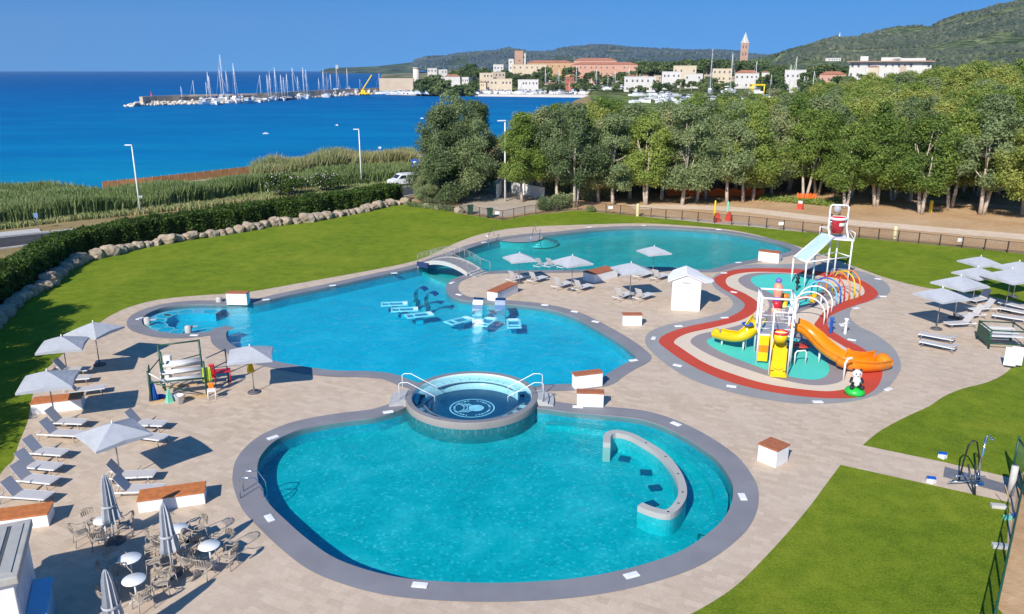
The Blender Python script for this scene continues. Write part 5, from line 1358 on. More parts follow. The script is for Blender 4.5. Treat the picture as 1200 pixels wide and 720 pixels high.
# ---- lamp posts ----
def mk_lamp():
    e = empty('street_lamp', (0, 0, 0), 0, None, 'street lamp')
    MB().tube([(0, 0, 0), (0, 0, 4), (0, 0, 8.0)], [.11, .085, .06], 10).build('pole', white, e)
    o = MB().box((-.35, 0, 8.03), (.85, .28, .12)).build('lamp_head', simple('lamp_grey_white', (.7, .72, .74), .4), e); bev(o, .03)
    return e
lm = Series(mk_lamp())
for p, s, a, lab in (((165,250), 1.0, 0, 'white street lamp at the left standing behind the clipped hedge'), ((424,218), 1.02, 0, 'white street lamp in front of the reeds, left of the white van'), ((592,236), 1.28, R(20), 'tall white street lamp at the beach ramp between the trees')):
    q = G(*p); lm.put((q.x, q.y, 0), a, lab, 'white street lamps', s)
q = G(165, 246); o = MB().box((0, 0, 0), (.5, .3, .8)).build('meter_box', white); o.location = (q.x+.25, q.y, 1.3); bev(o, .03); tag(o, 'small white box fixed on the left street lamp pole', 'box')
# signs
q = G(487, 214); e = empty('road_sign', (q.x, q.y, 0), 0, 'blue square road sign on a pole above the white van', 'road sign')
MB().cyl((0, 0, 0), (0, 0, 3.2), .05, n=8).build('pole', alu, e); sp_ = MB().box((0, -.06, 2.9), (1.1, .05, 1.2)).build('sign_plate', blue, e)
mb = MB(); mb.box((0, -.09, 3.05), (.5, .01, .28)); mb.box((0, -.09, 2.68), (.5, .01, .08)); mb.build('sign_symbol', white, sp_)
q = G(45, 268); e = empty('small_road_sign', (q.x, q.y, 0), 0, 'small blue sign on a short pole beside the road at the far left', 'road sign')
MB().cyl((0, 0, 0), (0, 0, 1.5), .03, n=6).build('pole', alu, e); MB().box((0, -.04, 1.45), (.45, .03, .5)).build('sign_plate', simple('dusty_blue_sign', (.12, .22, .4), .5), e)
for p, lab, m_ in (((584,207), 'left one of two slim dark banners by the beach ramp', navy), ((588,203), 'right one of two slim banners by the beach ramp', rust)):
    q = G(*p); e = empty('banner_post', (q.x, q.y, 0), 0, lab, 'banner'); MB().cyl((0, 0, 0), (0, 0, 4.6), .05, n=6).build('pole', alu, e); MB().box((.28, 0, 3.0), (.5, .04, 3.0)).build('banner', m_, e)

# ---- white van ----
q = G(477, 218.5); van = empty('parked_van', (q.x-.6, q.y+.5, 0), R(212), 'white compact van parked on the road behind the hedge beside the reeds', 'van')
def body_prism(prof, w, m, nm, par, y0=0):
    mb = MB(); n = len(prof); mb.smooth = False
    vs = [(x, -w/2+y0, z) for x, z in prof]+[(x, w/2+y0, z) for x, z in prof]
    mb.add(vs, [tuple(range(n))[::-1], tuple(range(n, 2*n))]+[(i, (i+1) % n, n+(i+1) % n, n+i) for i in range(n)]); o = mb.build(nm, m, par); return o
o = body_prism([(-2.2, .35), (2.2, .35), (2.25, .75), (2.1, 1.0), (1.35, 1.15), (.75, 1.72), (.4, 1.84), (-1.9, 1.86), (-2.15, 1.6), (-2.2, .9)], 1.8, vanw, 'body', van); bev(o, .08)
body_prism([(1.30, 1.20), (.80, 1.68), (.74, 1.66), (1.22, 1.18)], 1.55, wglass, 'windscreen', van)
for s in (-1, 1):
    body_prism([(1.05, 1.18), (.62, 1.62), (-.1, 1.64), (-.1, 1.18)], .02, wglass, 'side_window', van, s*.905)
    body_prism([(-.25, 1.18), (-.25, 1.64), (-1.7, 1.62), (-1.7, 1.18)], .02, wglass, 'rear_side_window', van, s*.905)
    MB().box((2.2, s*.65, .85), (.1, .32, .18)).build('headlight', glassw, van)
    for x in (1.4, -1.4):
        wh = MB().cyl((x, s*.78, .34), (x, s*.93, .34), .34, n=18).build('wheel', rubber, van); MB().cyl((x, s*.92, .34), (x, s*.945, .34), .19, n=12).build('rim', alu, wh)

# ---- clutter along the field ----
def crate_stack(p, s, m, lab, nm, cat, h=1.0):
    q = G(*p); e = empty(nm, (q.x, q.y, 0), rnd.random()*3, lab, cat); return e
for p, lab in (((841,261), 'red plastic barrier pile by the fence, left one of the pair'), ((855,260), 'red plastic barrier pile by the fence, right one of the pair'), ((939,246), 'small red and white object on the track left of the bucket')):
    q = G(*p); e = empty('site_barrier', (q.x, q.y+.5, 0), rnd.random()*2, lab, 'barrier')
    body_prism([(-.3, 0), (.3, 0), (.2, .25), (.12, .7), (-.12, .7), (-.2, .25)], .7, redm, 'body', e); MB().box((0, 0, .85), (.18, .5, .3)).build('top_band', white if p[0] > 900 else redm, e)
for p, lab, m_, h in (((837,257), 'yellow and green stake standing at the wire fence', yellow, 2.2), ((852,256), 'pale green stake standing at the wire fence', mint, 2.0), ((747,253.5), 'cream square post at the fence corner', simple('cream_post', (.62, .52, .28), .6), 1.5), ((1090,249), 'yellow rounded post standing alone in the earth field', yellow, 1.5), ((1048,280), 'cream hydrant-like post at the fence right of the bucket tower', simple('cream_hydrant', (.68, .60, .35), .6), 1.3), ((1199,229), 'yellow post by the caravan at the right edge', yellow, 1.6)):
    q = G(*p); r_ = .11 if h > 1.6 else .2; o = MB().lathe([(r_, 0), (r_, h*.85), (r_*.8, h*.95), (0, h)], n=12).build('marker_post', m_); o.location = (q.x, q.y, 0); tag(o, lab, 'post')
q = G(984, 258); e = empty('cement_mixer', (q.x, q.y+1, 0), .4, 'grey and red cement mixer standing behind the red bucket hoop', 'cement mixer')
MB().lathe([(0, -.5), (.35, -.45), (.5, 0), (.3, .5), (.22, .5)], (0, 0, 1.1), 16).build('drum', simple('mixer_grey', (.35, .36, .38), .6), e); MB().beam((-.6, 0, .1), (.6, 0, .5), .1).build('frame', redm, e)
for s in (-1, 1): MB().cyl((-.4, s*.4, .25), (-.4, s*.46, .25), .25).build('wheel', rubber, e)
for i, (p, w_, lab) in enumerate((((840,232), 13, 'orange barrier netting between the trunks at the middle of the grove edge'), ((930,212), 9, 'orange barrier netting on the slope in the grove clearing'), ((948,238), 2.5, 'small crumpled orange net at the edge of the ground cover'))):
    q = G(*p); e = empty('barrier_net', (q.x, q.y+1, 0), R(-4), lab, 'orange netting'); n_ = max(2, int(w_/2.2))
    for k in range(n_+1): MB().cyl((-w_/2+w_*k/n_, 0, 0), (-w_/2+w_*k/n_, 0, 1.15), .03, n=5).build('stake', wood, e)
    mb = MB(); vs = []; nn = 30
    for k in range(nn+1): x = -w_/2+w_*k/nn; dz = .12*math.sin(k*1.3); vs += [(x, .05*math.sin(k*2.1), .05), (x, .08*math.sin(k*1.7), 1.05+dz)]
    mb.add(vs, [(2*k, 2*k+2, 2*k+3, 2*k+1) for k in range(nn)]); mb.build('netting', orangenet, e)
q = G(936, 205); o = MB().box((0, 0, 1.0), (1.4, .5, 2.0)).build('orange_cabinet', simple('orange_cabinet_paint', (.75, .30, .03), .5)); o.location = (q.x, q.y, 0); bev(o, .05); tag(o, 'orange cabinet standing in the grove clearing behind the netting', 'cabinet')
def caravan(p, lab, m_, rz, L_=5.6, py_off=2.0):
    q = G(*p); e = empty('caravan', (q.x, q.y+py_off, 0), rz, lab, 'caravan')
    o = body_prism([(-L_/2, .45), (L_/2, .45), (L_/2+.15, 1.3), (L_/2-.1, 2.4), (-L_/2+.15, 2.45), (-L_/2-.1, 1.4)], 2.2, m_, 'body', e); bev(o, .1)
    for x in (-L_/3, 0.2, L_/3): MB().box((x, -1.12, 1.7), (.9, .03, .6)).build('window', wglass, e)
    MB().box((-.9, -1.12, 1.3), (.65, .03, 1.6)).build('door', offwhite, e)
    for s in (-1, 1): MB().cyl((0, s*.95, .33), (0, s*1.1, .33), .33).build('wheel', rubber, e)
    MB().box((0, -1.125, .75), (L_*.98, .02, .12)).build('stripe', simple('beige_stripe', (.5, .42, .3), .5), e)
crv = simple('caravan_cream', (.70, .68, .58), .4)
caravan((1190,227), 'cream caravan parked under the trees at the right edge', crv, R(-3), 6.5)
caravan((1081,215), 'pale caravan half hidden behind the trunks at the right of the clearing', crv, R(-4), 5.5)
caravan((1040,215), 'greenish grey caravan in the shade left of the pale one', simple('caravan_sage', (.36, .42, .36), .5), R(4), 6)
caravan((735,205), 'grey caravan deep in shade behind the front trees at left', simple('caravan_grey', (.4, .42, .45), .5), R(10), 6)
q = G(1163, 222); e = empty('garden_chair', (q.x, q.y, 0), 1, 'white and blue camping chair beside the cream caravan', 'camping chair')
MB().box((0, 0, .4), (.6, .6, .06)).build('seat', blue, e); MB().box((0, .3, .8), (.6, .06, .8)).build('backrest', white, e)
for sx in (-1, 1):
    for sy in (-1, 1): MB().cyl((sx*.25, sy*.25, 0), (sx*.25, sy*.25, .4), .03, n=5).build('leg', white, e)
# wheelie bins and stone at the fence start
for p, lab in (((551,252), 'dark green wheeled bin behind the fence, left one of two'), ((574,256), 'dark green wheeled bin behind the fence, right one of two')):
    q = G(*p); e = empty('wheeled_bin', (q.x, q.y+.6, 0), R(10), lab, 'bin'); o = body_prism([(-.25, .05), (.25, .05), (.33, 1.0), (-.33, 1.0)], .6, greenp, 'body', e); MB().box((0, 0, 1.04), (.72, .68, .08)).build('lid', greenp, e)
    for s in (-1, 1): MB().cyl((-.28, s*.25, .1), (-.28, s*.32, .1), .1, n=8).build('wheel', rubber, e)
# beach ramp walls
mb = MB(); a = G(583, 232).xy; b = G(598, 205).xy; c_ = G(590, 190).xy
mb.beam(V(a, .9), V(b, .9), .35, 1.9); w1_ = mb.build('ramp_wall', plaster); tag(w1_, 'white rendered wall sloping beside the beach ramp between the trees', 'wall')
mb = MB(); a = G(600, 226).xy; b = G(637, 232).xy; mb.beam(V(a, .7), V(b, .7), .35, 1.5); w2_ = mb.build('ramp_wall', plaster); tag(w2_, 'low cream wall right of the beach ramp under the tree row', 'wall')

# =====================================================================
#  VEGETATION
# =====================================================================
def np_mesh(name, V_, F_, m):
    """V_: (n,3) floats, F_: (k,4) ints"""
    me = bpy.data.meshes.new(name); me.vertices.add(len(V_)); me.vertices.foreach_set('co', V_.astype(np.float32).ravel())
    k, q = F_.shape; me.loops.add(k*q); me.loops.foreach_set('vertex_index', F_.astype(np.int32).ravel())
    me.polygons.add(k); me.polygons.foreach_set('loop_start', np.arange(0, k*q, q, dtype=np.int32)); me.polygons.foreach_set('loop_total', np.full(k, q, dtype=np.int32))
    me.materials.append(m); me.update(calc_edges=True); return me
def leaf_quads(P, size, rs, flat=.0, asp=.55, out=None, k=.9):
    n = len(P); d = rs.normal(size=(n, 3))
    if out is not None: d = d*.62+out*k+np.array([0, 0, .25])
    d /= np.linalg.norm(d, axis=1)[:, None]
    ta = rs.normal(size=(n, 3)); ta -= (ta*d).sum(1)[:, None]*d; ta /= np.linalg.norm(ta, axis=1)[:, None]
    tb_ = np.cross(d, ta); s = size*rs.uniform(.6, 1.35, n)[:, None]
    a = ta*s*.5; b = tb_*s*.5*asp
    bend = d*s*.10
    Vv = np.stack([P-a-b*.5, P-a*.1-b+bend, P+a, P-a*.1+b+bend], 1).reshape(-1, 3)
    return Vv, np.arange(n*4).reshape(n, 4)
def clump_points(centres, radii, n, rs, shell=.35, squash=.85):
    k = rs.choice(len(centres), n, p=(radii**2)/(radii**2).sum())
    d = rs.normal(size=(n, 3)); d /= np.linalg.norm(d, axis=1)[:, None]
    r = (shell+(1-shell)*rs.uniform(0, 1, n))**1
    r = np.where(rs.uniform(0, 1, n) < .12, r*1.25, r)
    clump_points.out = d
    return centres[k]+d*np.array([1, 1, squash])*(r*radii[k])[:, None]
def crown_mesh(seed, h0, h1, R_, nl, nq, size, m, shape='egg', name='crown', cr=(.9, 1.5)):
    rs = np.random.RandomState(seed); C = []; rad = []
    tries = 0
    while len(C) < nl and tries < 4000:
        tries += 1
        z = rs.uniform(0, 1); a = rs.uniform(0, 2*math.pi)
        if shape == 'egg': rmax = R_*(.35+.85*math.sin(math.pi*min(1, (z*.92+.10)))**.8)*(1-.35*z)
        elif shape == 'umbrella': rmax = R_*(1-.55*z)
        elif shape == 'round': rmax = R_*math.sin(math.pi*(.12+.80*z))
        r = rmax*math.sqrt(rs.uniform(.15, 1))
        r *= 1+.25*math.sin(a*3+seed)
        C.append((r*math.cos(a), r*math.sin(a), h0+(h1-h0)*z)); rad.append(rs.uniform(*cr)*(1-.3*z))
    C = np.array(C); rad = np.array(rad)
    P = clump_points(C, rad, nq, rs)
    ok = P[:, 2] > h0*.75; O_ = clump_points.out[ok]; P = P[ok]
    cen = P-np.array([0, 0, (h0+h1)/2]); cen /= np.linalg.norm(cen, axis=1)[:, None]
    V_, F_ = leaf_quads(P, size, rs, .2, out=O_*.6+cen*.5)
    return np_mesh(name, V_, F_, m), C
def mk_tree(seed, kind, label=None, lm=None, h=11.5, R_=3.0, h0=3.0, nl=34, nq=7500, size=.42, stems=1, shape='egg', cr=(.9, 1.5), nm='eucalyptus_tree', lean=.6):
    e = empty(nm, (0, 0, 0), 0, label, 'tree')
    me, C = crown_mesh(seed, h0, h, R_, nl, nq, size, lm or leafA, shape, cr=cr)
    o = bpy.data.objects.new('crown', me); col.objects.link(o); o.parent = e
    r_ = random.Random(seed); mb = MB(); top = h*.62
    for s in range(stems):
        a = r_.random()*6.28; sp = (.5 if stems > 1 else 0.05); lx, ly = math.cos(a)*lean*(1+.6*(stems > 1)), math.sin(a)*lean*(1+.6*(stems > 1))
        base = Vector((math.cos(a)*sp*.4, math.sin(a)*sp*.4, -.1)); pts = []
        for k in range(7):
            t = k/6; pts.append(base+Vector((lx*t+r_.uniform(-.12, .12)*t, ly*t+r_.uniform(-.12, .12)*t, top*t)))
        mb.tube(pts, [.24*(1-.72*k/6)/(1.15 if stems > 1 else 1) for k in range(7)], 8)
        for _ in range(7 if stems == 1 else 4):
            c = Vector(C[r_.randrange(len(C))]); k = r_.randrange(2, 6); p0 = pts[k]
            if c.z < p0.z: c.z = p0.z+.8
            mid = (p0+c)/2+Vector((0, 0, -.25)); mb.tube([p0, mid, c], [.09, .06, .025], 5)
    mb.build('trunk', bark, e); return e
# prototypes
Tp = [Series(mk_tree(11+i, 'e', lm=leafA if i < 4 else leafG, h=[11, 12, 10.5, 12.5, 11.5, 12, 10.5, 11][i], R_=[2.6, 3.0, 2.7, 2.9, 3.3, 3.0, 3.5, 3.1][i], h0=[2.6, 3.2, 2.5, 3.3, 2.7, 3.3, 2.9, 3.1][i], nq=17500, size=.27, nl=[44, 50, 44, 52, 52, 48, 54, 50][i], stems=[1, 2, 1, 1, 2, 1, 1, 2][i], cr=(.9, 1.6))) for i in range(8)]
big = [Series(mk_tree(41+i, 'e', lm=leafA, h=[13.2, 12.4, 12.0][i], R_=[3.9, 3.4, 3.2][i], h0=[2.4, 1.2, 2.5][i], nq=36000, size=.25, nl=[84, 70, 64][i], stems=[3, 2, 2][i], cr=(1.0, 1.7))) for i in range(3)]
PH = {}
def sky_cap(px, D):
    y = interp(px, [600,625,650,680,720,745,765,790,815,840,870,900,940,980,1020,1060,1100,1150,1200,1260], [150,128,116,108,109,118,126,124,112,108,104,110,102,97,90,91,85,78,74,74])
    return zat(px, y+rt.uniform(-2.5, 3.5), D)
def put_tree(S, x, y, s, lab, grp=None, z=0): return S.put((x, y, z), rnd.random()*6.28, lab, grp, s)
q = G(536, 236); put_tree(big[0], q.x, q.y, 1.0, 'tallest tree of the clump left of the beach ramp, over the plaza', 'trees of the clump at the hedge end')
q = G(517, 238); put_tree(big[1], q.x, q.y, .98, 'leafy tree at the left of the clump, next to the white van', 'trees of the clump at the hedge end')
q = G(556, 231); put_tree(big[2], q.x, q.y+3, 1.0, 'open crowned tree at the right of the clump beside the ramp', 'trees of the clump at the hedge end')
q = G(501, 240); put_tree(big[1], q.x, q.y, .45, 'small dense tree at the foot of the clump where the hedge ends', 'trees of the clump at the hedge end')
q = G(524, 229); put_tree(big[2], q.x, q.y+2, .95, 'tree behind the tallest one of the clump, mostly hidden', 'trees of the clump at the hedge end')
frontp = [(612,237,1.0),(634,231,1.1),(652,236,.95),(673,243,1.05),(690,229,1.15),(701,237,.9),(718,240,1.0),(738,233,1.1),(757,240,1.05),(776,234,1.05),(799,240.5,1.1),(816,237,.95),(827,233,1.05),(852,238.5,.98),(872,237,1.12),(882,235,1.0),(904,229,1.05),(916,215,1.1),(943,232,1.02),(957,229,1.0),(976,226,1.0),(997,233,.98),(1022,227,1.08),(1046,235,1.0),(1066,235.5,1.1),(1088,226,1.1),(1106,228,1.05),(1126,232,1.05),(1143,230,1.0),(1169,227,1.12),(1188,221,1.15),(1216,232,1.1)]
rt = random.Random(5)
planted = []
for i, (px, py, s) in enumerate(frontp):
    q = G(px, py); planted.append(q.xy); s = min(s, sky_cap(px, q.y)/11.6)
    put_tree(Tp[rt.randrange(8)], q.x, q.y, s*rt.uniform(.96, 1.06)*.98, 'green eucalyptus, %s trunk from the left in the front row of the grove' % nth(i), 'front row of the grove')
def farlim(px): return interp(px, [600, 690, 800, 870, 930, 1000, 1100, 1260], [128, 130, 136, 165, 235, 340, 400, 430])
cnt = 0; tries = 0
cells = []
while cnt < 235 and tries < 30000:
    tries += 1
    px = rt.uniform(604, 1262); fl_ = farlim(px); D = 106+(fl_-106)*rt.random()**1.0
    spc = 4.6 if D < 150 else 6.5 if D < 220 else 10.0
    if D < 118 and (905 < px < 1010 or 1020 < px < 1040): continue
    if D < 150 and px < 690 and rt.random() < .3: continue
    p = xyat(px, D)
    if any((p-q).length < spc for q in planted): continue
    planted.append(p); cnt += 1
    sc = rt.uniform(.92, 1.14)*(1.0 if D < 200 else 1.15+min(.35, (D-200)/500))
    if px > 1020 and D > 130: sc *= 1.06
    if px > 1120 and D > 130: sc *= 1.08
    if px < 690: sc *= .9
    if 745 < px < 800 and D > 115: sc *= .93
    capz = sky_cap(px, D)/11.6
    if D > 200 or sc > capz: sc = min(capz, 1.6) if D > 200 else capz
    put_tree(Tp[rt.randrange(4, 8) if rt.random() < .75 else rt.randrange(4)], p.x, p.y, (sc*1.1, sc*1.1, sc), 'leafy green tree standing deep in the dense grove behind the front row', 'dense grove behind the front row')
# understorey shrubs
def shrub_mesh(seed, w, d, h, n, size, m):
    rs = np.random.RandomState(seed); k = 14; C = np.stack([rs.uniform(-w/2, w/2, k)*.8, rs.uniform(-d/2, d/2, k)*.8, rs.uniform(.25, .75, k)*h], 1)
    P = clump_points(C, np.full(k, min(w, d, h*1.4)*.38), n, rs); P = P[P[:, 2] > 0.02]
    V_, F_ = leaf_quads(P, size, rs); return np_mesh('foliage', V_, F_, m)
def mk_shrub(seed, w, d, h, n, size, m, nm='shrub'):
    e = empty(nm, (0, 0, 0), 0, None, 'shrub'); o = bpy.data.objects.new('foliage', shrub_mesh(seed, w, d, h, n, size, m)); col.objects.link(o); o.parent = e
    MB().tube([(0, 0, -.05), (.05, 0, h*.5)], [.05, .02], 5).build('stem', bark, e); return e
sh = [Series(mk_shrub(70+i, 3.2, 2.2, 1.7, 2200, .22, leafA)) for i in range(3)]
for i, (px, py, s, lab) in enumerate([(520,241,.9,'dark shrub under the left tree clump'),(546,224,1.7,'big dark shrub in the shade right of the left tree clump'),(560,219,1.7,'dark shrub touching the white ramp wall'),(640,247.5,.9,'bushy green shrub behind the fence right of the plaza, left end'),(650,245.5,1.0,'bushy green shrub behind the fence right of the plaza, middle'),(661,244,1.0,'bushy green shrub behind the fence right of the plaza, right end'),(693,249,.4,'tiny shrub at the fence foot under the front trees'),(697,234,1.7,'large green shrub under the front trees left of the grove'),(655,228,1.6,'dark shrub between the ramp wall and first grove trunks'),(1128,234,.6,'low shrub at the trunk foot left of the cream caravan'),(604,190,1.6,'rounded shrub beside the beach ramp top'),(573,200,1.4,'yellowish shrub beyond the ramp wall'),(545,189,1.6,'green shrub at the beach edge behind the clump'),(985,240,.7,'low shrub behind the cement mixer'),(715,228,1.7,'dark shrub in the shade of the grove, left part'),(780,224,1.7,'dark shrub in the shade of the grove behind the second gap')]):
    q = G(px, py); sh[i % 3].put((q.x, q.y+.5, 0), rnd.random()*6, lab, 'shrubs under the trees', s)
# ivy-like ground cover strip below the grove
def strip_leaves(a, b, w, h, n, size, m, name, seed):
    rs = np.random.RandomState(seed); t = rs.uniform(0, 1, n); A = np.array(a); B = np.array(b); d = B-A; nr = np.array([-d[1], d[0]])/np.linalg.norm(d)
    P2_ = A+d*t[:, None]+nr*(rs.normal(0, w/3, n))[:, None]; P = np.column_stack([P2_, rs.uniform(0.02, h, n)])
    V_, F_ = leaf_quads(P, size, rs); o = bpy.data.objects.new(name, np_mesh(name, V_, F_, m)); col.objects.link(o); return o
a = G(893, 233); b = G(985, 241); tag(strip_leaves(a.xy, b.xy, 2.4, .45, 5000, .3, leafG, 'ground_cover', 5), kind='stuff')
a = G(478, 241); b = G(540, 248); tag(strip_leaves(a.xy, b.xy, 1.5, .5, 2500, .2, leafA, 'ground_cover', 6), kind='stuff')

# ---- clipped hedge behind the boulders ----
hpx = [(-260,560),(-120,440),(-40,398),(0,366),(30,344),(53,331),(75,314),(103,300),(133,293.5),(158,287.5),(180,283.5),(214,277.5),(250,272),(294,265.5),(325,259.5),(360,256),(402,248.5),(440,243),(474,236)]
hl_ = smooth([p for p in GP(hpx)], False, 10)
hc = off_line(hl_, 1.25)
hed = empty('clipped_hedge', (hc[60].x, hc[60].y, 0), 0, 'long dark green clipped hedge curving behind the boulders on the left', 'hedge')
HH = 2.15
core = MB(); cm = simple('hedge_inner_twigs', (.02, .03, .012), .9)
a_ = off_line(hc, .75); b_ = off_line(hc, -.75)
strip(core, a_, a_, 0, HH-.35); strip(core, b_, b_, HH-.35, 0); strip(core, b_, a_, HH-.35)
o = core.build('branches', cm); o.parent = hed; o.matrix_parent_inverse = Matrix.Translation(hed.location).inverted()
rs = np.random.RandomState(9); segL = np.array([(hc[i+1]-hc[i]).length for i in range(len(hc)-1)]); cum = np.concatenate([[0], np.cumsum(segL)]); tot = cum[-1]
n = 110000; s_ = rs.uniform(0, tot, n)
Cx = np.interp(s_, cum, [p.x for p in hc]); Cy = np.interp(s_, cum, [p.y for p in hc])
dx = np.gradient([p.x for p in hc], cum); dy = np.gradient([p.y for p in hc], cum); nx = -np.interp(s_, cum, dy); ny = np.interp(s_, cum, dx); ln = np.hypot(nx, ny); nx /= ln; ny /= ln
side = rs.choice([0, 1, 2], n, p=[.36, .36, .28])
bump = .16*np.sin(s_*1.7)+.14*np.sin(s_*.63+1)+.10*np.sin(s_*4.1)
u = np.where(side == 0, -1.05-bump*.8+rs.normal(0, .13, n), np.where(side == 1, 1.05+bump*.6+rs.normal(0, .13, n), rs.uniform(-1.05, 1.05, n)))
zz = np.where(side == 2, HH+bump*.7+rs.normal(0, .13, n)-.12*np.abs(u)**3, rs.uniform(.05, HH+.05, n)); 
P = np.column_stack([Cx+nx*u, Cy+ny*u, zz]); ou = np.column_stack([nx*np.sign(u)*(side < 2), ny*np.sign(u)*(side < 2), np.where(side == 2, 1., .25)]); V_, F_ = leaf_quads(P, .21, rs, 0, .7, out=ou, k=.6)
V_ -= np.array([hed.location.x, hed.location.y, 0]); o = bpy.data.objects.new('leaves', np_mesh('leaves', V_, F_, leafH)); col.objects.link(o); o.parent = hed

# ---- boulders ----
rockM = dirt_mat('limestone_boulder', (.26, .19, .13), (.42, .33, .24), (.54, .45, .34), .9)
def mk_rock(seed):
    bm = bmesh.new(); bmesh.ops.create_icosphere(bm, subdivisions=3, radius=.5)
    for v in bm.verts:
        k = 1+.30*mnoise.noise(v.co*2.0+Vector((seed*7.1, 0, 0)))+.13*mnoise.noise(v.co*5+Vector((0, seed*3.3, 0)))
        m_ = max(abs(v.co.x), abs(v.co.y), abs(v.co.z)); v.co = v.co*k*(.55+.45*.5/m_*.9)
        v.co.z = v.co.z*.85+.32
    me = bpy.data.meshes.new('boulder'); bm.to_mesh(me); bm.free(); me.materials.append(rockM); o = bpy.data.objects.new('boulder', me); col.objects.link(o); return tag(o, None, 'boulder')
rk = [Series(mk_rock(i)) for i in range(7)]
bl = smooth([p for p in GP([(-60,425),(-20,392),(5,371),(30,350),(53,338),(75,319),(103,305),(133,299),(158,292),(180,288),(214,282),(250,277),(294,270),(325,264),(360,260.5),(402,252.8),(425,248.5),(455,241.5),(476,239.5)])], False, 12)
cumb = [0]
for i in range(len(bl)-1): cumb.append(cumb[-1]+(bl[i+1]-bl[i]).length)
s_ = 0.5; i = 0; rb = random.Random(4)
while s_ < cumb[-1]-.3:
    sz = rb.uniform(.95, 1.55); x = float(np.interp(s_+sz*.45, cumb, [p.x for p in bl])); y = float(np.interp(s_+sz*.45, cumb, [p.y for p in bl]))
    rk[rb.randrange(7)].put((x, y, -.05), rb.random()*6.28, 'pale limestone boulder, %s along the hedge foot counting from the near left end' % nth(i), 'boulders edging the lawn', (sz*1.1, sz*.95, sz*rb.uniform(.75, 1.05)))
    s_ += sz*.92; i += 1
print('boulders', i)
for k, (px, py, sz) in enumerate([(500,243.5,.8),(512,245.5,.6),(538,249.5,1.1)]):
    q = G(px, py); rk[k].put((q.x, q.y, -.05), k, 'single pale stone beyond the hedge end, %s from the left' % nth(k), 'boulders edging the lawn', sz)

# ---- reeds ----
def reed_patch(poly, n, h, seed, name, label=None):
    rs = np.random.RandomState(seed); xs = [p.x for p in poly]; ys = [p.y for p in poly]; pts = []
    while len(pts) < n:
        p = Vector((rs.uniform(min(xs), max(xs)), rs.uniform(min(ys), max(ys))))
        if inside(p, poly): pts.append((p.x, p.y))
    P = np.array(pts); hh = h*rs.uniform(.6, 1.2, n)*np.array([1+.38*mnoise.noise(Vector((p_[0]*.16, p_[1]*.16, seed))) for p_ in P]); a = rs.uniform(0, 6.28, n); wv = rs.uniform(.025, .065, n)
    ln = rs.normal(0, .16, (n, 2))*hh[:, None]
    ax = np.column_stack([np.cos(a)*wv, np.sin(a)*wv]); z0 = np.full(n, -.3)
    v0 = np.column_stack([P-ax, z0]); v1 = np.column_stack([P+ax, z0]); mid = P+ln*.35
    v2 = np.column_stack([mid+ax*1.5, hh*.6]); v3 = np.column_stack([mid-ax*1.5, hh*.6]); tp = P+ln
    v4 = np.column_stack([tp+ax*.3, hh]); v5 = np.column_stack([tp-ax*.3, hh])
    V_ = np.stack([v0, v1, v2, v3, v4, v5], 1).reshape(-1, 3); b = np.arange(n)[:, None]*6
    F_ = np.concatenate([b+np.array([[0, 1, 2, 3]]), b+np.array([[3, 2, 4, 5]])])
    o = bpy.data.objects.new(name, np_mesh(name, V_, F_, reedM)); col.objects.link(o); return tag(o, kind='stuff')
rp = GP([(-60,272),(0,266),(60,259),(120,252),(180,246),(240,238),(300,229),(360,224),(420,218),(470,214),(486,209),(486,202),(400,207),(340,214),(300,220),(240,228),(180,234),(120,240),(60,234),(0,232),(-80,234)])
reed_patch(rp, 120000, 2.0, 3, 'reeds')
rp2 = GP([(300,224),(360,217),(430,209),(486,206),(486,198),(430,202),(360,210),(300,217)])
reed_patch(rp2, 30000, 3.3, 4, 'reeds')
rp3 = GP([(-60,276),(0,270),(70,261),(140,254),(240,244),(300,236),(380,230),(470,220),(470,214),(300,229),(180,244),(60,256),(-60,268)])
reed_patch(rp3, 9000, .5, 5, 'grass')
# oleander bushes with blossoms
def mk_oleander(seed):
    e = empty('oleander_bush', (0, 0, 0), 0, None, 'flowering bush')
    o = bpy.data.objects.new('foliage', shrub_mesh(seed, 5.2, 3.0, 3.4, 5200, .26, leafH)); col.objects.link(o); o.parent = e
    rs = np.random.RandomState(seed+1); k = 14; rs2 = np.random.RandomState(seed); C = np.stack([rs2.uniform(-2.6, 2.6, k)*.8, rs2.uniform(-1.5, 1.5, k)*.8, rs2.uniform(.25, .75, k)*3.4], 1)
    P = clump_points(C, np.full(k, 3.0*.40), 380, rs, .92); V_, F_ = leaf_quads(P, .17, rs, 0, .9); f = bpy.data.objects.new('blossoms', np_mesh('blossoms', V_, F_, flowerM)); col.objects.link(f); f.parent = e; return e
ol = Series(mk_oleander(90))
for (px, py, s, lab) in ((333,232,1.0,'larger white flowering oleander between the reeds and the hedge'), (384,226,.85,'smaller white flowering oleander beside the reeds, right of the larger one'), (425,218,.35,'little white flowering oleander at the lamp foot')):
    q = G(px, py); ol.put((q.x, q.y, 0), rnd.random(), lab, 'flowering oleanders', s)

# =====================================================================
#  HARBOUR AND TOWN
# =====================================================================
def W(px, D, z=0): p = xyat(px, D); return Vector((p.x, p.y, z))
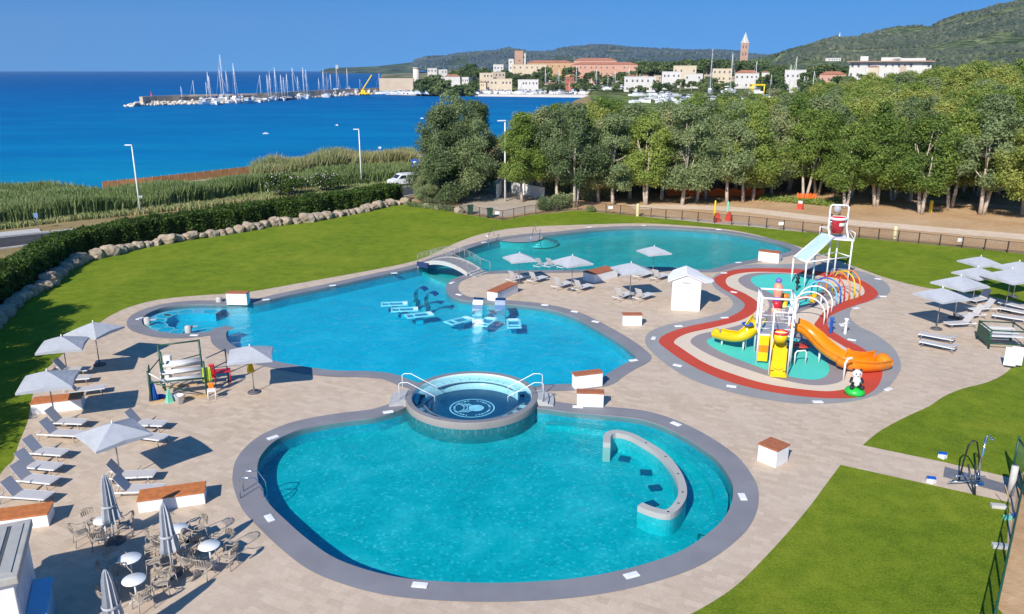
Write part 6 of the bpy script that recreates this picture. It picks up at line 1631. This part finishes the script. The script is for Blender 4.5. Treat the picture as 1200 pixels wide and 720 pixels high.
# breakwater: rock mound, quay and parapet wall
def dz(py, z): 
    """distance at which the level z is seen at photograph row py"""
    a = PITCH+math.atan((py-360)/F); return (H-z)/math.tan(a)
sl_ = [W(146,dz(121.5,SEA)), W(165,dz(120.5,SEA)), W(215,dz(119.8,SEA)), W(290,dz(118.5,SEA)), W(340,dz(115.5,SEA)), W(385,dz(113,SEA)), W(430,dz(111,SEA)), W(470,dz(109.5,SEA))]
fr_ = smooth([v.xy for v in sl_], False, 5)
def away(l, w_): return [p+Vector((.12, 1))*w_*min(1, .12+i/9) for i, p in enumerate(l)]
bk_ = away(fr_, 30)
mb = MB(); e1 = away(fr_, 4); e2 = away(fr_, 36)
strip(mb, fr_, e1, SEA-.3, SEA+1.6); strip(mb, e1, bk_, SEA+1.6); strip(mb, bk_, e2, SEA+1.6, SEA-.5)
bwq = mb.build('breakwater', stone_light); tag(bwq, 'long pale stone breakwater and quay carrying the moored sailboats', 'breakwater')
mb = MB(); wl0 = away(fr_, 26)[2:-2]; 
for i in range(len(wl0)-1): mb.beam((wl0[i].x, wl0[i].y, SEA+3.4), (wl0[i+1].x, wl0[i+1].y, SEA+3.4), 2.0, 3.6)
mb.build('parapet_wall', simple('sandstone_wall', (.50, .40, .30), .9, var=.2, scale=.2), bwq)
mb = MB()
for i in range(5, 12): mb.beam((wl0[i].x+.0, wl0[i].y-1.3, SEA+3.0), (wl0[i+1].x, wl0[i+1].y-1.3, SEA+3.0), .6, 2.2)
mb.build('dark_wall_face', simple('dark_wall_stone', (.12, .115, .12), .9), bwq)  # separate dark stone facing along part of the parapet
# armour rocks: uncountable rubble
rs = np.random.RandomState(12); bmv = []; 
base = rk[0].r.data; bv = np.array([v.co[:] for v in base.vertices])[:]; 
ico = bmesh.new(); bmesh.ops.create_icosphere(ico, subdivisions=1, radius=.5); iv = np.array([v.co[:] for v in ico.verts]); it = np.array([[v.index for v in f.verts] for f in ico.faces]); ico.free()
Vs = []; Fs = []; off_ = 0
ff = away(fr_, 2.0)
for k in range(700):
    i = rs.randint(0, len(fr_)-1) if rs.rand() < .4 else rs.randint(0, 16); t = rs.rand(); p = ff[i].lerp(ff[i+1], t); d = rs.normal(0, 2.2)
    sz = rs.uniform(1.0, 2.6); M_ = iv*sz*np.array([1, rs.uniform(.7, 1.1), rs.uniform(.6, .9)])*(1+.25*rs.normal(size=(len(iv), 1)))
    Vs.append(M_+np.array([p.x+rs.normal(0, 1.2), p.y+d, SEA+.4+min(1.4, max(0, d*.4))])); Fs.append(it+off_); off_ += len(iv)
o = bpy.data.objects.new('rubble', np_mesh('rubble', np.concatenate(Vs), np.concatenate(Fs), simple('rubble_stone', (.62, .55, .45), .9, var=.3, scale=.15))); col.objects.link(o); tag(o, kind='stuff')
# beacon, lighthouse-like tower and landward wall
def tower(p, r, h, m, nm, lab, cat, top=None):
    e = empty(nm, p, 0, lab, cat); MB().cyl((0, 0, 0), (0, 0, h), r, r*.85, 16).build('shaft', m, e); MB().cyl((0, 0, h), (0, 0, h+.6), r*1.05, n=16).build('cap', top or m, e); return e
tower(W(174, 560, SEA+1.5), .5, 5, redm, 'harbour_beacon', 'tiny red beacon on the seaward end of the breakwater', 'beacon')
D_ = 735
tower(W(487.5, D_, -1), 3.1, zat(487.5, 79, D_), simple('pale_tower_stone', (.62, .56, .46), .9, var=.1), 'round_watchtower', 'pale round stone watchtower at the root of the harbour wall', 'tower')
a = W(444, 735, 0); b = W(484, 728, 0); top = zat(465, 92, 730)
mb = MB(); mb.beam((a.x, a.y, (top-2)/2), (b.x, b.y, (top-2)/2), 3, top+2); o = mb.build('harbour_wall', simple('harbour_sandstone', (.46, .38, .29), .9, var=.15, scale=.1)); tag(o, 'high sandstone harbour wall left of the round watchtower', 'wall')
# pale quay in front of the town
qp = [W(445, dz(110.8, SEA)), W(470, dz(111.5, SEA)), W(520, dz(112.6, SEA)), W(600, dz(113.7, SEA)), W(680, dz(114.6, SEA)), W(700, dz(114.8, SEA))]
qf = smooth([v.xy for v in qp], False, 5); mb = MB(); q2_ = off_line(qf, 5); q3_ = off_line(qf, 40)
strip(mb, qf, q2_, SEA-.3, SEA+1.5); strip(mb, q2_, q3_, SEA+1.5)
o = mb.build('town_quay', simple('quay_concrete', (.62, .57, .50), .9, var=.1, scale=.2)); tag(o, 'long pale concrete quay in front of the town boats', 'quay')
# ---- boats ----
hullw = simple('white_gelcoat', (.82, .82, .82), .25, var=.03); hulln = simple('navy_gelcoat', (.02, .05, .14), .25); mastm = simple('mast_aluminium', (.72, .73, .74), .35, var=.05); cabm = simple('cabin_glass', (.05, .07, .10), .15); sailc = simple('blue_sail_cover', (.03, .10, .35), .7)
def hull_mesh(mb, L_, B_, Hh):
    secs = [(-.5, .78, .9), (-.25, 1, .95), (.1, 1, 1), (.35, .62, 1.1), (.5, .04, 1.25)]; vs = []
    for x, w_, h_ in secs: vs += [(x*L_, -B_/2*w_, Hh*h_), (x*L_, -B_/2*w_*.75, 0), (x*L_, 0, -.3), (x*L_, B_/2*w_*.75, 0), (x*L_, B_/2*w_, Hh*h_)]
    fs = []
    for i in range(4):
        for j in range(4): a = i*5+j; fs.append((a, a+5, a+6, a+1))
        a = i*5; fs.append((a, a+4, a+9, a+5))
    fs.append((0, 1, 2, 3, 4)); mb.add(vs, fs); return mb
def mk_sail(hm, cover, ml=15):
    e = empty('sailboat', (0, 0, 0), 0, None, 'sailboat'); hull_mesh(MB(), 11, 3.4, 1.2).build('hull', hm, e)
    c = MB(); c.box((-.3, 0, 1.5), (4.6, 2.0, .6)); o = c.build('cabin', hullw, e); MB().box((-.3, 0, 1.52), (3.6, 2.04, .25)).build('window', cabm, o)
    MB().cyl((.9, 0, 1.1), (.9, 0, ml), .20, .13, 6).build('mast', mastm, e)
    mb = MB()
    for z in (ml*.45, ml*.72): mb.cyl((.9, -1.0, z), (.9, 1.0, z), .04, n=4)
    mb.build('spreader', mastm, e); MB().cyl((.8, 0, 2.5), (-3.6, 0, 2.5), .20, .14, 6).build('boom', cover, e)
    for sgn in (-1, 1): MB().cyl((.6, sgn*1.6, 1.2), (.9, 0, ml*.98), .025, n=4).build('stay', mastm, e)
    MB().cyl((5.3, 0, 1.4), (.9, 0, ml*.97), .06, n=4).build('forestay', hullw, e)
    return e
def mk_motor(cab, L_=8.5):
    e = empty('motor_boat', (0, 0, 0), 0, None, 'motor boat'); hull_mesh(MB(), L_, 2.9, 1.25).build('hull', hullw, e)
    MB().box((.1, 0, 1.7), (L_*.36, 2.1, .95)).build('cabin', hullw, e); MB().box((.12, 0, 1.85), (L_*.36+.05, 2.16, .4)).build('window', cabm, e)
    MB().box((-.2, 0, 2.4), (L_*.28, 2.0, .12)).build('canopy', cab, e); return e
sb = [Series(mk_sail(hullw, sailc)), Series(mk_sail(hulln, sailc)), Series(mk_sail(hullw, offwhite))]
mo = [Series(mk_motor(hullw)), Series(mk_motor(sailc)), Series(mk_motor(hullw, 11))]
rbt = random.Random(21)
masts = [(209,104,'first'),(226,97),(238,99),(242,87),(245,92),(255,85),(261,67),(264,86),(273,77),(305,91),(311,88),(316,84),(321,79),(328,88),(331,91),(336,87),(341,82),(347,92),(353,79),(358,82),(372,94),(379,82),(382,86),(388,89)]
gsb = 'sailboats moored along the breakwater'
for i, m_ in enumerate(masts):
    px, py = m_[0], m_[1]; D = interp(px, [146, 290, 385, 470], [dz(121.5, SEA), dz(118.5, SEA), dz(113, SEA), dz(109.5, SEA)])
    D += 8+rbt.uniform(-3, 16) if px < 300 or rbt.random() < .5 else -8; hz = zat(px, py, D)-SEA; s = max(.6, min(2.0, hz/15)); p = W(px, D, SEA+(.0))
    if D > 0: p.z = SEA+.0
    sb[rbt.randrange(3)].put((p.x, p.y, SEA+(1.4 if True and D > interp(px, [146, 290, 385, 470], [dz(121.5, SEA), dz(118.5, SEA), dz(113, SEA), dz(109.5, SEA)]) else .1)), R(90+rbt.uniform(-12, 12)) if rbt.random() < .6 else rbt.random()*6, 'white masted sailboat at the breakwater, %s mast counting from the seaward tip' % nth(i), gsb, (min(1.1, s), min(1.1, s), s))
for i in range(44):
    px = 232+i*5.0+rbt.uniform(-2, 2); D = interp(px, [146, 290, 385, 470], [dz(121.5, SEA), dz(118.5, SEA), dz(113, SEA), dz(109.5, SEA)])+rbt.choice([-6, -4, -14, 10, 16])
    p = W(px, D); Dw = interp(px, [146, 290, 385, 470], [dz(121.5, SEA), dz(118.5, SEA), dz(113, SEA), dz(109.5, SEA)])
    mo[rbt.randrange(3)].put((p.x, p.y, SEA+(.1 if D < Dw else 1.6)), R(-90+rbt.uniform(-25, 25)), 'small white motor boat in the packed row along the breakwater quay', 'motor boats along the breakwater', rbt.uniform(.8, 1.4))
for i, (px, hgt) in enumerate([(393,80),(396,90),(407,80),(420,93),(445,86),(468,92),(523,100),(597,96),(611,100),(621,101),(639,82),(643,97),(656,84),(667,97),(675,80),(694,99),(700,87),(713,98),(722,90),(734,100),(738,82),(751,92),(765,97),(790,98)]):
    if px < 480: D = dz(109, SEA)+rbt.uniform(0, 18)
    else: D = dz(113.5, SEA)+rbt.uniform(6, 60)
    s = max(.6, (zat(px, hgt, D)-(SEA+1.6))/15); p = W(px, D)
    sb[rbt.randrange(3)].put((p.x, p.y, max(SEA+1.6, terr(px, D)+.1 if px > 470 else SEA+1.6)), rbt.random()*6, 'sailboat laid up on the town side of the harbour, %s mast from the left' % nth(i), 'sailboats on the town quay', (min(1.0, s), min(1.0, s), s))
for i in range(80):
    px = 448+i*4.3+rbt.uniform(-3, 3); D = dz(113, SEA)+rbt.uniform(2, 26); p = W(px, D); z = SEA+1.6 if px < 694 else max(0, terr(px, D))
    mo[rbt.randrange(3)].put((p.x, p.y, z+.1), rbt.random()*6, 'small motor boat stored on the town quay among the parked boats', 'motor boats on the town quay', rbt.uniform(.8, 1.35))
for px, hgt, lab in ((834,58,'tall bare mast rising left of the church tower among the trees'), (856,62,'second tall mast just left of the church tower'), (888,72,'mast between the church and the white house'), (934,67,'tall mast with raked stay behind the grove'), (942,90,'shorter mast beside the tall raked one'), (925,76,'thin mast left of the tall raked one'), (953,84,'short mast right of the tall raked one'), (975,93,'lowest mast at the right end of the boatyard'), (905,88,'slim mast above the tree tops of the boatyard')):
    D = 560+rbt.uniform(0, 40); p = W(px, D, 1.0); s = (zat(px, hgt, D)-1)/15; sb[2].put((p.x, p.y, 1.2), rbt.random()*6, lab, 'sailboats in the boatyard behind the grove', (1, 1, s))
for px, py, lab in ((305,154,'tiny white boat in the bay below the breakwater'), (391,146,'tiny white boat in the middle of the bay'), (441,173,'little dark boat near the reeds shore'), (493,139,'tiny buoy-like boat left of the tall tree clump')):
    D = dz(py, SEA); p = W(px, D); mo[0].put((p.x, p.y, SEA), rbt.random()*6, lab, 'small boats at anchor in the bay', .22)
# mobile crane
q = W(426, 640, SEA+1.6); e = empty('mobile_crane', (q.x, q.y, q.z), 0, 'yellow mobile crane with raised boom on the breakwater quay', 'crane')
MB().box((0, 0, 1.4), (8, 3, 1.4)).build('chassis', yellow, e); MB().box((-1, 0, 3.0), (3.2, 2.6, 2)).build('cab', yellow, e); MB().beam((-2, 0, 3.5), (6.0, 0, 15), .7).build('boom', yellow, e)
for x in (-3, -1, 1.5, 3):
    for s in (-1, 1): MB().cyl((x, s*1.2, .6), (x, s*1.6, .6), .65).build('wheel', rubber, e)
q = W(889, 575, .4); e = empty('yellow_boat_lift', (q.x, q.y, .2), 0, 'yellow boat lift machine in the boatyard below the church', 'boat lift')
for x in (-4, 4):
    for y in (-2.5, 2.5): MB().cyl((x, y, 0), (x, y, 6.5), .45).build('leg', yellow, e)
MB().box((0, -2.5, 6.6), (9, .9, .9)).build('beam', yellow, e); MB().box((0, 2.5, 6.6), (9, .9, .9)).build('rear_beam', yellow, e); MB().box((-4, 0, 6.6), (.9, 5, .9)).build('cross_beam', yellow, e)

# ---- buildings ----
bw = simple('house_white', (.60, .575, .54), .9, var=.05, scale=.3); bcr = simple('house_cream', (.60, .50, .36), .9, var=.08, scale=.3); bpk = simple('house_salmon', (.56, .31, .22), .9, var=.08, scale=.2); bok = simple('house_ochre', (.52, .33, .18), .9, var=.1, scale=.2); btn = simple('house_tan', (.50, .40, .30), .9, var=.1, scale=.2)
brd = simple('brick_red_house', (.42, .13, .08), .9, var=.1); tileM = simple('terracotta_roof', (.42, .17, .10), .9, var=.25, scale=.3); towm = simple('tower_brown_stone', (.42, .27, .19), .9, var=.15, scale=.15); shut = simple('shutter_dark', (.10, .10, .11), .6)
rw = random.Random(2)
def house(px0, px1, ytop, D, depth, m, lab, nm='town_house', cat='house', roof='flat', rows=2, cols=4, zb=None, rm=None, rot=0, cap=True, overh=.4):
    pm = (px0+px1)/2; c = xyat(pm, D); w_ = (xyat(px1, D)-xyat(px0, D)).length; zt = zat(pm, ytop, D); z0 = terr(pm, D)-.5 if zb is None else zb
    h = max(2.5, zt-z0); az = math.atan2(c.x, c.y); e = empty(nm, (c.x, c.y, z0), -az+rot, lab, cat)
    rh = 0 if roof == 'flat' else min(h*.35, w_*.12, 2.6); hb = h-rh
    MB().box((0, depth/2, hb/2), (w_, depth, hb)).build('wall', m, e)
    if roof == 'flat':
        MB().box((0, depth/2, hb+.12), (w_+.3, depth+.3, .3)).build('roof', rm or m, e)
    else:
        mb = MB(); X = w_/2+overh; y0, y1 = -overh, depth+overh; ym = depth/2; ins = min(X*.5, depth*.45)
        mb.add([(-X, y0, hb), (X, y0, hb), (X, y1, hb), (-X, y1, hb), (-X+ins, ym, hb+rh), (X-ins, ym, hb+rh)], [(0, 1, 5, 4), (1, 2, 5), (2, 3, 4, 5), (3, 0, 4), (3, 2, 1, 0)]); mb.build('roof', rm or tileM, e)
    fh = hb/rows
    for r_ in range(rows):
        for k in range(cols):
            if rw.random() < .18: continue
            x = -w_/2+w_*(k+.5+rw.uniform(-.12, .12))/cols; f = MB().box((x, -.06, fh*(r_+.52)), (min(1.3, w_/cols*.42), .14, min(1.7, fh*.5))).build('window', shut, e)
    return e
# old tuna-works style long building
house(600, 640, 76, 880, 16, bcr, 'pale ochre front block at the left end of the long salmon building', 'long_building_block', 'building', 'flat', 2, 6, zb=9)
house(617, 672, 71, 905, 18, bok, 'long ochre block with red roof next to the brown tower', 'long_building_block', 'building', 'hip', 2, 8, zb=9)
house(670, 747, 73, 890, 20, bpk, 'long salmon building with red tiled roof, right half, facing the harbour', 'long_building_block', 'building', 'hip', 2, 12, zb=9)
house(672, 722, 68.2, 935, 18, bpk, 'upper pale red roofed block rising behind the long salmon building', 'long_building_block', 'building', 'hip', 2, 9, zb=9)
house(603, 613, 60, 900, 9, towm, 'square brown tower with notched top at the left of the long building', 'square_tower', 'tower', 'flat', 4, 1, zb=9)
house(596, 602, 69.5, 885, 7, bw, 'narrow white tower house left of the brown square tower', 'town_house', 'house', 'flat', 3, 1, zb=9)
house(612.5, 616, 63, 902, 5, bw, 'thin white chimney block right of the brown square tower', 'town_house', 'house', 'flat', 3, 1, zb=9)
for px0, px1, yt, D, m, rf, lab, c_, r_ in [
 (521,539,87.5,700,bw,'hip','white villa with pale roof on the green slope behind the watchtower',3,1),
 (501,512,80.5,900,bw,'flat','small white house high on the slope above the watchtower',3,2),
 (514,524,82,880,bw,'flat','second white house right of the one above the watchtower',3,2),
 (562,578,86,720,bcr,'flat','cream three storey house left of the harbour centre',4,3),
 (576,592,85,735,btn,'flat','tan flat roofed block behind the cream house',4,3),
 (574,600,93,690,bcr,'flat','wide cream building low on the quay with pale front',6,2),
 (578,590,76,900,bw,'flat','white house up behind the tan block',3,2),
 (607,631,94,690,bw,'flat','white low building behind the quay masts in the centre',6,2),
 (663,673,91,700,brd,'flat','small brick red house behind the quay masts',2,3),
 (732,769,90.5,640,bw,'flat','white terraced villa with arches on the left shore hill',6,2),
 (735,745,88,655,bpk,'hip','small pink roofed upper floor behind the white terraced villa',2,2),
 (776,798,84.5,700,bw,'flat','white stepped villa right of the terraced one',4,2),
 (789,816,77.5,740,bcr,'flat','cream block above the white stepped villas',4,2),
 (803,824,87,690,bw,'flat','white cube villa in front of the cream block',3,2),
 (835,858,81,700,bcr,'flat','cream house with wide balcony left of the church',4,3),
 (862,890,82.5,690,bw,'hip','white porch house with red roof below the church tower',5,2),
 (893,902,84,720,bw,'hip','small white gabled house right of the porch house',2,2),
 (920,945,82.5,640,bw,'flat','white flat roofed house right of the church behind the masts',4,2),
 (961,992,84,620,bpk,'hip','salmon villa with orange hipped roof left of the long white block',4,2),
 (1018,1029,77.5,560,bcr,'hip','small peach house tucked before the long white apartment block',2,2),
 (1125,1130,79,700,bok,'flat','tiny ochre house seen over the grove on the right',1,1),
 (1168,1177,79,640,bcr,'flat','tiny cream house seen over the grove near the right edge',2,1)]:
    house(px0, px1, yt, D, 10 if px1-px0 < 20 else 13, m, lab, 'town_house', 'house', rf, r_, c_)
house(848, 858, 72.5, 980, 14, tileM, 'red roofed church nave left of the bell tower', 'church_nave', 'church', 'hip', 1, 2, zb=9)
house(874, 885, 72.5, 985, 14, bpk, 'red roofed annex right of the bell tower', 'church_nave', 'church', 'hip', 1, 2, zb=9)
house(966, 984, 68.5, 1250, 10, bw, 'pale low house row at the foot of the wooded hill', 'town_house', 'house', 'flat', 1, 6, zb=zat(975, 71, 1250)-1)
# long white apartment block
ab = house(994, 1090, 72.5, 600, 14, bw, 'long white apartment block with brown flat roof above the grove', 'apartment_block', 'apartment block', 'flat', 4, 14, rm=simple('brown_roof_slab', (.34, .22, .16), .9), rot=R(-3))
MB().box((0, 6.5, zat(1042, 72.5, 600)-ab.location.z+.1), ((xyat(1090, 600)-xyat(994, 600)).length+3.5, 19, .8)).build('roof_overhang', MATS['brown_roof_slab'], ab)
w_ = (xyat(1090, 600)-xyat(994, 600)).length
for x0, x1, hh in ((-.38, -.28, 3.2), (-.12, .12, 2.4), (.0, .42, 1.8)):
    h_ = ab.children[0] if False else None; zt = zat(1042, 72.5, 600)-ab.location.z; MB().box(((x0+x1)/2*w_, 7, zt+hh/2+.3), ((x1-x0)*w_, 8, hh)).build('roof_house', bw, ab)
for k in range(5):
    MB().box((-w_*.33+k*w_*.165, -.9, (zat(1042, 72.5, 600)-ab.location.z)*.52), (w_*.08, 1.6, (zat(1042, 72.5, 600)-ab.location.z)*.7)).build('balcony_stack', btn if k % 2 else bw, ab)
# bell tower
D_ = 1000; p = W(870.5, D_); zb = 8; zt = zat(870.5, 51, D_)-zb; ztip = zat(870.5, 38.5, D_)-zb
e = empty('bell_tower', (p.x, p.y, zb), R(-15), 'tall square brown bell tower with open white lantern spire on the skyline', 'bell tower')
MB().box((0, 0, zt/2), (8.6, 8.6, zt)).build('shaft', towm, e); MB().box((0, 0, zt+.3), (9.6, 9.6, .9)).build('cornice', bcr, e)
mb = MB(); mb.lathe([(4.2, zt+.6), (0.3, ztip)], n=4, smooth=False); mb.build('spire', towm if False else simple('spire_white_grey', (.62, .60, .60), .8), e)
for sx in (-1, 1):
    for sy in (-1, 1): MB().cyl((sx*3.4, sy*3.4, zt), (sx*1.6, sy*1.6, zt+5), .5, n=6).build('pinnacle', bw, e)
MB().cyl((0, 0, ztip), (0, 0, ztip+3), .15, n=5).build('cross', shut, e)
for z in (zt-4, zt-12): 
    for sx in (-1.6, 1.6): MB().box((sx, -4.32, z), (1.4, .12, 3.2)).build('opening', shut, e)
# antenna mast on the hill shoulder
D_ = 2290; p = W(979.5, D_); zb = zat(979.5, 46, D_)-6; e = empty('antenna_mast', (p.x, p.y, zb), 0, 'small white antenna mast on the shoulder of the right hill', 'antenna')
MB().lathe([(5.5, 0), (1.2, 16), (0, 24)], n=4, smooth=False).build('lattice', simple('mast_white', (.75, .74, .74), .6), e); MB().box((0, 0, 3), (14, 8, 6)).build('hut', bw, e)
p = W(395, 5150); house(393.5, 396.5, 76.5, 5100, 30, bw, 'tiny white building on the far headland at the horizon', 'headland_house', 'house', 'flat', 1, 1, zb=5)
# ---- town trees ----
tt = [Series(mk_tree(60+i, 't', lm=leafT, h=[9, 8.5, 10][i], R_=[5, 4.2, 5.5][i], h0=[3.0, 1.5, 4.5][i], nq=1500, size=1.1, nl=26, shape=['round', 'round', 'umbrella'][i], cr=(1.2, 1.9), nm='pine_tree', lean=.3)) for i in range(3)]
rt = random.Random(8); grpT = 'trees among the town houses'
def town_tree(px, ytop, D, wide=1.0, lab='dark green pine crown among the town houses on the slope', z=None):
    p = xyat(px, D); zb = terr(px, D) if z is None else z; h = max(4, zat(px, ytop, D)-zb); s = h/10.5; tt[rt.randrange(3)].put((p.x, p.y, zb-.3), rt.random()*6.28, lab, grpT, (s*wide, s*wide, s))
for px, yt, D in [(497,88,680),(503,92,670),(508,87,690),(513,90,680),(519,94,665),(528,98,660),(536,99,660),(545,96,662),(551,92,675),(548,85,760),(541,81,780),(535,79,800),(545,76,850),(552,80,820),(558,83,790),(552,74,900),(567,77,880),(573,80,850),(584,82,830),(592,80,860),(597,84,800),(603,85,780),(610,84,780),(618,86,770),(624,88,760),(632,80,800),(640,79,790),(637,86,740),(650,85,760),(655,88,730),(645,95,690),(655,96,690),(665,80,830),(671,79,820),(677,92,690),(683,93,690),(690,86,760),(697,84,770),(703,87,740),(713,86,740),(712,90,700),(720,85,760),(728,84,760),(735,85,720),(741,84,760),(700,96,650),(690,98,650),(722,95,650),(750,99,625),(742,100,620),(757,101,610),(772,93,640),(785,95,650),(798,92,650),(812,94,650),(826,90,650),(832,87,680),(846,93,640),(829,98,600),(858,92,620),(897,90,620),(905,87,610),(912,89,600),(916,93,590),(900,97,580),(950,90,590),(957,88,600),(893,94,600),(948,84,640),(1000,86,560),(1010,84,560),(986,90,560)]:
    town_tree(px, yt+rt.uniform(-1, 1), D, 1.25)
for k in range(64):
    px = 745+k*2.6+rt.uniform(-1.5, 1.5); town_tree(px, 70+rt.uniform(-1.2, 3.0)+(2 if px > 870 else 0), 930+rt.uniform(-80, 120), 1.2, 'green pine crown in the long tree belt behind the villas', z=9)
for k in range(40):
    px = 905+k*8+rt.uniform(-3, 3); town_tree(px, 76+rt.uniform(-1.5, 2.5), 720+rt.uniform(-60, 120), 1.5, 'green tree crown in the belt between grove and hillside', z=6)

# trees just outside the left edge whose shadow falls on the lawn
for i, (x, y, s) in enumerate(((-35.5,41.5,.72),(-34.6,37.5,.74),(-33.0,33.8,.74),(-31.5,30.0,.76),(-29.5,26.2,.76),(-36.8,45.5,.66),(-37.6,49.5,.52))):
    put_tree(Tp[i % 8], x, y, (s*1.15, s*1.15, s), 'tree beside the near end of the hedge that shades the left lawn', 'trees beside the near end of the hedge')

# more small houses between the pines, and the boatyard on the open ground before the villas
rh = random.Random(31)
spots = [(545,91,690),(553,87,780),(569,90,760),(604,90,745),(634,91,720),(648,90,745),(685,89,735),(695,92,700),(706,90,730),(722,89,745),(756,88,735),(771,89,690),(829,88,735),(862,90,740),(906,91,650),(948,91,620),(956,93,600),(532,92,700),(566,96,665),(643,97,660),(585,97,668),(618,98,662)]
kinds = [(bw, 'white', 'flat'), (bcr, 'cream', 'hip'), (btn, 'tan', 'flat'), (bw, 'white', 'hip'), (bpk, 'salmon', 'hip')]
for i, (px, yt, D) in enumerate(spots):
    m_, nm_, rf_ = kinds[rh.randrange(5)]; wd = rh.uniform(6, 11); D += 40
    side_ = 'west of the harbour centre' if px < 640 else 'in the middle of the shore' if px < 740 else 'near the church side'
    house(px-wd/2, px+wd/2, yt, D, rh.uniform(7, 11), m_, 'small %s house among pines, %s from the left of the low shore houses' % (nm_, nth(sorted(s_[0] for s_ in spots).index(px))), 'town_house', 'house', rf_, 2, 2+int(wd/5), rot=rh.uniform(-.5, .5))
for i in range(60):
    px = rh.uniform(742, 905); D = rh.uniform(330, 540) if px > 800 else rh.uniform(420, 550); p = xyat(px, D)
    mo[rh.randrange(3)].put((p.x, p.y, .15), rh.random()*6.28, 'small boat parked in the open boatyard behind the grove', 'boats parked in the boatyard', rh.uniform(.7, 1.2))

for k in range(46):
    px = rh.uniform(500, 700); D = rh.uniform(725, 840); town_tree(px, interp(D, [725, 840], [97, 86])+rh.uniform(-2, 2), D, 1.1)

# =====================================================================
#  CAMERA, LIGHT, SKY
# =====================================================================
cam = bpy.data.cameras.new('camera'); co = bpy.data.objects.new('camera', cam); col.objects.link(co)
co.location = (0, 0, H); co.rotation_euler = (math.pi/2-PITCH, 0, 0); cam.lens = 28; cam.sensor_width = 36; cam.clip_end = 60000; cam.clip_start = .5
scene.camera = co
sd = Vector((SHD.x*math.cos(SUN_EL), SHD.y*math.cos(SUN_EL), -math.sin(SUN_EL)))
sl = bpy.data.lights.new('sun', 'SUN'); sl.energy = 4.8; sl.angle = R(.53); sl.color = (1, .945, .86)
so = bpy.data.objects.new('sun', sl); col.objects.link(so); so.rotation_euler = sd.to_track_quat('-Z', 'Y').to_euler(); so.location = (-40, -40, 80)
w = bpy.data.worlds.new('World'); scene.world = w; w.use_nodes = True; nt = w.node_tree; nt.nodes.clear()
out = N(nt, 'ShaderNodeOutputWorld'); bg = N(nt, 'ShaderNodeBackground'); sky = N(nt, 'ShaderNodeTexSky')
sky.sky_type = 'NISHITA'; sky.sun_disc = False; sky.sun_elevation = SUN_EL; sky.sun_rotation = math.atan2(-SHD.x, -SHD.y) % (2*math.pi)
sky.altitude = 0; sky.air_density = 1.0; sky.dust_density = .3; sky.ozone_density = 6.0
tc = N(nt, 'ShaderNodeTexCoord'); ad = N(nt, 'ShaderNodeVectorMath', operation='ADD'); ad.inputs[1].default_value = (0, 0, .25); L(nt, tc.outputs['Generated'], ad.inputs[0])
nz = N(nt, 'ShaderNodeVectorMath', operation='NORMALIZE'); L(nt, ad.outputs[0], nz.inputs[0]); L(nt, nz.outputs[0], sky.inputs[0])
hs = N(nt, 'ShaderNodeHueSaturation'); hs.inputs['Saturation'].default_value = 1.28; L(nt, sky.outputs[0], hs.inputs['Color']); L(nt, hs.outputs[0], bg.inputs[0]); bg.inputs[1].default_value = .132; L(nt, bg.outputs[0], out.inputs[0])
scene.view_settings.view_transform = 'Standard'; scene.view_settings.look = 'None'; scene.view_settings.exposure = 0.32; scene.view_settings.gamma = 1
scene.cycles.max_bounces = 8; scene.cycles.transparent_max_bounces = 24; scene.cycles.diffuse_bounces = 3; scene.cycles.glossy_bounces = 3
scene.cycles.volume_bounces = 0; scene.cycles.use_denoising = True; scene.cycles.caustics_reflective = False; scene.cycles.caustics_refractive = False

# ---- the air: one closed even haze box round everything ----
hz = bpy.data.meshes.new('haze'); m, nt, out = nmat('haze_air')
pv = N(nt, 'ShaderNodeVolumePrincipled'); pv.inputs['Density'].default_value = .00005; pv.inputs['Color'].default_value = (.62, .80, 1.0, 1); pv.inputs['Anisotropy'].default_value = .2; L(nt, pv.outputs[0], out.inputs['Volume'])
mb = MB(); mb.box((0, 4750, 295), (26400, 11000, 620)); o = mb.build('haze', m); tag(o, kind='stuff')
